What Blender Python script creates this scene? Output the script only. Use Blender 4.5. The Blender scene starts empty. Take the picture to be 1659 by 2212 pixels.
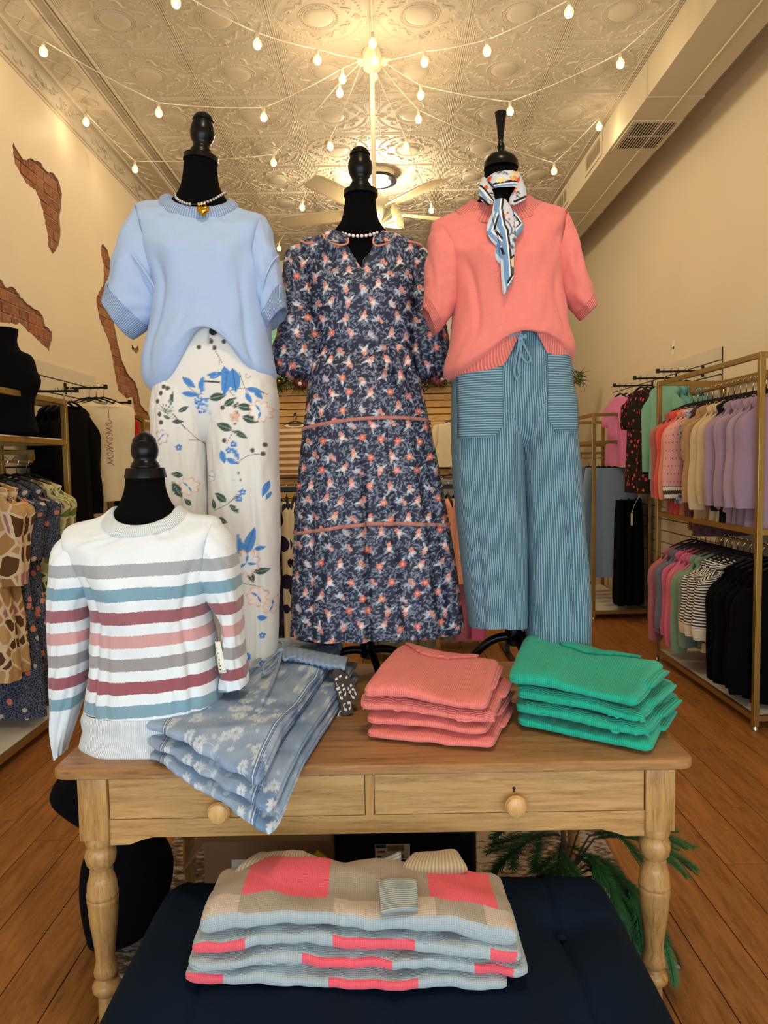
import bpy, bmesh, math, random
import numpy as np
from mathutils import Vector, Matrix, geometry

# ------------------------------------------------------------------ camera
scene = bpy.context.scene
FPX, IW, IH, CZ = 1533.0, 1659.0, 2212.0, 1.45
PITCH = math.atan(106 / FPX)
ROLL = math.radians(1.0)
cF = np.array([0, math.cos(PITCH), -math.sin(PITCH)])
cR0 = np.array([1.0, 0, 0])
cU0 = np.cross(cR0, cF)
cR = cR0 * math.cos(ROLL) - cU0 * math.sin(ROLL)
cU = cU0 * math.cos(ROLL) + cR0 * math.sin(ROLL)
CAM = np.array([0, 0, CZ])
cam_data = bpy.data.cameras.new('camera')
cam_data.sensor_fit = 'VERTICAL'
cam_data.sensor_height = 36.0
cam_data.lens = FPX / IH * 36.0
cam_data.clip_start = 0.05
cam = bpy.data.objects.new('camera', cam_data)
scene.collection.objects.link(cam)
cam.matrix_world = Matrix(((cR[0], cU[0], -cF[0], CAM[0]), (cR[1], cU[1], -cF[1], CAM[1]),
                           (cR[2], cU[2], -cF[2], CAM[2]), (0, 0, 0, 1)))
scene.camera = cam

# ------------------------------------------------------------------ light
scene.view_settings.view_transform = 'Standard'
scene.view_settings.look = 'None'
scene.view_settings.gamma = 1.0
scene.view_settings.use_curve_mapping = False
scene.view_settings.exposure = 0.4
world = bpy.data.worlds.new('sky')
scene.world = world
world.use_nodes = True
world.node_tree.nodes['Background'].inputs[0].default_value = (0.78, 0.90, 1.0, 1)
world.node_tree.nodes['Background'].inputs[1].default_value = 0.5


def area_light(name, loc, rot, sx, sy, power, col):
    l = bpy.data.lights.new(name, 'AREA')
    l.shape = 'RECTANGLE'; l.size = sx; l.size_y = sy; l.energy = power; l.color = col
    o = bpy.data.objects.new(name, l); scene.collection.objects.link(o)
    o.location = loc; o.rotation_euler = rot
    return o


def point_light(name, loc, power, col, r=0.05):
    l = bpy.data.lights.new(name, 'POINT')
    l.energy = power; l.color = col; l.shadow_soft_size = r
    o = bpy.data.objects.new(name, l); scene.collection.objects.link(o)
    o.location = loc
    return o


WARM = (1.0, 0.80, 0.54)
# added daylight through an assumed, unseen shop window behind the camera
area_light('assumed_window_daylight', (0.1, -1.62, 1.15), (math.radians(90), 0, 0), 4.2, 1.6, 80, (0.68, 0.85, 1.0))

# ------------------------------------------------------------------ pixel rays
def ray(x, y): return cF + cR * (x - IW / 2) / FPX + cU * (IH / 2 - y) / FPX
def ax(x, y, X): v = ray(x, y); return CAM + v * (X / v[0])
def ay(x, y, Y): v = ray(x, y); return CAM + v * (Y / v[1])
def az(x, y, Z): v = ray(x, y); return CAM + v * ((Z - CZ) / v[2])


def lin(c):
    if isinstance(c, str):
        c = [int(c[i:i + 2], 16) / 255 for i in (0, 2, 4)]
    return tuple(((v / 12.92) if v <= 0.04045 else ((v + 0.055) / 1.055) ** 2.4) for v in c)


# ------------------------------------------------------------------ materials
class NT:
    def __init__(s, name):
        s.m = bpy.data.materials.new(name); s.m.use_nodes = True
        s.t = s.m.node_tree; s.b = s.t.nodes['Principled BSDF']
    def n(s, typ, **kw):
        x = s.t.nodes.new('ShaderNode' + typ)
        for k, v in kw.items():
            if k.startswith('i_'): x.inputs[k[2:].replace('_', ' ')].default_value = v
            else: setattr(x, k, v)
        return x
    def l(s, a, b): s.t.links.new(a, b)
    def math(s, op, a, b=None, c=None):
        x = s.n('Math', operation=op)
        for i, v in enumerate((a, b, c)):
            if v is None: continue
            if isinstance(v, (int, float)): x.inputs[i].default_value = v
            else: s.l(v, x.inputs[i])
        return x.outputs[0]
    def mix(s, fac, a, b, mode='MIX'):
        x = s.n('Mix', data_type='RGBA', blend_type=mode)
        for i, v in ((0, fac), (6, a), (7, b)):
            if isinstance(v, (int, float)): x.inputs[i].default_value = v
            elif isinstance(v, tuple): x.inputs[i].default_value = (*v, 1) if len(v) == 3 else v
            else: s.l(v, x.inputs[i])
        return x.outputs[2]
    def ramp(s, fac, stops, interp='LINEAR'):
        x = s.n('ValToRGB'); x.color_ramp.interpolation = interp
        e = x.color_ramp.elements
        while len(e) < len(stops): e.new(0.5)
        for i, (p, c) in enumerate(stops):
            e[i].position = p; e[i].color = (*c, 1)
        s.l(fac, x.inputs[0]); return x.outputs[0]
    def bump(s, h, strength, dist=0.002):
        x = s.n('Bump'); x.inputs['Strength'].default_value = strength; x.inputs['Distance'].default_value = dist
        s.l(h, x.inputs['Height']); s.l(x.outputs[0], s.b.inputs['Normal'])
    def noise(s, vec, scale, detail=3, rough=0.5, dist=0):
        x = s.n('TexNoise'); x.inputs['Scale'].default_value = scale; x.inputs['Detail'].default_value = detail
        x.inputs['Roughness'].default_value = rough; x.inputs['Distortion'].default_value = dist
        if vec is not None: s.l(vec, x.inputs['Vector'])
        return x.outputs[0]
    def mapping(s, vec, scale=(1, 1, 1), rot=(0, 0, 0)):
        x = s.n('Mapping'); x.inputs['Scale'].default_value = scale; x.inputs['Rotation'].default_value = rot
        s.l(vec, x.inputs['Vector']); return x.outputs[0]
    def obj(s): return s.n('TexCoord').outputs['Object']
    def uv(s): return s.n('TexCoord').outputs['UV']
    def out(s, col=None, rough=0.6, metal=0, spec=None, sheen=0):
        if col is not None:
            if isinstance(col, tuple): s.b.inputs['Base Color'].default_value = (*col, 1)
            else: s.l(col, s.b.inputs['Base Color'])
        s.b.inputs['Roughness'].default_value = rough; s.b.inputs['Metallic'].default_value = metal
        if spec is not None: s.b.inputs['Specular IOR Level'].default_value = spec
        if sheen: s.b.inputs['Sheen Weight'].default_value = sheen
        return s.m


def plain(name, col, rough=0.6, metal=0, var=0.06, nscale=8, bump=0, bscale=60, spec=None, sheen=0):
    t = NT(name); c = lin(col)
    v = t.noise(t.obj(), nscale)
    col2 = t.mix(v, tuple(x * (1 - var * 1.5) for x in c), tuple(min(1, x * (1 + var * 1.5)) for x in c))
    if bump: t.bump(t.noise(t.obj(), bscale, 4), bump)
    return t.out(col2, rough, metal, spec, sheen)


def knit(name, col, pu=0.006, pv=0, strength=0.5, var=0.05, groove_shade=0.72, swap=False, wob=0.0):
    """ribbed / stockinette knit relief in cloth coordinates (metres)"""
    t = NT(name); c = lin(col)
    uv = t.uv(); s = t.n('SeparateXYZ'); t.l(uv, s.inputs[0])
    u, v = s.outputs[0], s.outputs[1]
    if swap: u, v = v, u
    nz = t.noise(uv, 14, 2)
    if wob: u = t.math('ADD', u, t.math('MULTIPLY', nz, wob))
    h = t.math('MULTIPLY_ADD', t.math('SINE', t.math('MULTIPLY', u, 2 * math.pi / pu)), 0.5, 0.5)
    if pv:
        h2 = t.math('MULTIPLY_ADD', t.math('SINE', t.math('MULTIPLY', v, 2 * math.pi / pv)), 0.5, 0.5)
        h = t.math('MULTIPLY_ADD', h2, 0.45, t.math('MULTIPLY', h, 0.55))
    fine = t.noise(uv, 900, 2)
    c2 = t.mix(nz, tuple(x * (1 - var) for x in c), tuple(min(1, x * (1 + var)) for x in c))
    c3 = t.mix(h, tuple(x * groove_shade for x in c), c2)  # grooves darkened in the colour, painting the shade between ribs
    hh = t.math('MULTIPLY_ADD', fine, 0.25, h)
    t.bump(hh, strength, 0.0015)
    return t.out(c3, 0.92, 0, 0.2, 0.15)


def wood(name, dark, light, axis=0, scale=1.0, rough=0.4, stretch=14, tint=0.25):
    t = NT(name); o = t.obj()
    inf = t.n('ObjectInfo')
    add = t.n('VectorMath', operation='ADD'); t.l(o, add.inputs[0])
    cmb = t.n('CombineXYZ'); r9 = t.math('MULTIPLY', inf.outputs['Random'], 9.0)
    for i in range(3): t.l(r9, cmb.inputs[i])
    t.l(cmb.outputs[0], add.inputs[1])
    sc = [stretch * scale] * 3; sc[axis] = scale
    m = t.mapping(add.outputs[0], tuple(sc))
    g = t.noise(m, 3.0, 6, 0.62, 0.9)
    m2 = t.mapping(add.outputs[0], tuple(x * 5 for x in sc))
    g2 = t.noise(m2, 4.0, 3, 0.6)
    f = t.math('MULTIPLY_ADD', g2, 0.35, t.math('MULTIPLY', g, 0.75))
    d, l = lin(dark), lin(light)
    mid = tuple(0.45 * a + 0.55 * b for a, b in zip(d, l))
    c = t.ramp(f, [(0.36, d), (0.50, mid), (0.66, l)])
    tintn = t.math('MULTIPLY_ADD', inf.outputs['Random'], tint, 1 - tint * 0.6)
    hsv = t.n('HueSaturation'); t.l(c, hsv.inputs['Color']); t.l(tintn, hsv.inputs['Value'])
    t.bump(f, 0.25, 0.002)
    return t.out(hsv.outputs[0], rough, 0, 0.35)


def vcol(name, rough=0.85, weave=900, bump=0.25, sheen=0.1):
    t = NT(name)
    a = t.n('VertexColor', layer_name='print')
    t.bump(t.noise(t.obj(), weave, 2), bump, 0.001)
    return t.out(a.outputs[0], rough, 0, 0.25, sheen)


def emis(name, col, strength):
    t = NT(name)
    t.b.inputs['Emission Color'].default_value = (*col, 1)
    t.b.inputs['Emission Strength'].default_value = strength
    return t.out(col, 0.4)


def blob_print(name, bg, cols, scale=9, edge=None, thr=0.42, thr2=0.30, rnd=1.0, sm=0.6):
    """big cell print: rounded cells of a few colours with a pale gap"""
    t = NT(name); uv = t.uv()
    nz = t.n('TexNoise'); nz.inputs['Scale'].default_value = scale * 0.7; t.l(uv, nz.inputs['Vector'])
    off = t.n('VectorMath', operation='MULTIPLY_ADD'); t.l(nz.outputs[1], off.inputs[0])
    off.inputs[1].default_value = (0.05, 0.05, 0); t.l(uv, off.inputs[2])
    v = t.n('TexVoronoi', feature='F1'); v.inputs['Scale'].default_value = scale; v.inputs['Randomness'].default_value = rnd
    t.l(off.outputs[0], v.inputs['Vector'])
    sep = t.n('SeparateColor'); t.l(v.outputs['Color'], sep.inputs[0])
    cc = t.ramp(sep.outputs[0], [(i / len(cols), lin(c)) for i, c in enumerate(cols)], 'CONSTANT')
    if edge:
        v2 = t.n('TexVoronoi', feature='DISTANCE_TO_EDGE'); v2.inputs['Scale'].default_value = scale; v2.inputs['Randomness'].default_value = rnd
        t.l(off.outputs[0], v2.inputs['Vector']); mask = t.math('GREATER_THAN', v2.outputs['Distance'], edge)
    else: mask = t.math('LESS_THAN', v.outputs['Distance'], thr)
    c = t.mix(mask, lin(bg), cc)
    return t.out(c, 0.8, 0, 0.2)


def floral_small(name, bg, vein, flow, leaf, scale=26):
    t = NT(name); uv = t.uv()
    w = t.n('TexVoronoi', feature='DISTANCE_TO_EDGE'); w.inputs['Scale'].default_value = scale * 4.5; t.l(uv, w.inputs['Vector'])
    base = t.mix(t.math('LESS_THAN', w.outputs['Distance'], 0.09), lin(bg), lin(vein))
    v = t.n('TexVoronoi', feature='F1'); v.inputs['Scale'].default_value = scale; t.l(uv, v.inputs['Vector'])
    nz = t.noise(uv, scale * 5, 1)
    d = t.math('MULTIPLY_ADD', nz, 0.25, v.outputs['Distance'])
    sep = t.n('SeparateColor'); t.l(v.outputs['Color'], sep.inputs[0])
    pick = t.mix(t.math('GREATER_THAN', sep.outputs[0], 0.55), lin(flow), lin(leaf))
    c = t.mix(t.math('LESS_THAN', d, 0.40), base, pick)
    return t.out(c, 0.85, 0, 0.2)


# ------------------------------------------------------------------ meshes and objects
def link(o): scene.collection.objects.link(o); return o


def tag(o, label=None, cat=None, group=None, kind=None):
    if label: o['label'] = label
    if cat: o['category'] = cat
    if group: o['group'] = group
    if kind: o['kind'] = kind
    return o


def thing(name, loc, label, cat, group=None, rz=0.0):
    o = link(bpy.data.objects.new(name, None))
    o.empty_display_size = 0.05
    o.location = Vector([float(v) for v in loc]); o.rotation_euler = (0, 0, rz)
    return tag(o, label, cat, group)


def fast_mesh(name, V, Q, uv=None, col=None, smooth=True):
    V = np.asarray(V, dtype=np.float32).reshape(-1, 3); Q = np.asarray(Q, dtype=np.int32)
    me = bpy.data.meshes.new(name)
    me.vertices.add(len(V)); me.vertices.foreach_set('co', V.ravel())
    k = Q.shape[1]
    me.loops.add(Q.size); me.loops.foreach_set('vertex_index', Q.ravel())
    me.polygons.add(len(Q))
    me.polygons.foreach_set('loop_start', np.arange(0, Q.size, k, dtype=np.int32))
    me.update(calc_edges=True)
    if smooth: me.polygons.foreach_set('use_smooth', np.ones(len(Q), dtype=bool))
    if uv is not None:
        l = me.uv_layers.new(name='UVMap')
        l.data.foreach_set('uv', np.asarray(uv, dtype=np.float32).reshape(-1, 2)[Q.ravel()].ravel())
    if col is not None:
        a = me.color_attributes.new('print', 'FLOAT_COLOR', 'POINT')
        c4 = np.ones((len(V), 4), dtype=np.float32); c4[:, :3] = col
        a.data.foreach_set('color', c4.ravel())
    me.validate()
    return me


def put(name, me, mat, parent=None, loc=None):
    o = link(bpy.data.objects.new(name, me))
    mats = mat if isinstance(mat, (list, tuple)) else [mat]
    if not me.materials:
        for m in mats: me.materials.append(m)
    if parent is not None: o.parent = parent
    if loc is not None: o.location = Vector([float(v) for v in loc])
    return o


def root_loc(o):
    while o.parent is not None: o = o.parent
    return np.array(o.location)


class MB:
    """collects primitives, build() makes ONE mesh object"""
    def __init__(s): s.v = []; s.f = []; s.mi = []; s.cur = 0
    def add(s, V, F):
        b = len(s.v); s.v += [tuple(float(c) for c in p) for p in V]
        s.f += [tuple(b + i for i in f) for f in F]; s.mi += [s.cur] * len(F); return s
    def box(s, lo, hi, bev=0.0):
        x0, y0, z0 = lo; x1, y1, z1 = hi
        if bev <= 0:
            V = [(x, y, z) for x in (x0, x1) for y in (y0, y1) for z in (z0, z1)]
            return s.add(V, [(0, 1, 3, 2), (4, 6, 7, 5), (0, 4, 5, 1), (2, 3, 7, 6), (0, 2, 6, 4), (1, 5, 7, 3)])
        b = min(bev, (x1 - x0) / 2.01, (y1 - y0) / 2.01, (z1 - z0) / 2.01)
        bm = bmesh.new(); bmesh.ops.create_cube(bm, size=1)
        for q in bm.verts:
            q.co = Vector(((x0 + x1) / 2 + q.co.x * (x1 - x0), (y0 + y1) / 2 + q.co.y * (y1 - y0), (z0 + z1) / 2 + q.co.z * (z1 - z0)))
        bmesh.ops.bevel(bm, geom=list(bm.edges), offset=b, segments=2, affect='EDGES', profile=0.6)
        bm.verts.index_update()
        s.add([q.co for q in bm.verts], [[q.index for q in f.verts] for f in bm.faces]); bm.free(); return s
    def tube(s, path, r, n=8, caps=True, flat=1.0):
        P = np.array(path, dtype=float); K = len(P)
        R = np.full(K, r) if np.isscalar(r) else np.array(r, dtype=float)
        T = np.gradient(P, axis=0); T /= np.maximum(np.linalg.norm(T, axis=1, keepdims=True), 1e-9)
        up = np.array([0, 0, 1.0]) if abs(T[0][2]) < 0.9 else np.array([1.0, 0, 0])
        a = np.cross(T[0], up); a /= np.linalg.norm(a)
        V = []
        for i in range(K):
            a = a - T[i] * (a @ T[i]); a /= max(np.linalg.norm(a), 1e-9); b = np.cross(T[i], a)
            for j in range(n):
                t = 2 * math.pi * j / n
                V.append(P[i] + R[i] * (a * math.cos(t) + b * math.sin(t) * flat))
        F = [(i * n + j, i * n + (j + 1) % n, (i + 1) * n + (j + 1) % n, (i + 1) * n + j) for i in range(K - 1) for j in range(n)]
        if caps: F += [tuple(range(n - 1, -1, -1)), tuple((K - 1) * n + j for j in range(n))]
        return s.add(V, F)
    def lathe(s, prof, c=(0, 0, 0), n=24, axis=None, ell=(1, 1)):
        c = np.array(c, float); K = len(prof); V = []
        A = np.array([0, 0, 1.0]) if axis is None else np.array(axis, float) / np.linalg.norm(axis)
        ref = np.array([1.0, 0, 0]) if abs(A[0]) < 0.9 else np.array([0, 1.0, 0])
        e1 = ref - A * (ref @ A); e1 /= np.linalg.norm(e1); e2 = np.cross(A, e1)
        for r, z in prof:
            for j in range(n):
                t = 2 * math.pi * j / n
                V.append(c + A * z + r * (e1 * math.cos(t) * ell[0] + e2 * math.sin(t) * ell[1]))
        F = [(i * n + j, i * n + (j + 1) % n, (i + 1) * n + (j + 1) % n, (i + 1) * n + j) for i in range(K - 1) for j in range(n)]
        F += [tuple(range(n - 1, -1, -1)), tuple((K - 1) * n + j for j in range(n))]
        return s.add(V, F)
    def ball(s, c, r, n=10, sc=(1, 1, 1)):
        m = max(4, n // 2)
        V = [(c[0], c[1], c[2] - r * sc[2])]
        for i in range(1, m):
            p = -math.pi / 2 + math.pi * i / m
            for j in range(n):
                t = 2 * math.pi * j / n
                V.append((c[0] + r * sc[0] * math.cos(p) * math.cos(t), c[1] + r * sc[1] * math.cos(p) * math.sin(t), c[2] + r * sc[2] * math.sin(p)))
        V.append((c[0], c[1], c[2] + r * sc[2])); L = len(V) - 1
        F = [(0, 1 + (j + 1) % n, 1 + j) for j in range(n)]
        F += [(1 + i * n + j, 1 + i * n + (j + 1) % n, 1 + (i + 1) * n + (j + 1) % n, 1 + (i + 1) * n + j) for i in range(m - 2) for j in range(n)]
        F += [(1 + (m - 2) * n + j, 1 + (m - 2) * n + (j + 1) % n, L) for j in range(n)]
        return s.add(V, F)
    def prism(s, poly, ex):
        """poly: 3d points, ex: extrusion vector"""
        P = [np.array(p, float) for p in poly]; e = np.array(ex, float); n = len(P)
        tris = geometry.tessellate_polygon([[Vector(p) for p in P]])
        V = P + [p + e for p in P]
        F = [tuple(t) for t in tris] + [tuple(i + n for i in reversed(t)) for t in tris]
        F += [(i, (i + 1) % n, n + (i + 1) % n, n + i) for i in range(n)]
        return s.add(V, F)
    def mesh(s, name, origin=(0, 0, 0), smooth=False, angle=None):
        me = bpy.data.meshes.new(name)
        o = np.array(origin, float)
        me.from_pydata([tuple(np.array(p) - o) for p in s.v], [], s.f)
        me.update()
        bm = bmesh.new(); bm.from_mesh(me); bmesh.ops.recalc_face_normals(bm, faces=list(bm.faces))
        bm.to_mesh(me); bm.free()
        if max(s.mi) > 0: me.polygons.foreach_set('material_index', s.mi)
        if smooth:
            me.polygons.foreach_set('use_smooth', [True] * len(me.polygons))
            if angle:
                try: me.set_sharp_from_angle(angle=math.radians(angle))
                except Exception: pass
        return me
    def build(s, name, mat, parent=None, smooth=False, origin=None, angle=40):
        """verts are world coords; parent empties carry translation only"""
        if origin is None: origin = root_loc(parent) if parent is not None else (0, 0, 0)
        me = s.mesh(name, origin, smooth, angle)
        return put(name, me, mat, parent, None if parent is not None else origin)


def cr_interp(K, M):
    """Catmull-Rom through key rows K (k,N,3) -> (M,N,3)"""
    k = len(K)
    d = np.concatenate([[0], np.cumsum(np.linalg.norm(np.diff(K, axis=0), axis=2).mean(axis=1) + 1e-6)])
    T = np.gradient(K, d, axis=0) if k > 2 else np.repeat((K[1:] - K[:1]) / d[-1], 2, axis=0)
    x = np.linspace(0, d[-1], M)
    i = np.clip(np.searchsorted(d, x, side='right') - 1, 0, k - 2)
    h = (d[i + 1] - d[i]); s = ((x - d[i]) / h)
    s3 = s[:, None, None]; h3 = h[:, None, None]
    return ((2 * s3**3 - 3 * s3**2 + 1) * K[i] + (s3**3 - 2 * s3**2 + s3) * h3 * T[i]
            + (-2 * s3**3 + 3 * s3**2) * K[i + 1] + (s3**3 - s3**2) * h3 * T[i + 1]), x


class Loft:
    """rings = list of dicts c,u,w (3-vectors) plus arch(shape fn of xn), e exponent"""
    def __init__(s, rings, N=64, M=40, e=0.85, disp=None, thick=None):
        th = np.linspace(-math.pi / 2, 1.5 * math.pi, N + 1)
        s.th = th; ct, st = np.cos(th), np.sin(th)
        s.cx = np.sign(ct) * np.abs(ct) ** e; s.sy = np.sign(st) * np.abs(st) ** e
        K = []
        for r in rings:
            w = np.array(r['w'], float); wb = np.array(r.get('wb', r['w']), float)
            P = np.array(r['c'])[None] + s.cx[:, None] * np.array(r['u'])[None]
            P = P + np.where(s.sy[:, None] > 0, s.sy[:, None] * w[None], s.sy[:, None] * wb[None])
            if r.get('lift') is not None:
                front = np.clip(s.sy * 2.2 + 0.15, 0, 1)
                P[:, 2] += r['lift'](s.cx) * front
            if r.get('liftall') is not None: P[:, 2] += r['liftall'](s.cx)
            K.append(P)
        s.Q, s.x = cr_interp(np.array(K), M)
        s.N, s.M = N, M
        s.girth = np.linalg.norm(np.diff(s.Q, axis=1), axis=2).sum(axis=1).max()
        seg = np.linalg.norm(np.diff(s.Q, axis=1), axis=2).mean(axis=0); al = np.concatenate([[0], np.cumsum(seg)]); al = al / al[-1]
        s.U = np.repeat((al * s.girth)[None], M, axis=0)
        s.V = np.repeat(s.x[:, None], N + 1, axis=1)
        if disp is not None: s.Q = s.Q + s.normals() * disp(s)[:, :, None]
    def normals(s):
        du = np.gradient(s.Q, axis=1); du[:, 0] = du[:, -1] = s.Q[:, 1] - s.Q[:, -2]
        dv = np.gradient(s.Q, axis=0)
        n = np.cross(dv, du); l = np.linalg.norm(n, axis=2, keepdims=True); n = n / np.maximum(l, 1e-9)
        c = s.Q.mean(axis=1, keepdims=True)
        sg = np.sign(((s.Q - c) * n).sum(axis=2).mean())
        return n * (sg if sg != 0 else 1)
    def quads(s):
        n = s.N + 1
        i, j = np.meshgrid(np.arange(s.M - 1), np.arange(s.N), indexing='ij')
        a = (i * n + j).ravel()
        return np.stack([a, a + 1, a + n + 1, a + n], axis=1)
    def mesh(s, name, origin=(0, 0, 0), paint=None):
        V = s.Q.reshape(-1, 3)
        col = paint(V) if paint is not None else None
        return fast_mesh(name, V - np.array(origin), s.quads(), np.stack([s.U, s.V], axis=2), col)
    def build(s, name, mat, parent=None, paint=None, origin=None):
        if origin is None: origin = root_loc(parent) if parent is not None else (0, 0, 0)
        return put(name, s.mesh(name, origin, paint), mat, parent, None if parent is not None else origin)
    def patch(s, name, mat, parent, x0, x1, z0, z1, off=0.003, n=30, m=30, corner=0.0, paint=None, th=0.004, extra=()):
        """cloth panel lying on the front of the loft between world x0..x1 and z0..z1"""
        src = []
        for q in (s,) + tuple(extra):
            idx = np.where(q.sy > 0.02)[0]; src.append((q.Q[:, idx].reshape(-1, 3), q.normals()[:, idx].reshape(-1, 3)))
        G = []
        for b in range(m + 1):
            for a in range(n + 1):
                x = x0 + (x1 - x0) * a / n; z = z1 + (z0 - z1) * b / m
                if corner and b > m * 0.86:
                    cut = (x1 - x0) * 0.24 * (b / m - 0.86) / 0.14
                    x = min(x, x1 - cut) if corner > 0 else max(x, x0 + cut)
                yv = 1e9
                for pts, nn in src:
                    d2 = (pts[:, 0] - x) ** 2 + (pts[:, 2] - z) ** 2
                    k = np.argpartition(d2, 4)[:4]
                    if yv < 1e8 and d2[k].min() > 1e-4: continue
                    w = 1 / (d2[k] + 1e-8); w /= w.sum()
                    y_ = (pts[k, 1] * w).sum()
                    if y_ < yv: yv = y_; nv = (nn[k] * w[:, None]).sum(axis=0)
                G.append(np.array([x, yv, z]) + nv * off)
        G = np.array(G)
        i, j = np.meshgrid(np.arange(m), np.arange(n), indexing='ij'); a = (i * (n + 1) + j).ravel()
        F = np.stack([a, a + 1, a + n + 2, a + n + 1], axis=1)
        uv = np.stack([G[:, 0], G[:, 2]], axis=1)
        o = root_loc(parent)
        ob = put(name, fast_mesh(name, G - o, F, uv, paint(G) if paint else None), mat, parent)
        md = ob.modifiers.new('thickness', 'SOLIDIFY'); md.thickness = th; md.offset = 0
        return ob


def rows_px(rows, Y, **kw):
    """(x1,y1,x2,y2,b[,opts]) photo rows turned into real rings standing at distance Y"""
    R = []
    for r in rows:
        o = dict(r[5]) if len(r) > 5 else {}
        yy = o.pop('Y', Y)
        p, q = ay(r[0], r[1], yy), ay(r[2], r[3], yy)
        b = r[4]; bf, bb = (b if isinstance(b, tuple) else (b, b))
        d = dict(c=(p + q) / 2, u=(q - p) / 2, w=(0, -bf, 0), wb=(0, -bb, 0))
        px = yy / FPX
        if 'arch' in o:
            h, c0, wd = o['arch']
            d['lift'] = (lambda h, c0, wd: (lambda x: h * px * np.exp(-np.abs((x - c0) / wd) ** 2.2)))(h, c0, wd)
        if 'vee' in o:
            h, c0, wd = o['vee']
            d['lift'] = (lambda h, c0, wd: (lambda x: -h * px * np.clip(1 - np.abs(x - c0) / wd, 0, 1)))(h, c0, wd)
        if 'fy' in o:   # the front of the ring is seen at this photo height
            py, shp = o['fy'][0], o['fy'][1]; arg = o['fy'][2:]
            amp = ay((r[0] + r[2]) / 2, py, yy - bf)[2] - d['c'][2]
            if shp == 'round': d['lift'] = (lambda a: (lambda x: a * np.sqrt(np.clip(1 - x * x, 0, 1))))(amp)
            elif shp == 'arch': d['lift'] = (lambda a, c0, wd: (lambda x: a * np.exp(-np.abs((x - c0) / wd) ** 2.2)))(amp, *arg)
            else: d['lift'] = (lambda a, c0, wd: (lambda x: a * np.clip(1 - np.abs(x - c0) / wd, 0, 1)))(amp, *arg)
        if 'fn' in o:
            d['lift'] = (lambda g: (lambda x: px * g(x)))(o['fn'])
        R.append(d)
    return R


def fbm(x, y, seed=0, n=4):
    """cheap smooth pseudo noise from sines, array friendly"""
    rs = np.random.RandomState(seed); o = 0
    for k in range(n * 2):
        a, b, p = rs.uniform(-1, 1), rs.uniform(-1, 1), rs.uniform(0, 6.28)
        s = 1.5 ** (k / 2)
        o = o + np.sin((a * x + b * y) * s * 2 * math.pi + p) / s
    return o / 2.5


def sweater_folds(amp=0.004, k=9, seed=0, low=0.0):
    def f(s):
        t = s.th[None]; v = (s.x / s.x[-1])[:, None]
        return amp * (fbm(np.cos(t) * 1.6 + v * 0.6, v * 2.2, seed) + low * v * np.sin(t * k + seed + 2 * v))
    return f


def bust_folds(seed=0, bust=0.012, amp=0.004, vb=0.34, lines=()):
    def f(s):
        v = (s.x / s.x[-1])[:, None]; c = s.cx[None]; fr = np.clip(s.sy * 3, 0, 1)[None]
        d = amp * fbm(np.cos(s.th[None]) * 1.6 + v * 0.6, v * 2.4, seed)
        for cc in (-0.38, 0.40): d = d + bust * np.exp(-((c - cc) ** 2 / 0.05 + (v - vb) ** 2 / 0.010)) * fr
        for c0, sl, w, v0, v1, a in lines:
            d = d - a * np.exp(-((c - c0 - sl * (v - v0)) / w) ** 2) * np.clip((v - v0) / 0.12, 0, 1) * np.clip((v1 - v) / 0.12, 0, 1) * fr
        return d
    return f


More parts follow.
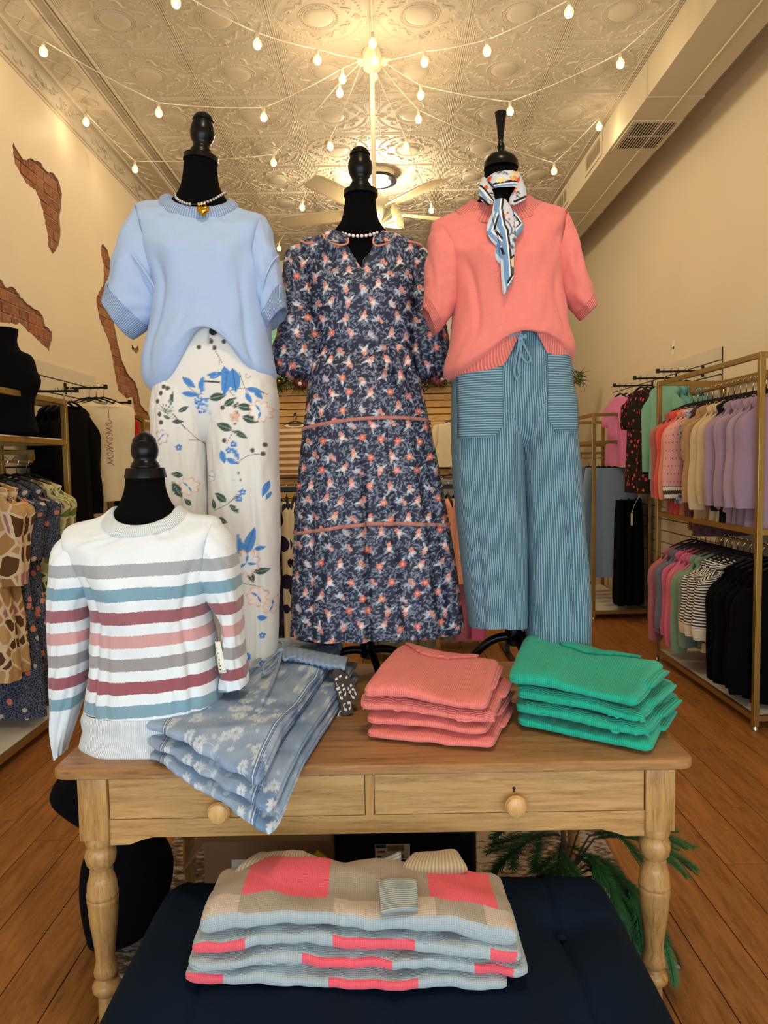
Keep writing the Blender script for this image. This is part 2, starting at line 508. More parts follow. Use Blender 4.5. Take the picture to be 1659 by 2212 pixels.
# ------------------------------------------------------------------ print canvas (flat print on cloth)
class Canvas:
    def __init__(s, x0, y0, x1, y1, res, bg):
        s.x0, s.y0, s.res = x0, y0, res
        s.w, s.h = int((x1 - x0) * res), int((y1 - y0) * res)
        s.a = np.zeros((s.h, s.w, 3), np.float32); s.a[:] = lin(bg)
    def _blend(s, cx, cy, R, fn, col):
        """fn(dx,dy)-> signed distance in units (neg inside)"""
        r = s.res
        i0, i1 = max(0, int((cy - s.y0 - R) * r)), min(s.h, int((cy - s.y0 + R) * r) + 2)
        j0, j1 = max(0, int((cx - s.x0 - R) * r)), min(s.w, int((cx - s.x0 + R) * r) + 2)
        if i0 >= i1 or j0 >= j1: return
        yy, xx = np.mgrid[i0:i1, j0:j1]
        d = fn(xx / r + s.x0 - cx, yy / r + s.y0 - cy) * r
        m = np.clip(0.5 - d, 0, 1)[..., None]
        s.a[i0:i1, j0:j1] = s.a[i0:i1, j0:j1] * (1 - m) + np.array(lin(col), np.float32) * m
    def ell(s, x, y, rx, ry, ang, col):
        c, n = math.cos(ang), math.sin(ang); q = min(rx, ry)
        s._blend(x, y, max(rx, ry) + 1, lambda dx, dy: (np.sqrt(((dx * c + dy * n) / rx) ** 2 + ((-dx * n + dy * c) / ry) ** 2) - 1) * q, col)
    def leaf(s, x, y, L, w, ang, col, vein=None):
        """leaf from base (x,y) along ang"""
        c, n = math.cos(ang), math.sin(ang); mx, my = x + c * L / 2, y + n * L / 2
        def f(dx, dy):
            u = (dx * c + dy * n) / (L / 2); v = -dx * n + dy * c
            return np.abs(v) - w / 2 * np.clip(1 - u * u, -1, 1) ** 1 * (1 - 0.25 * u)
        s._blend(mx, my, L / 2 + 1, f, col)
        if vein: s.stroke([(x, y), (x + c * L * 0.9, y + n * L * 0.9)], max(0.5, w * 0.08), vein)
    def stroke(s, pts, w, col):
        for (ax_, ay_), (bx, by) in zip(pts[:-1], pts[1:]):
            mx, my = (ax_ + bx) / 2, (ay_ + by) / 2; ex, ey = bx - ax_, by - ay_; L2 = ex * ex + ey * ey + 1e-9
            def f(dx, dy):
                t = np.clip(((dx + mx - ax_) * ex + (dy + my - ay_) * ey) / L2, 0, 1)
                return np.hypot(dx + mx - ax_ - t * ex, dy + my - ay_ - t * ey) - w / 2
            s._blend(mx, my, math.sqrt(L2) / 2 + w + 1, f, col)
    def flower(s, x, y, r, n, col, rot=0, deep=0.45, edge=None, centre=None):
        def fl(rr):
            def f(dx, dy):
                t = np.arctan2(dy, dx) + rot
                return np.hypot(dx, dy) - rr * (1 - deep + deep * np.abs(np.cos(n * t / 2)))
            return f
        if edge: s._blend(x, y, r * 1.15 + 1, fl(r * 1.15), edge)
        s._blend(x, y, r + 1, fl(r), col)
        if centre: s.ell(x, y, r * 0.22, r * 0.22, 0, centre)
    def sample(s, x, y):
        j = np.clip((x - s.x0) * s.res - 0.5, 0, s.w - 1.001); i = np.clip((y - s.y0) * s.res - 0.5, 0, s.h - 1.001)
        j0, i0 = j.astype(int), i.astype(int); fj, fi = (j - j0)[:, None], (i - i0)[:, None]
        j1, i1 = np.minimum(j0 + 1, s.w - 1), np.minimum(i0 + 1, s.h - 1)
        return ((s.a[i0, j0] * (1 - fj) + s.a[i0, j1] * fj) * (1 - fi) + (s.a[i1, j0] * (1 - fj) + s.a[i1, j1] * fj) * fi)


def folded(name, mat, parent, fl, fr, br, bl, z0, h, ns=60, nc=48, e=0.55, seed=0, amp=0.004, drape=None,
           layers=0, round_s=0.05, matfn=None, paint=None, sag=0.0, topfn=None, uvs=1.0):
    """folded garment: rounded slab over the floor quad fl,fr,br,bl (world xy)"""
    q = 0.5 - 0.5 * np.cos(np.linspace(0, math.pi, ns + 1)); S = 0.5 * q + 0.5 * np.linspace(0, 1, ns + 1)
    ph = np.linspace(0, 2 * math.pi, nc + 1)
    ct, st = np.cos(ph), np.sin(ph)
    tt = -np.sign(ct) * np.abs(ct) ** e; zz = np.sign(st) * np.abs(st) ** e    # start at the back
    Sg = np.repeat(S[:, None], nc + 1, axis=1)
    ends = np.clip(np.minimum(S, 1 - S) / round_s, 0, 1); sc = np.sqrt(np.clip(1 - (1 - ends) ** 2, 0.0, 1))
    sc = 0.02 + 0.98 * sc
    T = 0.5 - 0.5 * tt[None] * (0.90 + 0.10 * sc[:, None])
    Z = 0.5 + 0.5 * zz[None] * sc[:, None]
    fl, fr, br, bl = [np.array(v[:2], float) for v in (fl, fr, br, bl)]
    T3 = (1 - T)[..., None]   # T=1 back at start
    P2 = (fl * (1 - Sg[..., None]) + fr * Sg[..., None]) * T3 + (bl * (1 - Sg[..., None]) + br * Sg[..., None]) * (1 - T3)
    X, Y = P2[..., 0], P2[..., 1]
    W = np.linalg.norm(fr - fl); D = np.linalg.norm(bl - fl)
    nz = fbm(X * 5, Y * 5, seed); nz2 = fbm(X * 9, Y * 9, seed + 7)
    Zw = z0 + h * Z + amp * nz * (0.35 + 0.65 * Z)
    Zw += -sag * (2 * Sg - 1) ** 2 * Z
    if layers:
        g = np.abs(np.sin(Z * math.pi * layers)) ** 0.5
        outw = (np.abs(2 * Sg - 1) ** 6)
        sh = (1 - g) * 0.006 * outw
        X = X - np.sign(2 * Sg - 1) * sh
    bul = 0.006 * nz2
    dirv = (fl - bl) / max(D, 1e-6)
    X = X + dirv[0] * bul; Y = Y + dirv[1] * bul
    if topfn is not None: Zw = Zw + topfn(Sg, T) * np.clip(Z, 0, 1)
    if drape is not None: Zw = Zw + drape(X, Y)
    G = np.stack([X, Y, Zw], axis=2)
    per = np.concatenate([[0], np.cumsum(np.linalg.norm(np.diff(G[ns // 2], axis=0), axis=1))])
    uv = np.stack([Sg * W * uvs, np.repeat(per[None], ns + 1, axis=0) * uvs], axis=2)
    i, j = np.meshgrid(np.arange(ns), np.arange(nc), indexing='ij'); a = (i * (nc + 1) + j).ravel()
    F = np.stack([a, a + 1, a + nc + 2, a + nc + 1], axis=1)
    o = root_loc(parent)
    me = fast_mesh(name, G.reshape(-1, 3) - o, F, uv, paint(uv.reshape(-1, 2), G.reshape(-1, 3)) if paint else None)
    ob = put(name, me, mat, parent)
    if matfn is not None:
        me.polygons.foreach_set('material_index', np.array(matfn(Sg[:-1, :-1].ravel(), np.repeat(((ph[:-1]) / (2 * math.pi))[None], ns, axis=0).ravel()), dtype=np.int32))
    return ob, G


def text_mesh(txt, size, bold=0.0, align='CENTER'):
    cu = bpy.data.curves.new('lettering', 'FONT'); cu.body = txt; cu.size = size; cu.align_x = align; cu.align_y = 'CENTER'
    cu.offset = bold; cu.extrude = 0.0004
    ob = bpy.data.objects.new('lettering', cu); link(ob)
    bpy.context.view_layer.update()
    me = bpy.data.meshes.new_from_object(ob.evaluated_get(bpy.context.evaluated_depsgraph_get()))
    bpy.data.objects.remove(ob); return me

rnd = random.Random(7)
ZC = 4.12            # ceiling
XL, XR = -2.3, 2.45  # side walls
YB, YF = 9.5, -1.7   # back wall, shop front

# ------------------------------------------------------------------ shared materials
m_plaster = plain('cream_plaster', 'e6d6b4', 0.55, var=0.035, nscale=2.5, bump=0.25, bscale=9)
m_plaster_r = plain('cream_plaster_smooth', 'e2d1b0', 0.6, var=0.03, nscale=1.5, bump=0.15, bscale=14)
m_tin = plain('painted_tin', 'cbbda2', 0.6, var=0.05, nscale=4, bump=0.1, bscale=40)
m_duct = plain('painted_duct', 'cdbf9f', 0.5, var=0.04, nscale=3, bump=0.1, bscale=10)
m_mortar = plain('old_mortar', 'b59a78', 0.95, var=0.12, nscale=30, bump=0.8, bscale=120)
m_rim = plain('broken_plaster_edge', 'a58d68', 0.95, var=0.2, nscale=50, bump=0.8, bscale=150)


def brick_mat():
    t = NT('worn_brick'); inf = t.n('ObjectInfo')
    n = t.noise(t.obj(), 38, 5, 0.65)
    a = t.ramp(inf.outputs['Random'], [(0, lin('845034')), (0.4, lin('9a5c3a')), (0.7, lin('a06c48')), (1, lin('744630'))])
    c = t.mix(t.math('MULTIPLY', t.math('GREATER_THAN', n, 0.56), 0.55), a, lin('b08a62'))
    t.bump(n, 0.9, 0.006)
    return t.out(c, 0.92)


m_brick = brick_mat()
m_plank = wood('floor_plank_wood', '6a411c', 'a66d35', axis=1, scale=1.3, rough=0.38, stretch=11, tint=0.22)
m_floor_rest = wood('floor_wood', '6a411c', '9f6833', axis=1, scale=1.3, rough=0.4, stretch=11, tint=0.0)
m_gap = plain('dark_gap', '241208', 0.9)
m_gold = plain('gold_metal', 'a98a4c', 0.36, metal=0.75, var=0.06, nscale=5)
m_blackmetal = plain('black_metal', '16161a', 0.4, metal=0.5)
m_chrome = plain('chrome', 'c9c6c0', 0.18, metal=1.0)
m_slatwhite = plain('white_slat_board', 'd9ccb2', 0.5, var=0.03)
m_slatwood = wood('maple_slat', 'c08f4d', 'd9ad68', axis=0, scale=0.8, rough=0.5, stretch=10, tint=0.12)
m_shelfwhite = plain('white_board', 'd8d2c6', 0.5, var=0.04)
m_cable = plain('white_cord', 'e6dcc4', 0.5)
m_dark = plain('vent_dark', '14110d', 0.8)

# ------------------------------------------------------------------ floor
floor = tag(MB().box((XL - 0.02, YF, -0.06), (XR + 0.02, YB, -0.004)).build('floor', m_floor_rest), 'orange brown wood plank floor', None, None, 'structure')
pw, pl, g = 0.152, 1.22, 0.0018
plank_me = MB().box((-pw / 2 + g, -pl / 2 + g, -0.004), (pw / 2 - g, pl / 2 - g, 0.0), 0.0012).mesh('plank')
gapo = MB().box((XL, 1.2, -0.0045), (XR, 7.2, -0.0035)).build('plank_gap', m_gap, floor)
ncol = int((XR - XL) / pw) + 1
for i in range(ncol):
    x = XL + pw * (i + 0.5)
    if x + pw / 2 > XR + 0.02: continue
    y = 1.3 + (0.0, 0.46, 0.83, 0.22, 0.63)[i % 5] - 0.3
    while y < 6.9:
        o = put('plank', plank_me, m_plank, floor); o.location = (x, y + pl / 2, 0)
        y += pl

# ------------------------------------------------------------------ left wall with broken plaster and bricks
def zpx(pts, s=3.568, ox=0, oy=280): return [(ox + x / s, oy + y / s) for x, y in pts]


patches = [
    zpx([(100, 100), (150, 185), (180, 235), (250, 225), (320, 265), (355, 320), (420, 345), (455, 400), (475, 500), (470, 600), (455, 680), (465, 760), (460, 850), (430, 940), (405, 955), (375, 905), (365, 800), (345, 690), (310, 540), (275, 470), (205, 420), (150, 320), (115, 260), (100, 180)]),
    zpx([(-190, 1120), (-90, 1090), (0, 1150), (20, 1165), (50, 1220), (100, 1205), (160, 1290), (215, 1350), (300, 1400), (330, 1440), (350, 1510), (400, 1560), (400, 1620), (375, 1705), (320, 1650), (260, 1590), (190, 1530), (150, 1495), (60, 1490), (-190, 1470)]),
    zpx([(795, 885), (830, 930), (855, 1040), (850, 1130), (843, 1250), (845, 1320), (870, 1400), (885, 1530), (905, 1640), (940, 1780), (990, 1890), (1040, 1940), (1060, 2000), (1085, 2120), (1150, 2200), (1080, 2260), (1040, 2180), (1020, 2060), (985, 2075), (940, 2040), (910, 2010), (880, 1850), (865, 1750), (840, 1640), (800, 1540), (765, 1460), (740, 1310), (770, 1240), (800, 1190), (800, 1050), (780, 960), (780, 890)]),
    zpx([(1015, 1655), (1040, 1690), (1065, 1660), (1070, 1700), (1050, 1730), (1015, 1690)])]


def jag(poly, seed, step=0.022, amp=0.007):
    r = random.Random(seed); out = []
    for (a, b), (c, d) in zip(poly, poly[1:] + poly[:1]):
        L = math.hypot(c - a, d - b); n = max(1, int(L / step))
        for k in range(n):
            t = k / n
            out.append((a + (c - a) * t + r.uniform(-amp, amp), b + (d - b) * t + r.uniform(-amp, amp)))
    return out


def clip_rect(poly, y0, y1, z0, z1):
    def cut(P, f, ins):
        out = []
        for a, b in zip(P, P[1:] + P[:1]):
            ia, ib = ins(a), ins(b)
            if ia: out.append(a)
            if ia != ib: out.append(f(a, b))
        return out
    def fx(v): return lambda a, b: (v, a[1] + (b[1] - a[1]) * (v - a[0]) / (b[0] - a[0]))
    def fz(v): return lambda a, b: (a[0] + (b[0] - a[0]) * (v - a[1]) / (b[1] - a[1]), v)
    P = poly
    for f, ins in ((fx(y0), lambda p: p[0] >= y0), (fx(y1), lambda p: p[0] <= y1), (fz(z0), lambda p: p[1] >= z0), (fz(z1), lambda p: p[1] <= z1)):
        if len(P) < 3: return []
        P = cut(P, f, ins)
    return P


def area2(P): return 0.5 * sum(a[0] * b[1] - b[0] * a[1] for a, b in zip(P, P[1:] + P[:1]))


holes = []
for k, p in enumerate(patches):
    w = [ax(x, y, XL) for x, y in p]
    holes.append(jag([(v[1], v[2]) for v in w], k, amp=0.007 if k < 3 else 0.003))
outer = [(YF, 0), (YB, 0), (YB, ZC), (YF, ZC)]
loops = [[Vector((XL, y, z)) for y, z in outer]] + [[Vector((XL, y, z)) for y, z in h] for h in holes]
tris = geometry.tessellate_polygon(loops)
mb = MB(); flat = [v for l in loops for v in l]; mb.add(flat, [tuple(t) for t in tris])
wall_left = tag(mb.build('wall_left', m_plaster), 'cream plaster side wall with broken patches', None, None, 'structure')
mb = MB()
for h in holes:
    n = len(h)
    V = [(XL, y, z) for y, z in h] + [(XL - 0.02, y, z) for y, z in h]
    mb.add(V, [(i, (i + 1) % n, n + (i + 1) % n, n + i) for i in range(n)])
mb.build('broken_plaster_edge', m_rim, wall_left)
MB().box((XL - 0.12, YF, 0), (XL - 0.017, YB, ZC)).build('mortar_bed', m_mortar, wall_left)
bh, bw = 0.073, 0.215
rb = random.Random(3)
for h in holes:
    ys = [p[0] for p in h]; zs = [p[1] for p in h]
    r0, r1 = int(min(zs) / bh) - 1, int(max(zs) / bh) + 1
    for r in range(r0, r1 + 1):
        off = (r % 2) * bw / 2 + (0.04 if r % 5 == 0 else 0)
        c0, c1 = int((min(ys) - off) / bw) - 1, int((max(ys) - off) / bw) + 1
        for c in range(c0, c1 + 1):
            half = (rb.random() < 0.3)
            spans = [(0, bw)] if not half else [(0, bw / 2), (bw / 2, bw)]
            for s0, s1 in spans:
                y0, y1 = c * bw + off + s0 + 0.005, c * bw + off + s1 - 0.005
                P = clip_rect(h, y0, y1, r * bh + 0.005, (r + 1) * bh - 0.005)
                if len(P) < 3 or abs(area2(P)) < 1.2e-4: continue
                Q = [P[0]]
                for p in P[1:]:
                    if math.hypot(p[0] - Q[-1][0], p[1] - Q[-1][1]) > 0.002: Q.append(p)
                if len(Q) < 3: continue
                d = rb.uniform(0.004, 0.011)
                try: MB().prism([(XL - 0.018, y, z) for y, z in Q], (d, 0, 0)).build('brick', m_brick, wall_left)
                except Exception: pass

# ------------------------------------------------------------------ other walls
wall_right = tag(MB().box((XR, YF, 0), (XR + 0.1, YB, ZC)).build('wall_right', m_plaster_r), 'smooth cream side wall', None, None, 'structure')
wall_back = tag(MB().box((XL, YB, 0), (XR, YB + 0.1, ZC)).build('wall_back', plain('white_wall', 'e9e2d2', 0.6)), 'pale end wall of the shop', None, None, 'structure')
fr = MB()
fr.box((XL, YF - 0.1, 0), (XR, YF, 0.3)).box((XL, YF - 0.1, 2.25), (XR, YF, ZC))
fr.box((XL, YF - 0.1, 0.3), (XL + 0.15, YF, 2.25)).box((XR - 0.15, YF - 0.1, 0.3), (XR, YF, 2.25)).box((0, YF - 0.1, 0.3), (0.08, YF, 2.25))
tag(fr.build('wall_front', m_plaster_r), 'shop front wall around an assumed display window', None, None, 'structure')  # unseen wall, its window opening assumed to let daylight in
# chipped plaster on the right wall
c = ax(1456, 752, XR - 0.001)
mb = MB()
mb.prism([c + np.array((0, a, b)) for a, b in ((-.03, .06), (.02, .075), (.035, .03), (.02, .0), (.045, -.03), (.03, -.065), (-.005, -.05), (.0, -.01), (-.025, .02))], (-0.002, 0, 0))
mb.build('bare_plaster_chip', plain('bare_plaster', 'f0e6cc', 0.9, bump=0.5), wall_right)
MB().prism([c + np.array((-0.002, a, b)) for a, b in ((-.008, .012), (.012, .018), (.028, .002), (.016, -.012), (-.004, -.006))], (-0.002, 0, 0)).build('nail_hole', m_dark, wall_right)

# ------------------------------------------------------------------ pressed tin ceiling
ceiling = tag(MB().box((XL - 0.1, YF, ZC), (XR + 0.1, YB, ZC + 0.08)).build('ceiling', m_tin), 'cream painted pressed tin ceiling', None, None, 'structure')
TP = 0.608


def tin_tile():
    mb = MB(); T = TP / 2; zt = 0.0
    mb.box((-T + 0.0015, -T + 0.0015, -0.004), (T - 0.0015, T - 0.0015, -0.0))
    dz = -0.004
    mb.lathe([(0.001, -0.010), (0.06, -0.011), (0.086, -0.006), (0.092, 0.0)], (0, 0, dz), 36)
    for r, t in ((0.098, 0.005), (0.122, 0.004)):
        mb.tube([(r * math.cos(a), r * math.sin(a), dz) for a in np.linspace(0, 2 * math.pi, 41)], t, 6, False)
    for k in range(36):
        a = 2 * math.pi * k / 36
        mb.ball((0.110 * math.cos(a), 0.110 * math.sin(a), dz), 0.0065, 6, (1, 1, 0.8))
    def sw(pts, r): mb.tube(pts, r, 5, True)
    for q in range(4):
        ca, sa = math.cos(q * math.pi / 2), math.sin(q * math.pi / 2)
        R = lambda x, y: (x * ca - y * sa, x * sa + y * ca, dz)
        for m in (1, -1):
            # long scroll frame
            p = []
            for t in np.linspace(0, 1, 22):
                a = m * (0.16 + t * 0.62); rr = 0.178 + 0.022 * math.sin(t * math.pi * 2)
                p.append(R(rr * math.cos(a), rr * math.sin(a)))
            sw(p, [0.0035 + 0.006 * math.sin(math.pi * min(1, i / 21 * 1.05)) for i in range(22)])
            p = []
            for t in np.linspace(0, 1, 16):
                a = t * 4.6; rr = 0.026 * (1 - t * 0.75)
                p.append(R(0.182 + rr * math.cos(a + 1.0), m * (0.052 + rr * math.sin(a + 1.0))))
            sw(p, 0.0048)
            p = []
            for t in np.linspace(0, 1, 14):
                a = -t * 4.2; rr = 0.022 * (1 - t * 0.7)
                p.append(R(0.150 + 0.0 + rr * math.cos(a + 2.2), m * (0.128 + rr * math.sin(a + 2.2))))
            sw(p, 0.0042)
            # outer chain of little leaves
            for t in np.linspace(0.12, 0.72, 9):
                a = m * t * math.pi / 2 * 0.95; rr = 0.262
                x, y, z = R(rr * math.cos(a), rr * math.sin(a)); mb.ball((x, y, z), 0.0105, 6, (1, 1, 0.55))
            sw([R(0.252 * math.cos(m * a), 0.252 * math.sin(m * a)) for a in np.linspace(0.14, 0.70, 12)], 0.0028)
        # palmette
        for k in range(-3, 4):
            a = k * 0.36; L = 0.052 - 0.004 * abs(k)
            sw([R(0.205 + s * L * math.cos(a), s * L * math.sin(a)) for s in np.linspace(0, 1, 5)], [0.002, 0.005, 0.007, 0.006, 0.002])
        x, y, z = R(0.205, 0); mb.ball((x, y, z), 0.013, 8, (1, 1, 0.6))
        for s in (0.268, 0.282): mb.ball(R(s, 0), 0.009, 6, (1, 1, 0.6))
        # corner oval
        cxy = R(0.222, 0.222); e = 0.036
        pts = []
        for a in np.linspace(0, 2 * math.pi, 21):
            ux, uy = math.cos(a) * e * 1.25, math.sin(a) * e * 0.8
            pts.append((cxy[0] + ux, cxy[1] + uy, dz))
        sw(pts, 0.004); mb.ball((cxy[0], cxy[1], dz), 0.022, 10, (1.3, 0.8, 0.28))
        for dx_, dy_ in ((0.0, 0.052), (0.052, 0.0)):
            px_, py_, _ = R(0.222 + dx_, 0.222 + dy_); mb.ball((px_, py_, dz), 0.011, 6, (1, 1, 0.6))
    # reeded bands along both sides, cut by the round field
    for k in range(5):
        x = T - 0.006 - k * 0.0135
        lim = math.sqrt(max(0, 0.290 ** 2 - x * x)) if x < 0.290 else 0
        for sx in (1, -1):
            for sy in (1, -1):
                if T - 0.004 - lim < 0.03: continue
                mb.tube([(sx * x, sy * lim, dz), (sx * x, sy * (T - 0.004), dz)], 0.0042, 5, True)
    for sy in (1, -1):
        for k in range(2): mb.tube([(-T + 0.004, sy * (T - 0.005 - k * 0.012), dz), (T - 0.004, sy * (T - 0.005 - k * 0.012), dz)], 0.0035, 5)
    return mb.mesh('tin_tile', smooth=True, angle=50)


tile_me = tin_tile()
for j in range(10):
    for i in range(6):
        o = put('tin_tile', tile_me, m_tin, ceiling); o.location = (-1.556 + i * TP, 3.832 + j * TP, ZC)
# left border: flat embossed strip, mouldings, cove
bd = MB()
bd.box((-2.20, 3.0, ZC - 0.012), (-1.99, YB, ZC))
for x, r in ((-1.862, 0.012), (-1.89, 0.006), (-1.985, 0.02), (-1.955, 0.008), (-2.20, 0.016)): bd.tube([(x, 3.0, ZC - 0.006), (x, YB, ZC - 0.006)], r, 8)
for k in range(5): bd.tube([(-1.91 - k * 0.009, 3.0, ZC - 0.002), (-1.91 - k * 0.009, YB, ZC - 0.002)], 0.0035, 5)
for yy in np.arange(3.6, 9.4, 0.62): bd.tube([(-2.19, yy, ZC - 0.013), (-2.0, yy, ZC - 0.013)], 0.004, 5)
ya = 3.05
while ya < 9.3:
    for s in (0.0, 0.5):
        p = [(-2.095 + 0.055 * math.sin((t + s) * 2 * math.pi), ya + t * 0.3, ZC - 0.013) for t in np.linspace(0, 1, 13)]
        bd.tube(p, 0.006, 5)
    ya += 0.3
bd.build('trim_border', m_tin, ceiling, smooth=True)
cv = MB(); n = 10
prof = [(-2.20 - 0.10 * math.sin(t), ZC - 0.012 - 0.085 * (1 - math.cos(t))) for t in np.linspace(0, math.pi / 2, n)]
V = [(x, y, z) for y in (3.0, YB) for x, z in prof]
cv.add(V, [(i, i + 1, n + i + 1, n + i) for i in range(n - 1)])
rr = random.Random(5)
for k in range(150):
    y = rr.uniform(3.3, 9.2); t = rr.uniform(0.35, 1.25)
    x, z = -2.20 - 0.10 * math.sin(t), ZC - 0.012 - 0.085 * (1 - math.cos(t))
    cv.tube([(x + 0.004 * math.sin(a), y + 0.03 * math.cos(a), z - 0.02 * math.sin(a)) for a in np.linspace(0, 4.5, 9)], 0.0035, 4)
cv.tube([(-2.294, 3.0, ZC - 0.105), (-2.294, YB, ZC - 0.105)], 0.012, 8)
cv.tube([(-2.297, 3.0, ZC - 0.135), (-2.297, YB, ZC - 0.135)], 0.007, 8)
tag(cv.build('trim_1', m_tin, smooth=True), 'embossed cove cornice along the side wall', None, None, 'structure')
br_ = MB(); br_.box((1.772, 3.0, ZC - 0.01), (1.83, YB, ZC))
for k in range(4): br_.tube([(1.775 + k * 0.013, 3.0, ZC - 0.012), (1.775 + k * 0.013, YB, ZC - 0.012)], 0.005, 5)
br_.build('trim_border', m_tin, ceiling, smooth=True)

# ------------------------------------------------------------------ square duct on the right
duct = thing('air_duct', (2.0, 6.0, 3.87), 'long cream painted square air duct under ceiling along the right wall', 'duct')
DX0, DX1, DZ = 1.815, 2.195, 3.87
y0 = 2.6
for k, (ya, yb) in enumerate(((2.6, 4.95), (4.95, 7.15), (7.15, YB - 0.02))):
    MB().box((DX0, ya + 0.002, DZ), (DX1, yb - 0.002, ZC - 0.001), 0.004).build('duct_section', m_duct, duct)
for yy in (4.95, 7.15): MB().box((DX0 - 0.006, yy - 0.012, DZ - 0.006), (DX1 + 0.006, yy + 0.012, ZC - 0.001)).build('joint_collar', m_duct, duct)
mb = MB(); mb.tube([(2.055, 2.6, DZ - 0.006), (2.055, YB - 0.02, DZ - 0.006)], 0.008, 6)
mb.build('seam_strip', m_duct, duct)
# bottom grille
gA = [az(x, y, DZ) for x, y in ((1340, 312), (1380, 262), (1432, 265), (1395, 315))]
gx0, gx1 = DX0 + 0.05, DX1 - 0.03; gy0, gy1 = 5.30, 5.72
gr = MB(); gr.box((gx0 - 0.03, gy0 - 0.03, DZ - 0.008), (gx1 + 0.03, gy0, DZ - 0.0005)).box((gx0 - 0.03, gy1, DZ - 0.008), (gx1 + 0.03, gy1 + 0.03, DZ - 0.0005))
gr.box((gx0 - 0.03, gy0, DZ - 0.008), (gx0, gy1, DZ - 0.0005)).box((gx1, gy0, DZ - 0.008), (gx1 + 0.03, gy1, DZ - 0.0005))
gr.build('grille_frame', m_duct, duct)
MB().box((gx0, gy0, DZ - 0.004), (gx1, gy1, DZ - 0.001)).build('grille_opening', m_dark, duct)
for k in range(15):
    x = gx0 + (gx1 - gx0) * (k + 0.5) / 15
    MB().box((x - 0.003, gy0, DZ - 0.010), (x + 0.003, gy1, DZ - 0.004)).build('grille_slat', m_duct, duct)
MB().box((gx0, (gy0 + gy1) / 2 - 0.006, DZ - 0.011), (gx1, (gy0 + gy1) / 2 + 0.006, DZ - 0.004)).build('grille_bar', m_duct, duct)
# side registers
for (ya, yb) in ((5.95, 6.35), (7.0, 7.4)):
    f = MB(); xs = DX0 - 0.012; z0, z1 = 3.905, 4.085
    f.box((xs, ya - 0.03, z0), (DX0 - 0.001, ya, z1)).box((xs, yb, z0), (DX0 - 0.001, yb + 0.03, z1))
    f.box((xs, ya, z0), (DX0 - 0.001, yb, z0 + 0.03)).box((xs, ya, z1 - 0.03), (DX0 - 0.001, yb, z1))
    f.build('register_frame', m_duct, duct)
    for k in range(6):
        z = z0 + 0.04 + k * 0.018
        MB().add([(DX0 - 0.010, ya, z), (DX0 - 0.010, yb, z), (DX0 - 0.001, yb, z + 0.012), (DX0 - 0.001, ya, z + 0.012)], [(0, 1, 2, 3)]).build('louvre', m_duct, duct)

# ------------------------------------------------------------------ slat walls
def slatwall(name, label, origin, axis, length, z0, z1, mat, normal, pitch=0.0762, thick=0.02, group=None):
    """axis: unit dir along the board, normal: out of the wall"""
    o = np.array(origin, float); a = np.array(axis, float); nrm = np.array(normal, float)
    t = thing(name, (o[0], o[1], z0), label, 'slatwall', group)
    def bx(s0, s1, za, zb, d0, d1):
        p = o + a * s0 + nrm * d0; q = o + a * s1 + nrm * d1
        lo = np.minimum(p, q); hi = np.maximum(p, q)
        m = MB(); m.box((lo[0], lo[1], za), (hi[0], hi[1], zb)); return m
    bx(0, length, z0, z1, 0.001, 0.008).build('backing', m_dark, t)
    z = z1
    k = 0
    while z > z0 + 0.02:
        zz = max(z0, z - pitch + 0.009)
        h = bx(0, length, zz, z, 0.008, 0.008 + thick); h.build('slat', mat, t)
        z -= pitch; k += 1
    return t


slatwall('slatwall_panel', 'maple slatwall partition under the garland at the back', (-1.9, 8.0, 0), (1, 0, 0), 3.75, 0.0, 2.36, m_slatwood, (0, -1, 0))
slatwall('slatwall_panel', 'white slatwall panel below the broken plaster on the brick patched wall', (XL, 3.2, 0), (0, 1, 0), 2.5, 0.15, 2.17, m_slatwhite, (1, 0, 0), pitch=0.1016)
slatwall('slatwall_panel', 'white slatwall panel behind the gold rack on the duct side wall', (XR, 5.15, 0), (0, 1, 0), 2.4, 0.15, 2.24, m_slatwhite, (-1, 0, 0), pitch=0.1016)

def pr(P):
    q = np.asarray(P, float) - CAM; z = q @ cF
    return IW / 2 + FPX * (q @ cR) / z, IH / 2 - FPX * (q @ cU) / z


def flat_px(V, Y):
    """front view position of cloth points on the plane y=Y (print layout of the garment)"""
    Q = np.array(V, float); Q[:, 1] = Y
    return pr(Q)


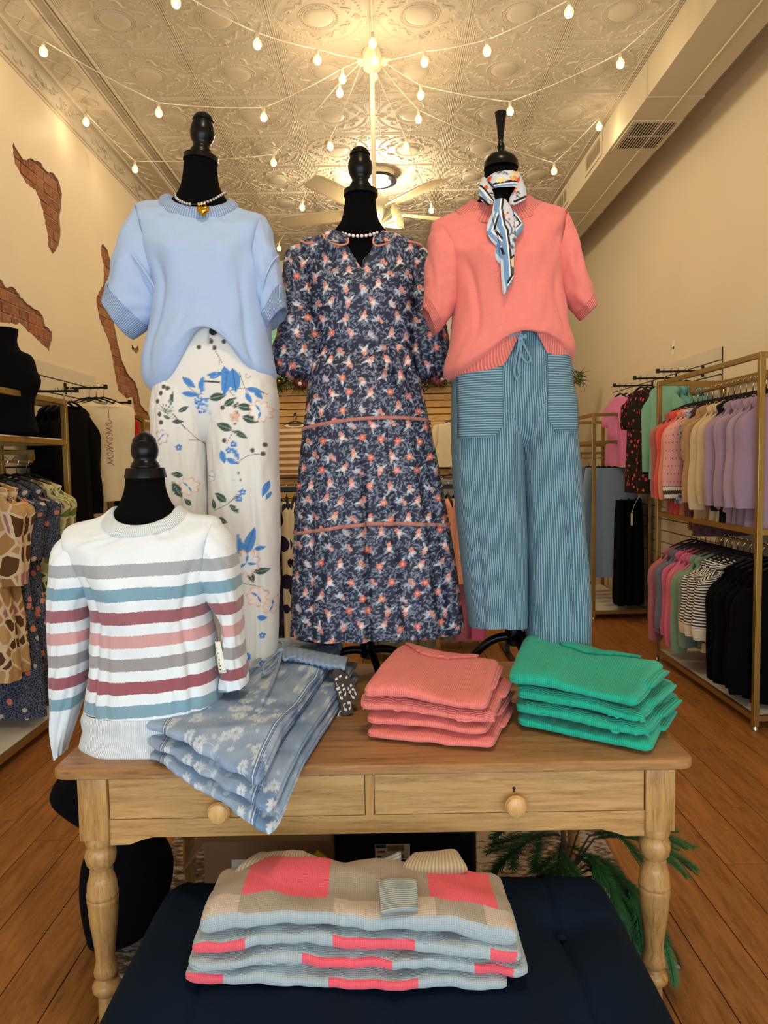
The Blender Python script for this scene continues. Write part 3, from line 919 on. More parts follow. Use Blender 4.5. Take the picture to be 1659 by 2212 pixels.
def ribbon(name, mat, parent, Lp, Rp, n=24, m=8, paint=None, bulge=0.0, th=0.002, bdir=(0, -1, 0), wave=None):
    """cloth strip between two world polylines"""
    Lp, Rp = np.array(Lp, float), np.array(Rp, float)
    def rs(P):
        if len(P) > 2: return cr_interp(P[:, None, :], n + 1)[0][:, 0]
        t = np.linspace(0, 1, n + 1)[:, None]; return P[0] * (1 - t) + P[1] * t
    A, B = rs(Lp), rs(Rp); t = np.linspace(0, 1, m + 1)
    G = A[:, None] * (1 - t)[None, :, None] + B[:, None] * t[None, :, None]
    G = G + (4 * t * (1 - t))[None, :, None] * bulge * np.array(bdir)[None, None]
    if wave is not None: G = G + wave(np.linspace(0, 1, n + 1)[:, None], t[None])[..., None] * np.array(bdir)[None, None]
    i, j = np.meshgrid(np.arange(n), np.arange(m), indexing='ij'); a = (i * (m + 1) + j).ravel()
    F = np.stack([a, a + 1, a + m + 2, a + m + 1], axis=1)
    V = G.reshape(-1, 3)
    L = np.concatenate([[0], np.cumsum(np.linalg.norm(np.diff(G[:, m // 2], axis=0), axis=1))])
    W = np.linalg.norm(A - B, axis=1).mean()
    uv = np.stack([np.repeat((t * W)[None], n + 1, 0), np.repeat(L[:, None], m + 1, 1)], axis=2)
    o = root_loc(parent)
    ob = put(name, fast_mesh(name, V - o, F, uv, paint(V) if paint else None), mat, parent)
    md = ob.modifiers.new('thickness', 'SOLIDIFY'); md.thickness = th; md.offset = 0
    return ob


# ================================================================== table
m_oak = wood('old_oak', '936838', 'c79b60', axis=0, scale=1.6, rough=0.42, stretch=16, tint=0.06)
m_oak_v = wood('old_oak_leg', '835a2f', 'c09459', axis=2, scale=1.6, rough=0.3, stretch=14, tint=0.05)
m_oak_top = wood('worn_oak_top', '70492a', 'a87c4c', axis=0, scale=1.2, rough=0.38, stretch=12, tint=0.0)
TX0, TX1, TY0, TY1, TZ = -0.778, 0.707, 1.582, 2.412, 0.76
table = thing('wooden_table', ((TX0 + TX1) / 2, (TY0 + TY1) / 2, 0), 'old oak table with two drawers and turned legs in the centre', 'table')
pts = []
rc = 0.035
for cx_, cy_, a0 in ((TX1 - rc, TY1 - rc, 0), (TX0 + rc, TY1 - rc, 90), (TX0 + rc, TY0 + rc, 180), (TX1 - rc, TY0 + rc, 270)):
    for k in range(7):
        a = math.radians(a0 + 15 * k); pts.append((cx_ + rc * math.cos(a), cy_ + rc * math.sin(a)))
cxm, cym = (TX0 + TX1) / 2, (TY0 + TY1) / 2
mb = MB(); rings = []
for inset, z in ((0.006, TZ - 0.026), (0.0, TZ - 0.022), (0.0, TZ - 0.006), (0.003, TZ - 0.002), (0.008, TZ)):
    rings.append([(x + (cxm - x) * inset / 0.75, y + (cym - y) * inset / 0.42, z) for x, y in pts])
n = len(pts); V = [p for r in rings for p in r]
F = [(k * n + i, k * n + (i + 1) % n, (k + 1) * n + (i + 1) % n, (k + 1) * n + i) for k in range(4) for i in range(n)]
F += [tuple(range(n - 1, -1, -1)), tuple(4 * n + i for i in range(n))]
mb.add(V, F); mb.build('table_top', m_oak_top, table, smooth=True, angle=30)
LX0, LX1, LY0, LY1 = -0.690, 0.632, 1.634, 2.355
leg_prof = [(0.033, .582), (0.034, .575), (0.035, .568), (0.033, .560), (0.027, .556), (0.031, .550), (0.0355, .540), (0.0365, .530), (0.033, .512), (0.025, .501), (0.024, .497),
            (0.027, .494), (0.026, .489), (0.030, .477), (0.034, .462), (0.035, .442), (0.0365, .438), (0.0365, .431), (0.034, .428), (0.0365, .422), (0.0355, .416), (0.034, .39), (0.0315, .36), (0.0275, .33),
            (0.0245, .305), (0.0225, .28), (0.0225, .268), (0.026, .252), (0.0285, .242), (0.0275, .233), (0.020, .2255), (0.021, .222), (0.029, .215), (0.0335, .205), (0.0325, .196),
            (0.025, .186), (0.0195, .181), (0.0205, .17), (0.0225, .11), (0.020, .05), (0.016, .0)]
leg_prof = [(r, z) for r, z in reversed(leg_prof)]
for lx in (LX0, LX1):
    for ly in (LY0, LY1):
        b = MB(); b.box((lx - 0.034, ly - 0.034, 0.58), (lx + 0.034, ly + 0.034, TZ - 0.026), 0.003)
        b.lathe([(r_, z_ if (ly == LY0 or z_ > 0) else 0.0085) for r_, z_ in leg_prof], (lx, ly, 0), 28)
        b.build('leg', m_oak_v, table, smooth=True, angle=40)
ry0, ry1 = LY0 - 0.024, LY0 - 0.004
# front rails with shaped lower edge, drawers
xa, xb = LX0 + 0.034, LX1 - 0.034
xd0, xd1 = ay(790, 1740, ry0)[0], ay(808, 1740, ry0)[0]
MB().box((xa, ry0, 0.7275), (xb, ry1, TZ - 0.026)).build('top_rail', m_oak, table)
low = [(xa, 0.565), (xa + 0.045, 0.566), (xa + 0.07, 0.575), (xa + 0.10, 0.583), (xb - 0.10, 0.583), (xb - 0.07, 0.575), (xb - 0.045, 0.566), (xb, 0.565)]
poly = [(x, ry0, z) for x, z in low] + [(xb, ry0, 0.627), (xa, ry0, 0.627)]
MB().prism(poly, (0, 0.02, 0)).build('front_rail', m_oak, table)
MB().box((xd0, ry0 + 0.001, 0.627), (xd1, ry1, 0.7275)).build('drawer_divider', m_oak_v, table)
for a, b_, kx in ((xa, xd0, 478), (xd1, xb, 1110)):
    d = MB().box((a + 0.002, ry0 - 0.001, 0.6285), (b_ - 0.002, ry1, 0.7245), 0.0015).build('drawer', m_oak, table)
    k = ay(kx, 1730 if kx > 800 else 1744, ry0)
    kn = MB(); kn.lathe([(0.009, 0.0), (0.009, 0.008), (0.012, 0.012), (0.023, 0.018), (0.026, 0.026), (0.022, 0.034), (0.012, 0.038), (0.001, 0.039)], (k[0], ry0 - 0.001, k[2]), 24, axis=(0, -1, 0))
    kn.build('knob', wood('turned_knob', 'b98245', 'dcae6c', 2, 3, 0.35, 6), d, smooth=True)
    kh = MB(); kh.lathe([(0.004, 0), (0.004, 0.001)], (k[0], ry0 - 0.0012, k[2] + 0.031), 10, axis=(0, -1, 0)); kh.box((k[0] - 0.0015, ry0 - 0.0025, k[2] + 0.022), (k[0] + 0.0015, ry0 - 0.0012, k[2] + 0.030))
    kh.build('keyhole', m_dark, d)
for lx in (LX0, LX1): MB().box((lx - 0.010, LY0 + 0.034, 0.585), (lx + 0.010, LY1 - 0.034, TZ - 0.026)).build('side_rail', m_oak, table)
MB().box((xa, LY1 - 0.010, 0.585), (xb, LY1 + 0.010, TZ - 0.026)).build('back_rail', m_oak, table)

# ================================================================== rug, ottoman
def rug_mat():
    t = NT('worn_rug'); o = t.obj()
    a = t.noise(t.mapping(o, (1, 2.2, 1)), 26, 6, 0.7); b = t.noise(o, 4, 3)
    f = t.math('MULTIPLY_ADD', b, 0.45, t.math('MULTIPLY', a, 0.75))
    c = t.ramp(f, [(0.48, lin('241b17')), (0.58, lin('5a4a3e')), (0.66, lin('a89a86'))])
    t.bump(t.noise(o, 300, 2), 0.6, 0.004)
    return t.out(c, 0.95)


rug = MB(); rug.box((-0.84, 1.93, 0.0005), (0.815, 3.6, 0.008), 0.003)
r = rug.build('area_rug', rug_mat(), origin=(0, 2.7, 0)); tag(r, 'dark distressed patterned rug under the table', 'rug')
MB().box((-0.845, 1.922, 0.0005), (0.82, 1.932, 0.009), 0.002).build('bound_edge', plain('rug_binding', '8a8784', 0.8), r, origin=(0, 2.7, 0))

m_velvet = plain('navy_velvet', '081728', 0.85, var=0.25, nscale=5, bump=0.15, bscale=200, spec=0.12)
ott = thing('tufted_ottoman', (0, 1.32, 0), 'navy velvet tufted ottoman pushed under the table front', 'ottoman')
OX0, OX1, OY0, OY1, OZ = -0.555, 0.525, 0.98, 1.672, 0.46
tufts = [(x, y) for x in (-0.372, 0.0, 0.365) for y in (1.46, 1.17)]


def tuftfn(S, T):
    X = OX0 + (OX1 - OX0) * S; Y = OY0 + (OY1 - OY0) * T; z = np.zeros_like(X)
    for tx, ty in tufts:
        d2 = (X - tx) ** 2 + (Y - ty) ** 2
        z -= 0.028 * np.exp(-d2 / 0.0016) + 0.012 * np.exp(-d2 / 0.012)
        ang = np.arctan2(Y - ty, X - tx)
        z -= 0.006 * np.exp(-d2 / 0.018) * np.exp(-(np.sin(ang * 2) ** 2) / 0.02)
    for yl in (1.46,): z -= 0.009 * np.exp(-((Y - yl - 0.012 * np.sin(X * 17)) / 0.008) ** 2)
    for tx in (-0.372, 0.0, 0.365): z -= 0.005 * np.exp(-((X - tx) / 0.006) ** 2)
    return z


folded('cushion', m_velvet, ott, (OX0, OY0), (OX1, OY0), (OX1, OY1), (OX0, OY1), 0.29, OZ - 0.29, ns=150, nc=160, e=0.34, round_s=0.06, amp=0.002, topfn=tuftfn)
for tx, ty in tufts: MB().ball((tx, ty, OZ - 0.034), 0.012, 12, (1, 1, 0.5)).build('tuft_button', m_velvet, ott, smooth=True)
MB().box((OX0 + 0.012, OY0 + 0.012, 0.09), (OX1 - 0.012, OY1 - 0.012, 0.30), 0.012).build('base', m_velvet, ott)
for x in (OX0 + 0.06, OX1 - 0.06):
    for y in (OY0 + 0.06, OY1 - 0.06): MB().lathe([(0.014, 0), (0.022, 0.09)], (x, y, 0), 14).build('leg', plain('dark_wood_leg', '22150e', 0.4), ott, smooth=True)

# ================================================================== folded patchwork sweaters on the ottoman
kn_grey = knit('grey_blue_knit', 'aeb9ba', 0.0046, 0.0036, 0.6, groove_shade=0.74)
kn_coralp = knit('coral_pink_knit', 'f0606c', 0.0046, 0.0036, 0.6, groove_shade=0.8)
kn_warmlit = knit('warm_lit_knit', 'ab9c88', 0.0046, 0.0036, 0.6, groove_shade=0.74)  # grey knit with warm lamplight painted into its colour, for upper faces
kn_warmlit_pale = knit('beige_knit', 'c9b59f', 0.0046, 0.0036, 0.6, groove_shade=0.76)  # paler tone of the same painted warm light
kn_ribg = knit('grey_rib', 'b9c2be', 0.0085, 0, 1.0, groove_shade=0.5)
PM = [kn_grey, kn_coralp, kn_warmlit, kn_warmlit_pale]


def patch_layer(k, xl, xr, yf, yb, z0, h, blocks, top, topfn=None, label=''):
    t = thing('folded_sweater', ((xl + xr) / 2, (yf + yb) / 2, z0), label, 'sweater', 'patchwork sweaters folded on the ottoman')
    def mf(S, ph):
        out = np.zeros(len(S), int)
        front = (ph > 0.25) & (ph < 0.75)
        topm = (ph < 0.42)
        for a, b_, c_ in blocks: out[(~topm) & (S >= a) & (S < b_)] = c_
        for a, b_, p0, p1, c_ in top: out[topm & (S >= a) & (S < b_) & (ph >= p0) & (ph < p1)] = c_
        return out
    folded('body', PM, t, (xl, yf + 0.03), (xr, yf), (xr, yb), (xl, yb + 0.02), z0, h, ns=160, nc=90, e=0.6, seed=31 + k, amp=0.006, layers=2, round_s=0.05, matfn=mf, topfn=topfn, drape=lambda X, Y: 0.006 * k * np.sin(X * 8.5 + 2.6) + 0.002 * k * np.sin(X * 19))
    return t


pz = OZ + 0.001
pl_lab = ['bottom', 'second from bottom', 'third from bottom', 'top']
XLs = [(-0.398, 0.218), (-0.392, 0.258), (-0.385, 0.245), (-0.368, 0.238)]
frontb = [[(0, .12, 1), (.12, .45, 0), (.45, .72, 1), (.72, 1, 0)], [(0, .10, 0), (.10, .34, 0), (.34, .60, 1), (.60, .84, 0), (.84, .95, 1), (.95, 1.01, 0)],
          [(0, .17, 1), (.17, .43, 0), (.43, .68, 1), (.68, .9, 0), (.9, .98, 1), (.98, 1.01, 0)], [(0, 1.01, 0)]]
topb = [(0, 1.01, 0, .05, 2), (0.0, 1.01, 0.05, .29, 2), (.0, .12, .29, .42, 3), (.12, .42, .29, .42, 2), (.42, .74, .29, .42, 3), (.74, .90, .29, .42, 2), (.90, 1.01, .29, .42, 3), (.12, .40, .12, .30, 1), (.73, .95, .10, .29, 1)]
hh = [0.031, 0.031, 0.034, 0.042]
for k in range(4):
    x0, x1 = XLs[k]
    t = patch_layer(k, x0, x1, 1.25 + 0.003 * k, 1.455, pz, hh[k], frontb[k], topb if k == 3 else [(0, 1.01, 0, .42, 0)],
                    topfn=(lambda S, T: 0.012 * np.sin(S * 5.2 + 2.2) * (T < 0.5) + 0.006) if k == 3 else None,
                    label='grey and coral patchwork sweater, %s of the ottoman stack' % pl_lab[k])
    ptop = t; pz += hh[k] + 0.0005
# turned-back sleeve cuff on the top one, its folded shoulders and collar behind
c0, c1 = az(818, 1905, pz + 0.014), az(900, 1903, pz + 0.014); c2, c3 = az(824, 1975, pz + 0.013), az(902, 1968, pz + 0.013)
ribbon('cuff', knit('grey_rib_cuff', 'bcc6c2', 0.0062, 0, 1.0, groove_shade=0.5, swap=True), ptop, [c0, c2], [c1, c3], 20, 12, th=0.008, bulge=0.004, bdir=(0, 0, 1))
for (xa_, xb_) in ((505, 672), (858, 1012)):
    A = az(xa_, 1893, pz); B = az(xb_, 1887, pz)
    folded('folded_shoulder', knit('warm_lit_rib%d' % xa_, 'bfa884', 0.0075, 0, 0.8, groove_shade=0.62), ptop, (A[0], A[1] + 0.01), (B[0], B[1] + 0.01), (B[0] - 0.015, B[1] + 0.07), (A[0] + 0.035, A[1] + 0.07), pz - 0.016, 0.034, ns=50, nc=36, e=0.7, round_s=0.14, amp=0.004, seed=xa_)  # rib tinted tan, warm light on the top painted in
A = az(655, 1888, pz); B = az(868, 1883, pz)
S = np.linspace(0, 1, 20)
P0 = np.array([(A[0] + (B[0] - A[0]) * q, A[1] + 0.065 - 0.03 * math.sin(q * math.pi), pz - 0.002 - 0.012 * math.sin(q * math.pi)) for q in S])
ribbon('collar', kn_ribg, ptop, P0 + (0, 0.012, 0.0), P0 + (0, -0.014, -0.003), 50, 6, th=0.008, bulge=0.004, bdir=(0, 0, 1))

# ================================================================== things under the table
m_card = plain('cardboard', '7d5a3a', 0.85, var=0.08, nscale=10)
bx = thing('cardboard_box', (-0.34, 2.25, 0), 'brown cardboard box with shipping labels under the table', 'box')
BX0, BX1, BY = ay(440, 1850, 2.08)[0], ay(722, 1850, 2.08)[0], 2.08
MB().box((BX0, BY, 0.009), (BX1, BY + 0.28, 0.31), 0.002).build('body', m_card, bx)
MB().prism([(BX0, BY, 0.305), (BX0, BY + 0.26, 0.305), (BX0 - 0.07, BY + 0.26, 0.22), (BX0 - 0.07, BY, 0.22)], (0.003, 0, -0.003)).build('flap', m_card, bx)
def decal(par, name, mat, x0, y0, x1, y1, Y, th=0.001):
    a, b_ = ay(x0, y0, Y), ay(x1, y1, Y)
    return MB().box((min(a[0], b_[0]), Y - th, min(a[2], b_[2])), (max(a[0], b_[0]), Y - 0.0001, max(a[2], b_[2]))).build(name, mat, par)
m_paper = plain('white_paper', 'cfc9c0', 0.7, var=0.02); m_ink = plain('black_ink', '1d1b1a', 0.7); m_yel = plain('yellow_sticker', 'd8b80e', 0.6)
lb = decal(bx, 'shipping_label', m_paper, 500, 1857, 621, 1925, BY)
for k in range(12): decal(lb, 'bar', m_ink, 594, 1860 + k * 2.0, 613, 1861.1 + k * 2.0, BY - 0.001, 0.0006)
for k in range(5): decal(lb, 'bar', m_ink, 545 + k * 2.6, 1877, 546.4 + k * 2.6, 1890, BY - 0.001, 0.0006)
fm = MB()
for q in ((549, 1860, 561, 1861.4), (549, 1869.5, 561, 1871), (549, 1860, 550.4, 1871), (559.6, 1860, 561, 1871)):
    a, b_ = ay(q[0], q[1], BY), ay(q[2], q[3], BY); fm.box((a[0], BY - 0.0018, b_[2]), (b_[0], BY - 0.0012, a[2]))
fm.build('letter_frame', m_ink, lb)
me = text_mesh('G', 0.013, 0.0004); o = put('lettering', me, m_ink, lb); o.rotation_euler = (math.pi / 2, math.pi / 2, 0); p = ay(555, 1865.5, BY) - root_loc(lb); o.location = (p[0], p[1] - 0.0016, p[2])
a = ay(683, 1861, BY); ca, sa = math.cos(0.95), math.sin(0.95)
st = MB(); st.prism([(a[0] + (u * ca - v * sa), BY - 0.0015, a[2] + (u * sa + v * ca)) for u, v in ((-.032, -.018), (.032, -.018), (.032, .018), (-.032, .018))], (0, 0.001, 0)); st = st.build('yellow_label', m_yel, bx)
me = text_mesh('23-1578', 0.013, 0.0003); o = put('lettering', me, m_ink, st); o.rotation_euler = (math.pi / 2, -0.95 - 0.0, 0); o.location = Vector(a - root_loc(st)) + Vector((0.006, -0.0025, -0.004))
bn = thing('storage_bin', (0.08, 2.3, 0), 'black plastic storage bin with a paper label beside the cardboard box', 'bin')
m_blackpl = plain('black_plastic', '0b0b0d', 0.35)
NX0, NX1, NY = ay(728, 1850, 2.1)[0], ay(1030, 1850, 2.1)[0], 2.1
MB().box((NX0, NY, 0.009), (NX1, NY + 0.25, 0.37), 0.012).build('body', m_blackpl, bn)
MB().box((NX0 - 0.012, NY - 0.012, 0.345), (NX1 + 0.012, NY + 0.26, 0.385), 0.008).build('lid', m_blackpl, bn)
nl = decal(bn, 'paper_label', m_paper, 810, 1824, 886, 1856, NY)
decal(nl, 'picture', plain('label_photo', '8a6a3c', 0.6, var=0.4, nscale=120), 836, 1826, 873, 1838, NY - 0.001, 0.0006)
decal(nl, 'picture', plain('label_photo_dark', '232a38', 0.6, var=0.4, nscale=90), 812, 1825, 834, 1832, NY - 0.001, 0.0006)
for k in range(8): decal(nl, 'bar', m_ink, 856 + k * 2.2, 1846, 857.2 + k * 2.2, 1853, NY - 0.001, 0.0006)
decal(nl, 'brand_mark', plain('label_red', '9c3b2c', 0.6), 815, 1838, 832, 1842, NY - 0.001, 0.0006)
decal(nl, 'fine_print', m_ink, 815, 1849, 824, 1853, NY - 0.001, 0.0006)

# bare torso form on the floor
m_form = plain('black_jersey', '07070a', 0.9, var=0.15, nscale=40, bump=0.1, bscale=500, spec=0.1)
tf = Loft(rows_px([(196, 2078, 328, 2058, 0.085), (186, 2030, 352, 2020, 0.10), (180, 1960, 372, 1955, 0.115), (184, 1915, 372, 1912, 0.115), (196, 1868, 350, 1866, 0.10), (186, 1832, 328, 1825, 0.09), (142, 1800, 326, 1795, 0.10),
                   (118, 1775, 332, 1770, 0.11), (128, 1738, 336, 1735, 0.11), (165, 1705, 330, 1702, 0.10), (200, 1690, 300, 1690, 0.07), (230, 1680, 270, 1680, 0.03)], 2.09), 64, 60, 0.95)
tf.Q[:, :, 2] += 0.009 - tf.Q[:, :, 2].min()
o = tf.build('torso_form', m_form, origin=(-0.76, 2.09, 0)); tag(o, 'bare black torso form standing on the floor behind the front table leg', 'mannequin')

# ------------------------------------------------------------------ pine plant
m_needle = plain('pine_needle', '2f6a38', 0.6, var=0.3, nscale=30)
m_branch = plain('pine_branch', '4d3320', 0.8)
pp = az(1210, 1960, 0.0); pc = np.array([0.50, 1.99, 0.0])
plant = thing('potted_pine', pc, 'artificial pine in a black pot beside the ottoman', 'plant')
MB().lathe([(0.075, 0.009), (0.095, 0.17), (0.105, 0.172), (0.105, 0.20), (0.092, 0.20), (0.09, 0.175)], pc, 28).build('pot', m_blackpl, plant, smooth=True, angle=40)
prn = random.Random(11)


def frond(mb_n, p0, d0, L, droop, w=0.030, sub=True):
    p = np.array(p0, float); d = np.array(d0, float); d /= np.linalg.norm(d); pts = [p.copy()]; st = 0.012; k = 0
    while k * st < L:
        d = d + np.array([0, 0, -droop * st]); d /= np.linalg.norm(d); p = p + d * st; pts.append(p.copy()); k += 1
    for i, q in enumerate(pts[1:-1]):
        t = i / max(1, len(pts) - 2); T = pts[i + 2] - pts[i]; T /= np.linalg.norm(T)
        up = np.array([0, 0, 1.0]); s = np.cross(T, up); s /= max(1e-6, np.linalg.norm(s)); u2 = np.cross(s, T)
        ww = 1.05 * w * (0.55 + 0.45 * math.sin(math.pi * min(1, 0.15 + 0.85 * (1 - t))))
        for h in range(2):
            base = q + T * (h * 0.006)
            for sgn in (1, -1, 0.6, -0.6, 0.2, -0.2):
                dirv = s * sgn + T * 0.75 + u2 * (0.45 - 0.35 * abs(sgn)) + np.array([prn.uniform(-.1, .1) for _ in range(3)])
                dirv /= np.linalg.norm(dirv); e = base + dirv * ww; sd = np.cross(dirv, u2) * 0.0024
                mb_n.add([base - sd, base + sd, e], [(0, 1, 2)])
    return pts


top = pc + np.array([0, 0, 0.42])
MB().tube([pc + (0, 0, 0.15), pc + (0.01, 0, 0.3), top], [0.011, 0.009, 0.006], 8).build('stem', m_branch, plant, smooth=True)
fronds = [((0.09, -0.05, 0.30), (0.9, -0.30, 0.0), 0.30, 11.0), ((0.10, -0.03, 0.26), (0.7, -0.25, 0.0), 0.28, 9.0), ((0.11, -0.06, 0.28), (0.55, -0.35, 0.1), 0.34, 9.0), ((0.10, 0.02, 0.34), (1.0, 0.1, 0.15), 0.36, 3.2), ((0.05, -0.02, 0.30), (0.9, -0.25, 0.1), 0.36, 10.0), ((0.06, -0.03, 0.29), (0.8, -0.35, 0.0), 0.38, 9.5), ((0.07, -0.02, 0.27), (0.7, -0.2, 0.0), 0.30, 9.0), ((0.02, 0, 0.33), (0.5, -0.6, 0.25), 0.26, 9.0),
          ((0, 0, 0.38), (0.9, 0.3, 0.5), 0.3, 4.0), ((0, 0, 0.36), (-0.7, -0.5, 0.5), 0.30, 4.0), ((0, 0, 0.40), (-0.9, 0.1, 0.5), 0.3, 4.5), ((0, 0, 0.34), (-0.3, -0.9, 0.4), 0.20, 5.0),
          ((0, 0, 0.40), (0.2, 0.8, 0.5), 0.3, 4.0), ((0.08, 0, 0.36), (1.0, -0.1, 0.3), 0.30, 2.5), ((0.05, 0, 0.38), (0.8, -0.5, 0.45), 0.28, 4.0), ((0.03, 0, 0.31), (0.6, -0.75, 0.1), 0.22, 7.0), ((0.05, 0, 0.30), (0.95, 0.15, -0.02), 0.22, 7.0)]
for q, d, L, dr in fronds:
    m1 = MB(); pts = frond(m1, pc + np.array(q) * (1, 1, 1), d, L, dr, 0.036)
    mid = pts[len(pts) // 3]; dd = pts[len(pts) // 3 + 1] - mid
    for sg in (1, -1):
        s = np.cross(dd, (0, 0, 1)); s /= max(1e-6, np.linalg.norm(s))
        frond(m1, mid, dd / np.linalg.norm(dd) + s * sg * 0.7, L * 0.45, dr, 0.030)
        mid2 = pts[int(len(pts) * 0.6)]; frond(m1, mid2, dd / np.linalg.norm(dd) * 1.0 + s * sg * 0.6, L * 0.3, dr * 1.2, 0.026)
    b = m1.build('frond', m_needle, plant)
    MB().tube([pc + np.array([0, 0, 0.22])] + pts[::4], 0.003, 5).build('twig', m_branch, b, smooth=True)

# ================================================================== dress forms on the table
YA, YBd, YC, YD = 2.14, 2.30, 2.13, 1.78
m_gloss = plain('black_lacquer', '050505', 0.28, var=0.1, spec=0.22)
m_neck = plain('black_form_cloth', '060506', 0.95, var=0.2, nscale=60, bump=0.15, bscale=700, spec=0.08)
FIN = [(24, 0), (25, 4), (22, 7), (23, 11), (19, 15), (17, 22), (20, 28), (24, 36), (26, 46), (25, 56), (21, 67), (20, 70), (22, 72), (20, 78), (15, 84), (8, 88), (0.5, 89)]
FIND = [(30, 0), (31, 4), (28, 7), (28, 10), (24, 14), (23, 17), (27, 24), (29, 36), (28, 46), (25, 54), (24, 57), (25, 59), (20, 66), (13, 73), (0.7, 77)]


def form(label, Y, body, cap, fin, finbase, hub, legs, tilt=0.0):
    k = Y / FPX
    base = ay(*hub, Y)
    t = thing('dress_form', (base[0], Y, TZ), label, 'mannequin', 'dress forms on the table')
    Loft(rows_px(body, Y), 48, 50, 1.0).build('body', m_neck, t)
    c = ay(*finbase, Y)
    A = np.array([math.sin(tilt), 0, math.cos(tilt)])
    if cap == 'plate':
        MB().lathe([(34 * k, -12 * k), (36 * k, -11 * k), (36 * k, -1 * k), (35 * k, 0)], c, 36, axis=A).build('neck_cap', m_gloss, t, smooth=True, angle=30)
        MB().lathe([(r * k, z * k) for r, z in fin], c, 32, axis=A).build('finial', m_gloss, t, smooth=True, angle=60)
    elif cap == 'disc':
        MB().lathe([(44 * k, -22 * k), (44 * k, -20 * k), (40 * k, -1 * k), (38 * k, 0)], c, 40, axis=A).build('neck_cap', m_gloss, t, smooth=True, angle=30)
        MB().lathe([(r * k, z * k) for r, z in fin], c, 32, axis=A).build('finial', m_gloss, t, smooth=True, angle=60)
    else:
        MB().lathe([(36 * k, -14 * k), (36.5 * k, -8 * k), (36 * k, -2 * k), (33 * k, 4 * k), (26 * k, 12 * k), (14 * k, 18 * k), (5 * k, 20 * k)], c, 36).build('neck_cap', m_gloss, t, smooth=True, angle=60)
        MB().lathe([(4 * k, 16 * k), (7 * k, 22 * k), (8.5 * k, 29 * k), (7 * k, 36 * k), (5 * k, 40 * k), (6 * k, 50 * k), (9 * k, 75 * k), (12 * k, 96 * k), (12.5 * k, 100 * k), (10 * k, 101.5 * k), (0.5 * k, 101.5 * k)], c, 24).build('handle', m_gloss, t, smooth=True, angle=50)
    if legs:
        hz = base[2]
        MB().lathe([(0.016, 0), (0.016, 0.5)], (base[0], Y, hz - 0.01), 16).build('pole', m_blackmetal, t, smooth=True, angle=40)
        MB().lathe([(0.018, -0.045), (0.024, -0.04), (0.024, 0.01), (0.018, 0.014)], (base[0], Y, hz), 20).build('hub', m_gloss, t, smooth=True, angle=40)
        for a, L in legs:
            dx, dy = math.cos(a), math.sin(a); p = []
            for s in np.linspace(0, 1, 14):
                rr = 0.012 + L * s; z = (hz - 0.02) - (hz - 0.02 - TZ - 0.012) * (s ** 1.7 * 1.0) + 0.012 * math.sin(s * math.pi)
                p.append((base[0] + dx * rr, Y + dy * rr, z))
            MB().tube(p, [0.014 - 0.003 * s for s in np.linspace(0, 1, 14)], 10).build('leg', m_gloss, t, smooth=True)
    else:
        MB().lathe([(0.10, 0.0), (0.10, 0.012), (0.03, 0.018), (0.02, 0.03), (0.016, 0.05), (0.016, 0.2)], (base[0], Y, TZ + 0.0005), 32).build('base', m_gloss, t, smooth=True, angle=40)
    return t


fA = form('black dress form with urn finial wearing the light blue top and floral trousers', YA,
     [(399, 346, 469, 352, 0.046), (396, 375, 470, 380, 0.046), (392, 400, 475, 406, 0.050), (383, 420, 487, 428, 0.052), (364, 440, 506, 449, 0.056), (335, 466, 540, 476, 0.062), (322, 510, 552, 515, 0.075), (335, 600, 552, 600, 0.10), (352, 700, 545, 700, 0.085), (370, 800, 555, 800, 0.085), (385, 850, 540, 850, 0.06), (440, 875, 480, 875, 0.02)],
     'plate', FIN, (434, 338), (450, 1395), [(math.radians(a), 0.16) for a in (200, 320, 80)], tilt=0.10)
fB = form('black dress form with urn finial wearing the navy floral dress', YBd,
     [(746, 420, 811, 421, 0.047), (743, 450, 813, 451, 0.047), (737, 478, 820, 480, 0.052), (722, 500, 836, 501, 0.060), (704, 520, 858, 522, 0.056), (690, 550, 872, 550, 0.058), (695, 620, 876, 620, 0.085), (705, 720, 868, 720, 0.078), (700, 800, 875, 800, 0.09), (720, 900, 860, 900, 0.08), (770, 940, 800, 940, 0.02)],
     'plate', FIN, (779, 412), (794, 1392), [(math.radians(a), 0.165) for a in (180, 285, 10)], tilt=0.0)
fC = form('black dress form with slim tapered handle wearing the coral sweater and striped trousers', YC,
     [(1047, 372, 1116, 372, 0.046), (1044, 395, 1118, 395, 0.046), (1040, 420, 1123, 420, 0.050), (1025, 442, 1138, 440, 0.058), (985, 470, 1172, 465, 0.068), (958, 510, 1200, 500, 0.08), (985, 600, 1195, 600, 0.10), (1000, 700, 1190, 700, 0.085), (1010, 800, 1200, 800, 0.085), (1025, 850, 1190, 850, 0.06), (1090, 875, 1130, 875, 0.02)],
     'dome', None, (1082, 350), (1110, 1362), [(math.radians(a), 0.165) for a in (172, 278, 25)])
fD = form('short black torso form with ball finial wearing the striped sweater', YD,
     [(274, 1026, 354, 1026, 0.050), (270, 1060, 358, 1060, 0.050), (258, 1090, 372, 1090, 0.055), (240, 1114, 392, 1112, 0.060), (205, 1145, 425, 1140, 0.066), (185, 1190, 440, 1185, 0.08), (215, 1290, 435, 1290, 0.10), (225, 1400, 440, 1400, 0.09), (215, 1520, 450, 1520, 0.10), (230, 1580, 440, 1580, 0.095)],
     'disc', FIND, (314, 1010), (320, 1560), None)

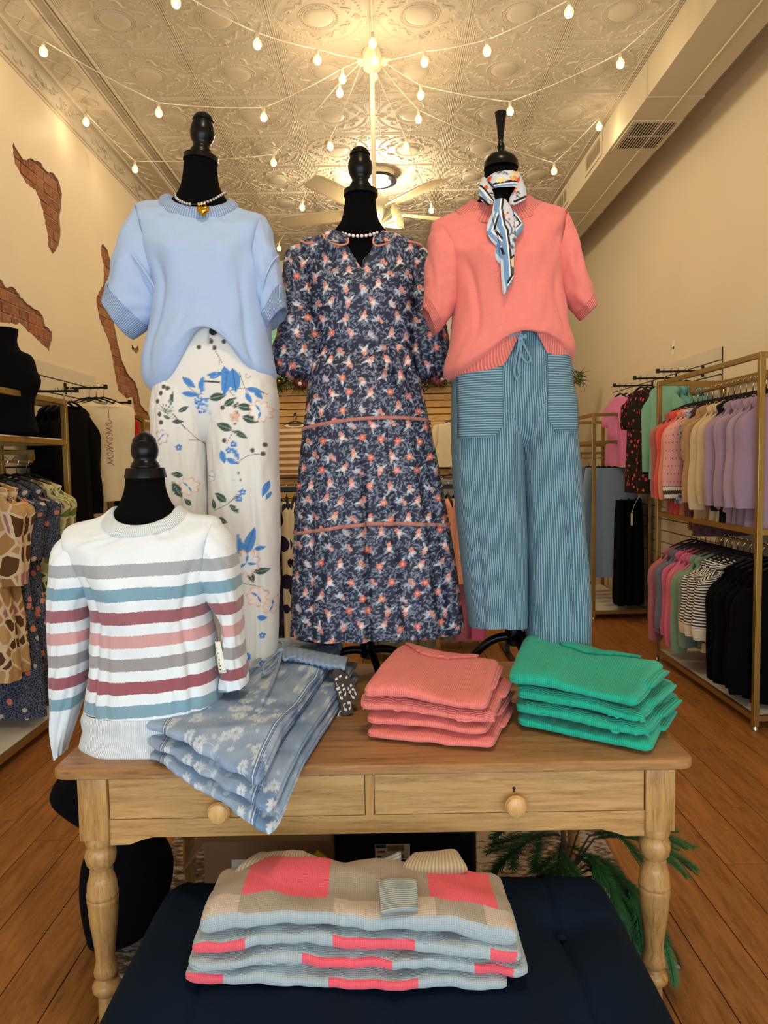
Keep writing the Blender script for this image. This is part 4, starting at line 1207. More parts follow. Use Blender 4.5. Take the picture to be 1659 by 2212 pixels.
# ================================================================== light blue top
kn_blue = knit('light_blue_jersey', 'a9bfe0', 0.0022, 0.0026, 0.25, var=0.03, groove_shade=0.93)
kn_bluerib = knit('light_blue_rib', 'a5bce0', 0.0078, 0, 1.0, groove_shade=0.55)
top = thing('knit_pullover', (ay(450, 640, YA)[0], YA, ay(450, 840, YA)[2]), 'light blue short sleeved knit top on the dress form with the heart necklace', 'top')
def arch(py, c=0.06, w=0.62): return dict(fy=(py, 'arch', c, w))
def rnd_(py): return dict(fy=(py, 'round'))
bodyA = Loft(rows_px([(368, 425, 496, 436, (0.070, 0.05), rnd_(452)), (345, 431, 516, 448, (0.082, 0.06), rnd_(469)),
                      (296, 446, 572, 468, (0.098, 0.085), rnd_(484)), (290, 492, 583, 508, 0.112, rnd_(508)), (306, 560, 580, 566, 0.125), (332, 630, 576, 630, 0.132), (330, 690, 580, 688, 0.136, arch(664)),
                      (318, 745, 585, 735, 0.142, arch(684)), (311, 795, 591, 780, 0.146, arch(697, 0.06, 0.6)), (322, 836, 596, 815, 0.144, arch(704, 0.06, 0.55)), (338, 848, 592, 822, 0.130, arch(703, 0.06, 0.52)), (345, 838, 586, 812, 0.118, arch(694, 0.06, 0.5))], YA),
             160, 120, 0.86, disp=bust_folds(3, 0.013, 0.004, 0.36, [(0.66, 0.18, 0.05, 0.42, 1.0, 0.009), (-0.62, -0.30, 0.07, 0.38, 0.95, 0.010), (-0.15, -0.55, 0.08, 0.58, 0.9, 0.006), (0.3, 0.5, 0.06, 0.62, 0.95, 0.006)]))
bodyA.build('body', kn_blue, top)
Loft(rows_px([(376, 425, 491, 435, (0.064, 0.045), rnd_(450)), (368, 420, 497, 431, (0.074, 0.052), rnd_(446)), (347, 427, 515, 444, (0.087, 0.062), rnd_(465)), (345, 432, 516, 449, (0.087, 0.06), rnd_(470))], YA), 180, 14, 0.9).build('collar', kn_bluerib, top)


def sleeve(parent, Y, rows, mat, ribmat=None, ribfrac=0.16, seed=1, N=64, M=48, amp=0.004, name='sleeve', e=0.9, paint=None, ribname='cuff'):
    L = Loft(rows_px(rows, Y), N, M, e, disp=sweater_folds(amp, 4, seed, 0.3)); 
    if ribmat is None: return L.build(name, mat, parent, paint)
    k = int(M * (1 - ribfrac)); full = (L.Q, L.U, L.V, L.x, L.M)
    L.Q, L.U, L.V, L.M = full[0][:k + 1], full[1][:k + 1], full[2][:k + 1], k + 1; s = L.build(name, mat, parent, paint)
    L.Q = full[0][k:] + 0; L.U, L.V, L.M = full[1][k:], full[2][k:], M - k
    c = L.Q.mean(axis=1, keepdims=True); L.Q = c + (L.Q - c) * 1.03
    last = L.Q[-1:]; cc = last.mean(axis=1, keepdims=True)
    ax_ = (L.Q[-1] - L.Q[0]).mean(axis=0); ax_ /= np.linalg.norm(ax_)
    L.Q = np.concatenate([L.Q, cc + (last - cc) * 0.93 + ax_ * 0.003, cc + (last - cc) * 0.86 - ax_ * 0.03]); L.U = np.concatenate([L.U, L.U[-1:], L.U[-1:]]); L.V = np.concatenate([L.V, L.V[-1:] + .004, L.V[-1:] + .03]); L.M += 2
    L.build(ribname, ribmat, s, paint)
    return s


sleeve(top, YA - 0.01, [(300, 448, 360, 620, 0.075), (276, 484, 352, 650, 0.078), (256, 530, 346, 675, 0.078), (238, 600, 330, 698, 0.074), (226, 648, 286, 733, 0.068)], kn_blue, kn_bluerib, 0.22, 5)
sleeve(top, YA - 0.01, [(570, 470, 545, 610, 0.075), (588, 500, 552, 640, 0.076), (602, 556, 560, 672, 0.074), (612, 610, 566, 695, 0.070), (619, 666, 580, 712, 0.062)], kn_blue, kn_bluerib, 0.24, 9)
# raised exposed seams on the dropped shoulders
for pts, yy in ((((258, 519), (282, 545), (308, 580), (330, 615), (344, 648)), 0.085), (((601, 552), (585, 570), (572, 600), (566, 625)), 0.082)):
    P = [ay(x, y, YA - 0.01 - yy * (0.25 + 0.75 * math.sin(math.pi * (0.1 + 0.8 * i / 4)))) for i, (x, y) in enumerate(pts)]
    P = cr_interp(np.array(P)[:, None], 30)[0][:, 0]
    MB().tube(P, 0.0035, 6).build('raised_seam', kn_blue, top, smooth=True)

# ================================================================== white floral trousers
def z4(x, y): return 320 + x / 2.836, 680 + y / 2.836


cv = Canvas(320, 690, 620, 1470, 2.0, 'dcd8d0')
GR, BL, BL2, BR, PE, ST, DK = '3b5148', '4f86c4', '2f5f9c', '6f625c', 'e0ae90', '5d5650', '2e3a3a'
def leafz(x, y, L, w, a, c, v='8fa79b'): X, Y_ = z4(x, y); cv.leaf(X, Y_, L / 2.836, w / 2.836, math.radians(a), c, v)
for p in ([(130, 560), (180, 640), (230, 690), (330, 800)], [(375, 120), (420, 230), (460, 300)], [(560, 350), (590, 440), (620, 490)], [(500, 470), (545, 520), (530, 690), (485, 790)], [(470, 470), (600, 450), (720, 480)],
          [(570, 1015), (555, 910), (620, 860), (700, 850)], [(555, 900), (530, 830)], [(400, 1200), (490, 1155), (550, 1095)], [(490, 1155), (580, 1085)], [(565, 1640), (640, 1660), (720, 1700)], [(230, 700), (150, 600), (80, 560)], [(215, 380), (260, 450), (330, 500)], [(250, 765), (300, 765)]):
    pp_ = [z4(*q) for q in p]; cv.stroke([tuple(v) for v in cr_interp(np.array(pp_)[:, None, :].astype(float), 14)[0][:, 0]], 1.3, ST)
for cxq, cyq, rq in ((605, 370, 18), (520, 1000, 16)):
    X, Y_ = z4(cxq, cyq); cv.stroke([(X + rq / 2.836 * (1 - t * .6) * math.cos(t * 5), Y_ + rq / 2.836 * (1 - t * .6) * math.sin(t * 5)) for t in np.linspace(0, 1, 14)], 0.9, ST)
for x, y, L, w, a in ((375, 515, 110, 48, -12), (470, 560, 85, 42, -35), (550, 560, 105, 46, 8), (580, 625, 105, 50, 18), (520, 705, 110, 50, 200), (530, 710, 95, 36, 30), (140, 560, 95, 30, -78), (190, 595, 70, 28, -30), (150, 655, 75, 26, 0), (140, 640, 50, 20, -150),
                      (215, 985, 75, 34, 190), (205, 1120, 120, 50, 240), (260, 1170, 60, 30, 230), (400, 1195, 70, 30, 260), (480, 1145, 95, 45, 215), (500, 1160, 80, 32, 45), (420, 1250, 70, 40, 20), (640, 1580, 100, 44, -8), (615, 1570, 80, 36, 70), (760, 880, 50, 22, -60)):
    leafz(x, y, L, w, a, GR)
for x, y, L, w, a in ((470, 320, 110, 60, 80), (520, 330, 150, 75, 82), (490, 350, 150, 60, 98), (215, 385, 105, 40, 38), (340, 380, 110, 38, 95), (210, 480, 110, 34, 8), (380, 390, 90, 36, -25), (450, 360, 90, 30, 170), (600, 450, 105, 36, 12), (600, 480, 75, 30, 60), (650, 460, 70, 34, 50),
                      (450, 830, 85, 40, 75), (480, 880, 80, 34, 25), (520, 815, 90, 28, 60), (420, 100, 130, 34, 12), (590, 1480, 190, 60, -72), (570, 1490, 150, 46, -98), (640, 1440, 80, 28, -12), (730, 1015, 110, 36, 110), (740, 1085, 60, 22, 120), (660, 1860, 60, 36, 10), (590, 2070, 60, 42, 60)):
    leafz(x, y, L, w, a, BL, BL2)
for x, y, r, n, c, e, m in ((685, 590, 62, 8, 'e6e0da', PE, BL2), (600, 1520, 75, 8, 'dfe0e2', PE, BL2), (665, 1730, 60, 7, 'e8d8cc', PE, BL), (745, 1800, 48, 7, 'e6d2c4', PE, BL), (245, 1050, 52, 7, 'e8dcd2', PE, 'c7a58e'), (535, 625, 30, 5, PE, 'b98a70', BL), (375, 990, 30, 6, 'e6e2dc', '9c9690', '8f8a86'), (85, 750, 42, 6, 'e0d4cc', 'a89690', BL)):
    X, Y_ = z4(x, y); cv.flower(X, Y_, r / 2.836, n, c, 0.3, 0.4, e, m)
    for k in range(n): cv.leaf(X, Y_, r * 0.8 / 2.836, r * 0.22 / 2.836, k * 6.28 / n + 0.2, BL if (k + int(x)) % 3 == 0 else c, None)
rq = random.Random(4)
for k in range(60):
    a, r_ = rq.uniform(0, 6.28), 45 * math.sqrt(rq.random()); X, Y_ = z4(332 + r_ * math.cos(a), 548 + r_ * 1.25 * math.sin(a)); cv.flower(X, Y_, 3.0, 4, rq.choice([BL, '6d9bd0', BL2, 'cfd8e6']), rq.random() * 3)
for x, y in ((625, 250), (525, 792), (497, 830), (190, 812), (580, 1085), (558, 1125), (130, 355), (690, 1975), (690, 2150)):
    X, Y_ = z4(x, y); cv.flower(X, Y_, 6.5, 5, BL, 0.4, 0.35, BL2, 'e8e4da')
for x, y in ((315, 200), (465, 165), (410, 205), (460, 570), (535, 560), (638, 830), (700, 850), (710, 795), (95, 440), (80, 480), (120, 450), (60, 530), (75, 610), (85, 660), (390, 165), (470, 770)):
    X, Y_ = z4(x, y); cv.ell(X, Y_, 5, 5.4, 0, BR); cv.ell(X, Y_, 3, 3.4, 0, '4d4542')
for k in range(9): X, Y_ = z4(110, 600); a = -2.6 + k * 0.4; cv.stroke([(X, Y_), (X + 22 * math.cos(a), Y_ + 22 * math.sin(a))], 1.0, GR)
X, Y_ = z4(360, 410); cv.stroke([(X, Y_), (X + 28, Y_ + 2)], 4, DK)
for p in ([(372, 110), (366, 420)], [(445, 200), (440, 330), (400, 420)], [(366, 500), (384, 620), (386, 960)]): cv.stroke([z4(*q) for q in p], 0.8, 'b5afa6')

trA = thing('trousers', (ay(465, 1000, YA)[0], YA, ay(465, 1440, YA)[2]), 'white trousers printed with blue flowers and green leaves', 'trousers')
def foldsA(s):
    v = (s.x / s.x[-1])[:, None]; c = s.cx[None]; f = (s.sy > 0)[None]
    d = -0.048 * np.exp(-((c + 0.06) / 0.06) ** 2) * np.clip((v - 0.22) / 0.2, 0, 1) * f
    d = d - 0.010 * np.exp(-((c + 0.50 - 0.1 * v) / 0.06) ** 2) * np.clip((v - 0.15) / 0.2, 0, 1) * f - 0.008 * np.exp(-((c - 0.78) / 0.05) ** 2) * np.clip((v - 0.5) / 0.2, 0, 1) * f
    return d + 0.003 * fbm(c * 2, v * 3, 5)
def legfold(seed, c0=0.15):
    def f(s):
        v = (s.x / s.x[-1])[:, None]; c = s.cx[None]; fr = np.clip(s.sy * 3, 0, 1)[None]
        return 0.003 * fbm(c * 2, v * 3, seed) - 0.010 * np.exp(-((c - c0 - 0.25 * v) / 0.10) ** 2) * np.clip((v - 0.15) / 0.3, 0, 1) * fr - 0.006 * np.exp(-((c + 0.6) / 0.08) ** 2) * np.clip((v - 0.4) / 0.3, 0, 1) * fr
    return f
m_twill = vcol('white_floral_twill', 0.8, 1200, 0.2); pA = lambda V: cv.sample(*flat_px(V, YA - 0.11))
hipsA = Loft(rows_px([(392, 672, 552, 676, 0.100), (385, 700, 560, 702, 0.108), (372, 735, 572, 735, 0.118), (345, 800, 592, 800, 0.127), (338, 860, 597, 860, 0.126), (340, 905, 598, 905, 0.112), (355, 940, 585, 940, 0.085), (395, 960, 545, 960, 0.05)], YA + 0.005), 400, 240, 0.74)
hipsA.build('hips', m_twill, trA, paint=pA)
for rows, sd, c0 in (([(348, 800, 444, 800, 0.095), (338, 860, 454, 860, 0.124), (337, 920, 457, 920, 0.127), (337, 980, 457, 980, 0.124), (341, 1080, 458, 1080, 0.118), (349, 1250, 459, 1250, 0.114), (357, 1438, 458, 1440, 0.110)], 4, 0.1),
                     ([(466, 800, 588, 800, 0.095), (456, 860, 598, 860, 0.124), (453, 920, 600, 920, 0.127), (454, 980, 601, 980, 0.124), (456, 1080, 603, 1080, 0.118), (460, 1250, 603, 1250, 0.114), (466, 1438, 597, 1440, 0.110)], 9, 0.35)):
    Loft(rows_px(rows, YA + 0.005), 240, 420, 0.72, disp=legfold(sd, c0)).build('trouser_leg', m_twill, trA, paint=pA)
b = ay(460, 716, YA - 0.122)
MB().lathe([(0.0005, 0.004), (0.010, 0.004), (0.011, 0.001), (0.011, 0)], b, 20, axis=(0, -1, 0)).build('button', m_gloss, trA, smooth=True)
P = [ay(x, y, YA - 0.115) for x, y in ((512, 706), (516, 735))]; MB().tube(P, 0.004, 6).build('belt_loop', plain('twill', 'd8d3cb', 0.9), trA)

# ================================================================== navy floral dress
def dress_canvas():
    c = Canvas(570, 480, 1010, 1410, 1.9, '2a2d3e'); r = random.Random(21)
    for k in range(15000):
        x, y = r.uniform(572, 1008), r.uniform(482, 1408); a = r.uniform(0, 6.28)
        c.leaf(x, y, r.uniform(6, 10), r.uniform(1.8, 2.8), a, r.choice(['858c9c', '737a8c', '8d94a4', '2a2d3e', '7a8192']))
    row = 0; y = 488
    while y < 1410:
        x = 576 + (row % 2) * 19
        while x < 1008:
            X, Y_ = x + r.uniform(-7, 7), y + r.uniform(-6, 6); q = r.random(); a0 = r.uniform(0, 6.28)
            lc = r.choice(['c3cdd6', 'b5c1cc', 'd3dade'])
            if q < 0.45:
                up = -math.pi / 2 + r.uniform(-0.7, 0.7) + (math.pi if r.random() < 0.25 else 0)
                for da, LL in ((-2.5, 18), (2.2, 16), (1.0, 10)):
                    c.leaf(X, Y_, LL + 2, 6.4, up + da, '262a3c'); c.leaf(X, Y_, LL, 4.6, up + da, lc, '6d7890')
                ux, uy = math.cos(up), math.sin(up)
                c.flower(X + 12 * ux, Y_ + 12 * uy, 3.2, 5, 'd9705c', a0, 0.3); c.flower(X + 7 * ux, Y_ + 7 * uy, 4.4, 5, 'd98a78', a0, 0.35, 'e8cfc4'); c.flower(X, Y_, 5.6, 5, r.choice(['e6c4b8', 'deb0a2', 'e8d2c6']), a0, 0.35, 'c9786a', 'f2e6d8')
            elif q < 0.75:
                c.leaf(X, Y_, 19, 5, a0, lc, '6d7890'); c.leaf(X, Y_, 16, 4.4, a0 + 2.2, lc, '6d7890')
                c.flower(X, Y_, 8.2, r.choice([6, 8, 7]), r.choice(['dd7a62', 'd9705c', 'e08a72']), a0, 0.5, '40394a', 'f0c9b8')
            else:
                c.flower(X, Y_, 4.8, 8, 'd9876e', a0, 0.25, 'eac4b2', 'b0574a'); c.flower(X + 7, Y_ + 6, 3.6, 8, 'd99482', a0, 0.25, 'eac4b2')
                for da in (0, 0.8, 1.6): c.leaf(X - 3, Y_ + 5, 15, 4.0, a0 + da, lc, '6d7890')
            x += 41
        y += 33; row += 1
    return c


dc = dress_canvas()
m_dress = vcol('navy_floral_cotton', 0.6, 1500, 0.15, 0.0)
m_trim = knit('coral_lace_trim', 'd98f80', 0.004, 0.003, 0.8, groove_shade=0.5)
dress = thing('midi_dress', (ay(790, 1300, YBd)[0], YBd, ay(790, 1375, YBd)[2]), 'navy floral midi dress with puff sleeves and coral lace bands', 'dress')
dpaint = lambda V: dc.sample(*flat_px(V, YBd - 0.1))
def dress_folds(s):
    v = (s.x / s.x[-1])[:, None]; c = s.cx[None]; t = s.th[None]; f = (s.sy > 0)[None]
    sk = np.clip((v - 0.36) / 0.35, 0, 1)
    d = 0.011 * sk * (np.sin(t * 15 + 1.3 * np.sin(t * 4)) * 0.8 + np.sin(t * 27 + 2) * 0.4) * (0.4 + 0.6 * v)
    d = d - 0.030 * np.exp(-((c + 0.04 + 0.05 * v) / 0.028) ** 2) * np.clip((v - 0.52) / 0.15, 0, 1) * f
    wz = np.exp(-((v - 0.335) / 0.03) ** 2); d = d + 0.003 * wz * np.sin(t * 34)
    bod = np.clip(1 - v / 0.34, 0, 1)
    d = d + 0.004 * bod * fbm(c * 3, v * 9, 8) + 0.004 * np.exp(-((v - 0.06) / 0.04) ** 2) * np.sin(t * 40) * (np.abs(c) > 0.35)
    return d
hemfn = dict(fn=lambda x: 9 * np.cos(x * 3.2) - 14 * np.exp(-((x + 0.5) / 0.25) ** 2))
skirt_rows = [(712, 503, 838, 505, (0.066, 0.055), dict(fy=(574, 'vee', 0.06, 0.85))), (690, 511, 860, 513, (0.078, 0.065), dict(fy=(579, 'vee', 0.07, 0.55))), (652, 523, 903, 526, (0.088, 0.08), dict(fy=(583, 'round'))), (655, 560, 905, 562, 0.108, rnd_(592)), (668, 645, 898, 645, 0.118), (676, 695, 893, 690, 0.112), (687, 742, 888, 740, 0.10), (690, 752, 887, 750, 0.099),
              (672, 800, 902, 795, 0.118), (660, 900, 922, 890, 0.135), (650, 1000, 942, 990, 0.15), (643, 1120, 963, 1110, 0.162), (639, 1240, 982, 1225, 0.172), (636, 1330, 994, 1318, 0.178, dict(fy=(1345, 'round'))), (635, 1372, 999, 1360, 0.18, dict(fy=(1388, 'round')))]
gown = Loft(rows_px(skirt_rows, YBd), 460, 640, 0.9, disp=dress_folds)
gown.build('gown', m_dress, dress, paint=dpaint)


def s_front(L): return np.clip(L.sy * 2, 0, 1)[None]


def band(L, ypx_l, ypx_r, Y, h, mat, name, parent, off=0.004, mid=0):
    """band of cloth following a loft around at a given height"""
    zl = ay(650, ypx_l, Y)[2]; zr = ay(960, ypx_r, Y)[2]; xl_, xr_ = ay(650, 1000, Y)[0], ay(960, 1000, Y)[0]
    Nn = L.normals(); rows = []
    zt = zl + (zr - zl) * np.clip((L.Q[:, :, 0] - xl_) / (xr_ - xl_), 0, 1)
    zt = zt + mid * Y / FPX * np.cos(np.clip((L.Q[:, :, 0] - (xl_ + xr_) / 2) / (xr_ - xl_) * 3.1, -1.57, 1.57)) * (s_front(L))
    base = L.Q[:, :, 2] - zt
    for dz in (h / 2, 0.0, -h / 2):
        k = np.argmin(np.abs(base - dz), axis=0); j = np.arange(L.N + 1)
        P = L.Q[k, j] + Nn[k, j] * off; P[:, 2] = zt[k, j] + dz; rows.append(P)
    G = np.array(rows); L2 = Loft.__new__(Loft); L2.Q = G; L2.N = L.N; L2.M = 3
    L2.U = L.U[:3]; L2.V = np.repeat(np.array([0, h / 2, h])[:, None], L.N + 1, 1)
    o = L2.build(name, mat, parent)
    md = o.modifiers.new('t', 'SOLIDIFY'); md.thickness = 0.002
    return o


band(gown, 930, 912, YBd, 0.011, m_trim, 'lace_band', dress, mid=12)
band(gown, 1147, 1131, YBd, 0.011, m_trim, 'lace_band', dress, mid=16)
belt = Loft(rows_px([(688, 739, 888, 737, 0.103), (686, 745, 889, 742, 0.106), (686, 751, 889, 749, 0.106), (689, 757, 888, 755, 0.103)], YBd), 160, 10, 0.9); belt.build('sash', m_dress, dress, paint=dpaint)
for rows, sd in (([(660, 527, 676, 600, 0.05), (624, 545, 674, 630, 0.075), (611, 590, 676, 660, 0.082), (606, 650, 682, 690, 0.085), (597, 715, 690, 722, 0.088), (590, 770, 690, 770, 0.088), (596, 800, 684, 803, 0.078), (624, 812, 674, 818, 0.05), (630, 806, 668, 812, 0.04)], 3),
                 ([(900, 530, 888, 600, 0.05), (922, 548, 890, 630, 0.075), (938, 600, 892, 660, 0.08), (952, 650, 890, 690, 0.084), (966, 710, 888, 722, 0.086), (973, 765, 890, 770, 0.088), (968, 797, 900, 803, 0.076), (958, 810, 918, 818, 0.05), (952, 805, 922, 812, 0.04)], 6)):
    def sf(s, sd=sd):
        v = (s.x / s.x[-1])[:, None]; t = s.th[None]
        return 0.006 * (np.exp(-(v / 0.2) ** 2) + np.clip((v - 0.55) / 0.3, 0, 1)) * np.sin(t * 14 + sd) + 0.004 * fbm(np.cos(t) * 2, v * 3, sd)
    Loft(rows_px(rows, YBd), 150, 200, 0.95, disp=sf).build('puff_sleeve', m_dress, dress, paint=dpaint)
# collar flaps with coral piping
for L_, R_, pipe in ((((718, 503), (702, 510), (700, 520)), ((733, 500), (752, 512), (752, 526)), ((697, 505), (703, 517), (718, 525), (738, 529), (752, 524), (752, 514))),
                     (((826, 501), (806, 513), (806, 526)), ((838, 504), (850, 510), (852, 520)), ((852, 508), (845, 520), (828, 528), (812, 530), (806, 524), (807, 515)))):
    yy = [YBd - 0.070, YBd - 0.082, YBd - 0.092]
    ribbon('collar_flap', m_dress, dress, [ay(*p, yy[i]) for i, p in enumerate(L_)], [ay(*p, yy[i]) for i, p in enumerate(R_)], 20, 24, paint=dpaint, bulge=0.006)
    P = [ay(x, y, YBd - 0.096 + 0.012 * abs(i - 3) / 3) for i, (x, y) in enumerate(pipe)]
    MB().tube(cr_interp(np.array(P)[:, None], 24)[0][:, 0], 0.0028, 6).build('piping', plain('coral_cord', 'e08a5c', 0.8), dress, smooth=True)
for pts in (((648, 519), (662, 526), (680, 524)), ((880, 521), (898, 524), (912, 530))):
    MB().tube([ay(x, y, YBd - 0.06) for x, y in pts], 0.003, 6).build('shoulder_trim', plain('coral_thread', 'd9826a', 0.8), dress, smooth=True)
# sash bow on the right
for L_, R_ in ((((838, 748), (868, 745), (893, 770), (880, 800)), ((838, 758), (862, 765), (872, 785), (868, 806))), (((836, 752), (822, 775), (828, 800)), ((846, 756), (846, 780), (850, 806))), (((842, 752), (850, 800), (862, 850)), ((856, 754), (872, 800), (880, 846)))):
    ribbon('sash_bow', m_dress, dress, [ay(*p, YBd - 0.125 - 0.01 * i) for i, p in enumerate(L_)], [ay(*p, YBd - 0.125 - 0.01 * i) for i, p in enumerate(R_)], 40, 14, paint=dpaint, bulge=0.012)

# ================================================================== coral sweater
kn_coral = knit('coral_knit', 'ee8478', 0.0034, 0.0042, 0.45, var=0.03, groove_shade=0.88)
kn_coralrib = knit('coral_rib', 'ee8276', 0.0105, 0, 1.0, groove_shade=0.6)
sw = thing('knit_sweater', (ay(1100, 640, YC)[0], YC, ay(1100, 800, YC)[2]), 'coral short sleeved sweater on the dress form with the silk scarf', 'sweater')
def archC(py, w=0.7): return dict(fy=(py, 'arch', 0.16, w))
bodyC = Loft(rows_px([(1010, 442, 1146, 430, (0.074, 0.06), rnd_(460)), (985, 454, 1171, 437, (0.086, 0.07), rnd_(478)),
                      (934, 484, 1226, 457, (0.100, 0.085), rnd_(496)), (938, 530, 1222, 505, 0.112, rnd_(524)), (960, 580, 1216, 570, 0.126), (975, 640, 1214, 640, 0.134), (978, 690, 1222, 685, 0.140, archC(668)),
                      (971, 745, 1232, 728, 0.146, archC(696)), (960, 790, 1237, 765, 0.150, archC(710, 0.72)), (961, 815, 1235, 788, 0.146, archC(717, 0.72)), (976, 820, 1228, 794, 0.132, archC(716, 0.70)), (986, 806, 1222, 784, 0.122, archC(706, 0.7))], YC),
             160, 120, 0.86, disp=bust_folds(13, 0.014, 0.004, 0.36, [(0.74, 0.1, 0.06, 0.40, 0.9, 0.006), (-0.70, 0.15, 0.05, 0.40, 0.85, 0.010), (-0.3, 0.3, 0.07, 0.62, 0.95, 0.004)]))
bodyC.build('body', kn_coral, sw)
Loft(rows_px([(1026, 432, 1133, 422, (0.064, 0.05), rnd_(442)), (1019, 432, 1139, 421, (0.070, 0.055), rnd_(438)), (1004, 443, 1152, 429, (0.080, 0.064), rnd_(456)), (983, 455, 1173, 437, (0.092, 0.073), rnd_(480))], YC), 180, 14, 0.9).build('collar', kn_coralrib, sw)
Loft(rows_px([(970, 800, 1230, 775, 0.138, archC(705, 0.55)), (972, 818, 1228, 794, 0.137, archC(709, 0.42)), (985, 826, 1222, 804, 0.132, archC(710, 0.34))], YC), 180, 10, 0.86).build('hem_rib', kn_coralrib, sw)
sleeve(sw, YC - 0.01, [(945, 486, 1000, 590, 0.07), (926, 505, 996, 620, 0.075), (921, 560, 992, 648, 0.074), (916, 615, 970, 690, 0.068), (913, 662, 942, 724, 0.058)], kn_coral, kn_coralrib, 0.14, 15)
sleeve(sw, YC - 0.01, [(1218, 458, 1192, 580, 0.07), (1236, 490, 1204, 610, 0.074), (1252, 545, 1213, 638, 0.072), (1270, 605, 1228, 662, 0.066), (1284, 657, 1256, 689, 0.058)], kn_coral, kn_coralrib, 0.12, 19)

# ================================================================== striped trousers
def stripe_mat(name, axis=0, per=0.0068):
    t = NT(name); s = t.n('SeparateXYZ'); t.l(t.uv(), s.inputs[0]); u = s.outputs[axis]
    nz = t.noise(t.uv(), 25, 2)
    u = t.math('ADD', u, t.math('MULTIPLY', nz, 0.0012))
    w = t.math('SINE', t.math('MULTIPLY', u, 2 * math.pi / per))
    c = t.mix(t.math('GREATER_THAN', w, 0.25), lin('36596f'), lin('8aa7b0'))
    c = t.mix(t.math('MULTIPLY', nz, 0.35), c, lin('567888'))
    t.bump(t.noise(t.uv(), 1100, 2), 0.3, 0.001)
    return t.out(c, 0.85)


m_str, m_strh = stripe_mat('blue_ticking', 0), stripe_mat('blue_ticking_crosswise', 1)
trC = thing('trousers', (ay(1120, 1000, YC)[0], YC, ay(1120, 1400, YC)[2]), 'blue and white striped wide trousers with patch pockets and drawstring', 'trousers')
def foldsC(s):
    v = (s.x / s.x[-1])[:, None]; c = s.cx[None]; f = (s.sy > 0)[None]
    d = -0.058 * np.exp(-((c - 0.08 + 0.08 * v) / 0.05) ** 2) * np.clip((v - 0.25) / 0.2, 0, 1) * f
    d = d - 0.012 * np.exp(-((c + 0.62 - 0.45 * v) / 0.05) ** 2) * np.clip((v - 0.25) / 0.2, 0, 1) * f - 0.010 * np.exp(-((c - 0.35 - 0.12 * v) / 0.05) ** 2) * np.clip((v - 0.3) / 0.2, 0, 1) * f
    return d + 0.003 * fbm(c * 2, v * 3, 25)
stepf = dict(fn=lambda x: -62 * np.clip((x + 0.06) / 0.03, 0, 1))
legsC = Loft(rows_px([(1040, 708, 1195, 705, 0.105), (1010, 745, 1212, 740, 0.118), (982, 800, 1226, 795, 0.13), (976, 850, 1230, 845, 0.132), (976, 885, 1235, 880, 0.129), (978, 925, 1238, 920, 0.116), (990, 958, 1226, 955, 0.088), (1040, 978, 1180, 974, 0.05)], YC + 0.005), 260, 130, 0.74)
legsC.build('hips', m_str, trC)
clegs = []
for rows, sd, c0 in (([(988, 810, 1110, 810, 0.098), (977, 870, 1122, 870, 0.128), (975, 925, 1127, 925, 0.131), (977, 980, 1129, 980, 0.128), (983, 1060, 1131, 1060, 0.122), (992, 1150, 1133, 1150, 0.118), (1003, 1250, 1134, 1250, 0.115), (1013, 1350, 1134, 1350, 0.112, rnd_(1360))], 25, -0.2),
                     ([(1132, 810, 1218, 810, 0.098), (1122, 870, 1233, 870, 0.128), (1121, 925, 1239, 925, 0.131), (1124, 980, 1244, 980, 0.128), (1128, 1060, 1251, 1060, 0.120), (1132, 1150, 1259, 1150, 0.116), (1134, 1250, 1266, 1250, 0.113), (1136, 1330, 1270, 1330, 0.112), (1138, 1405, 1270, 1408, 0.110)], 29, 0.1)):
    lg = Loft(rows_px(rows, YC + 0.005), 150, 180, 0.72, disp=legfold(sd, c0)); lg.build('trouser_leg', m_str, trC); clegs.append(lg)
for x0, x1, y0, y1 in ((984, 1071, 775, 948), (1162, 1226, 745, 934)):
    a, b_ = ay(x0, y0, YC), ay(x1, y1, YC)
    legsC.patch('pocket', m_strh, trC, a[0], b_[0], b_[2], a[2], off=0.004, n=16, m=30, corner=1 if x0 < 1100 else -1, extra=clegs)
wb = [ay(x, y, YC - 0.124) for x, y in ((1062, 745), (1090, 740), (1125, 738), (1160, 738), (1190, 742))]
m_cord = plain('striped_cord', '6c90a4', 0.85, var=0.4, nscale=160)
for pts in (((1125, 722), (1120, 745), (1114, 780), (1112, 812), (1118, 820)), ((1122, 722), (1132, 745), (1142, 765), (1147, 778), (1140, 784), (1130, 775), (1124, 750), (1120, 728)), ((1128, 724), (1124, 760), (1120, 800), (1122, 812), (1114, 820)), ((1098, 728), (1110, 722), (1125, 724), (1136, 730), (1134, 722))):
    P = cr_interp(np.array([ay(x, y, YC - 0.138) for x, y in pts])[:, None], 30)[0][:, 0]
    MB().tube(P, 0.0034, 7).build('drawstring', m_cord, trC, smooth=True)
ribbon('side_tie', plain('dark_tape', '4d5660', 0.8), trC, [ay(1222, 782, YC - 0.03), ay(1236, 820, YC - 0.03)], [ay(1226, 780, YC - 0.03), ay(1240, 816, YC - 0.03)], 6, 2)

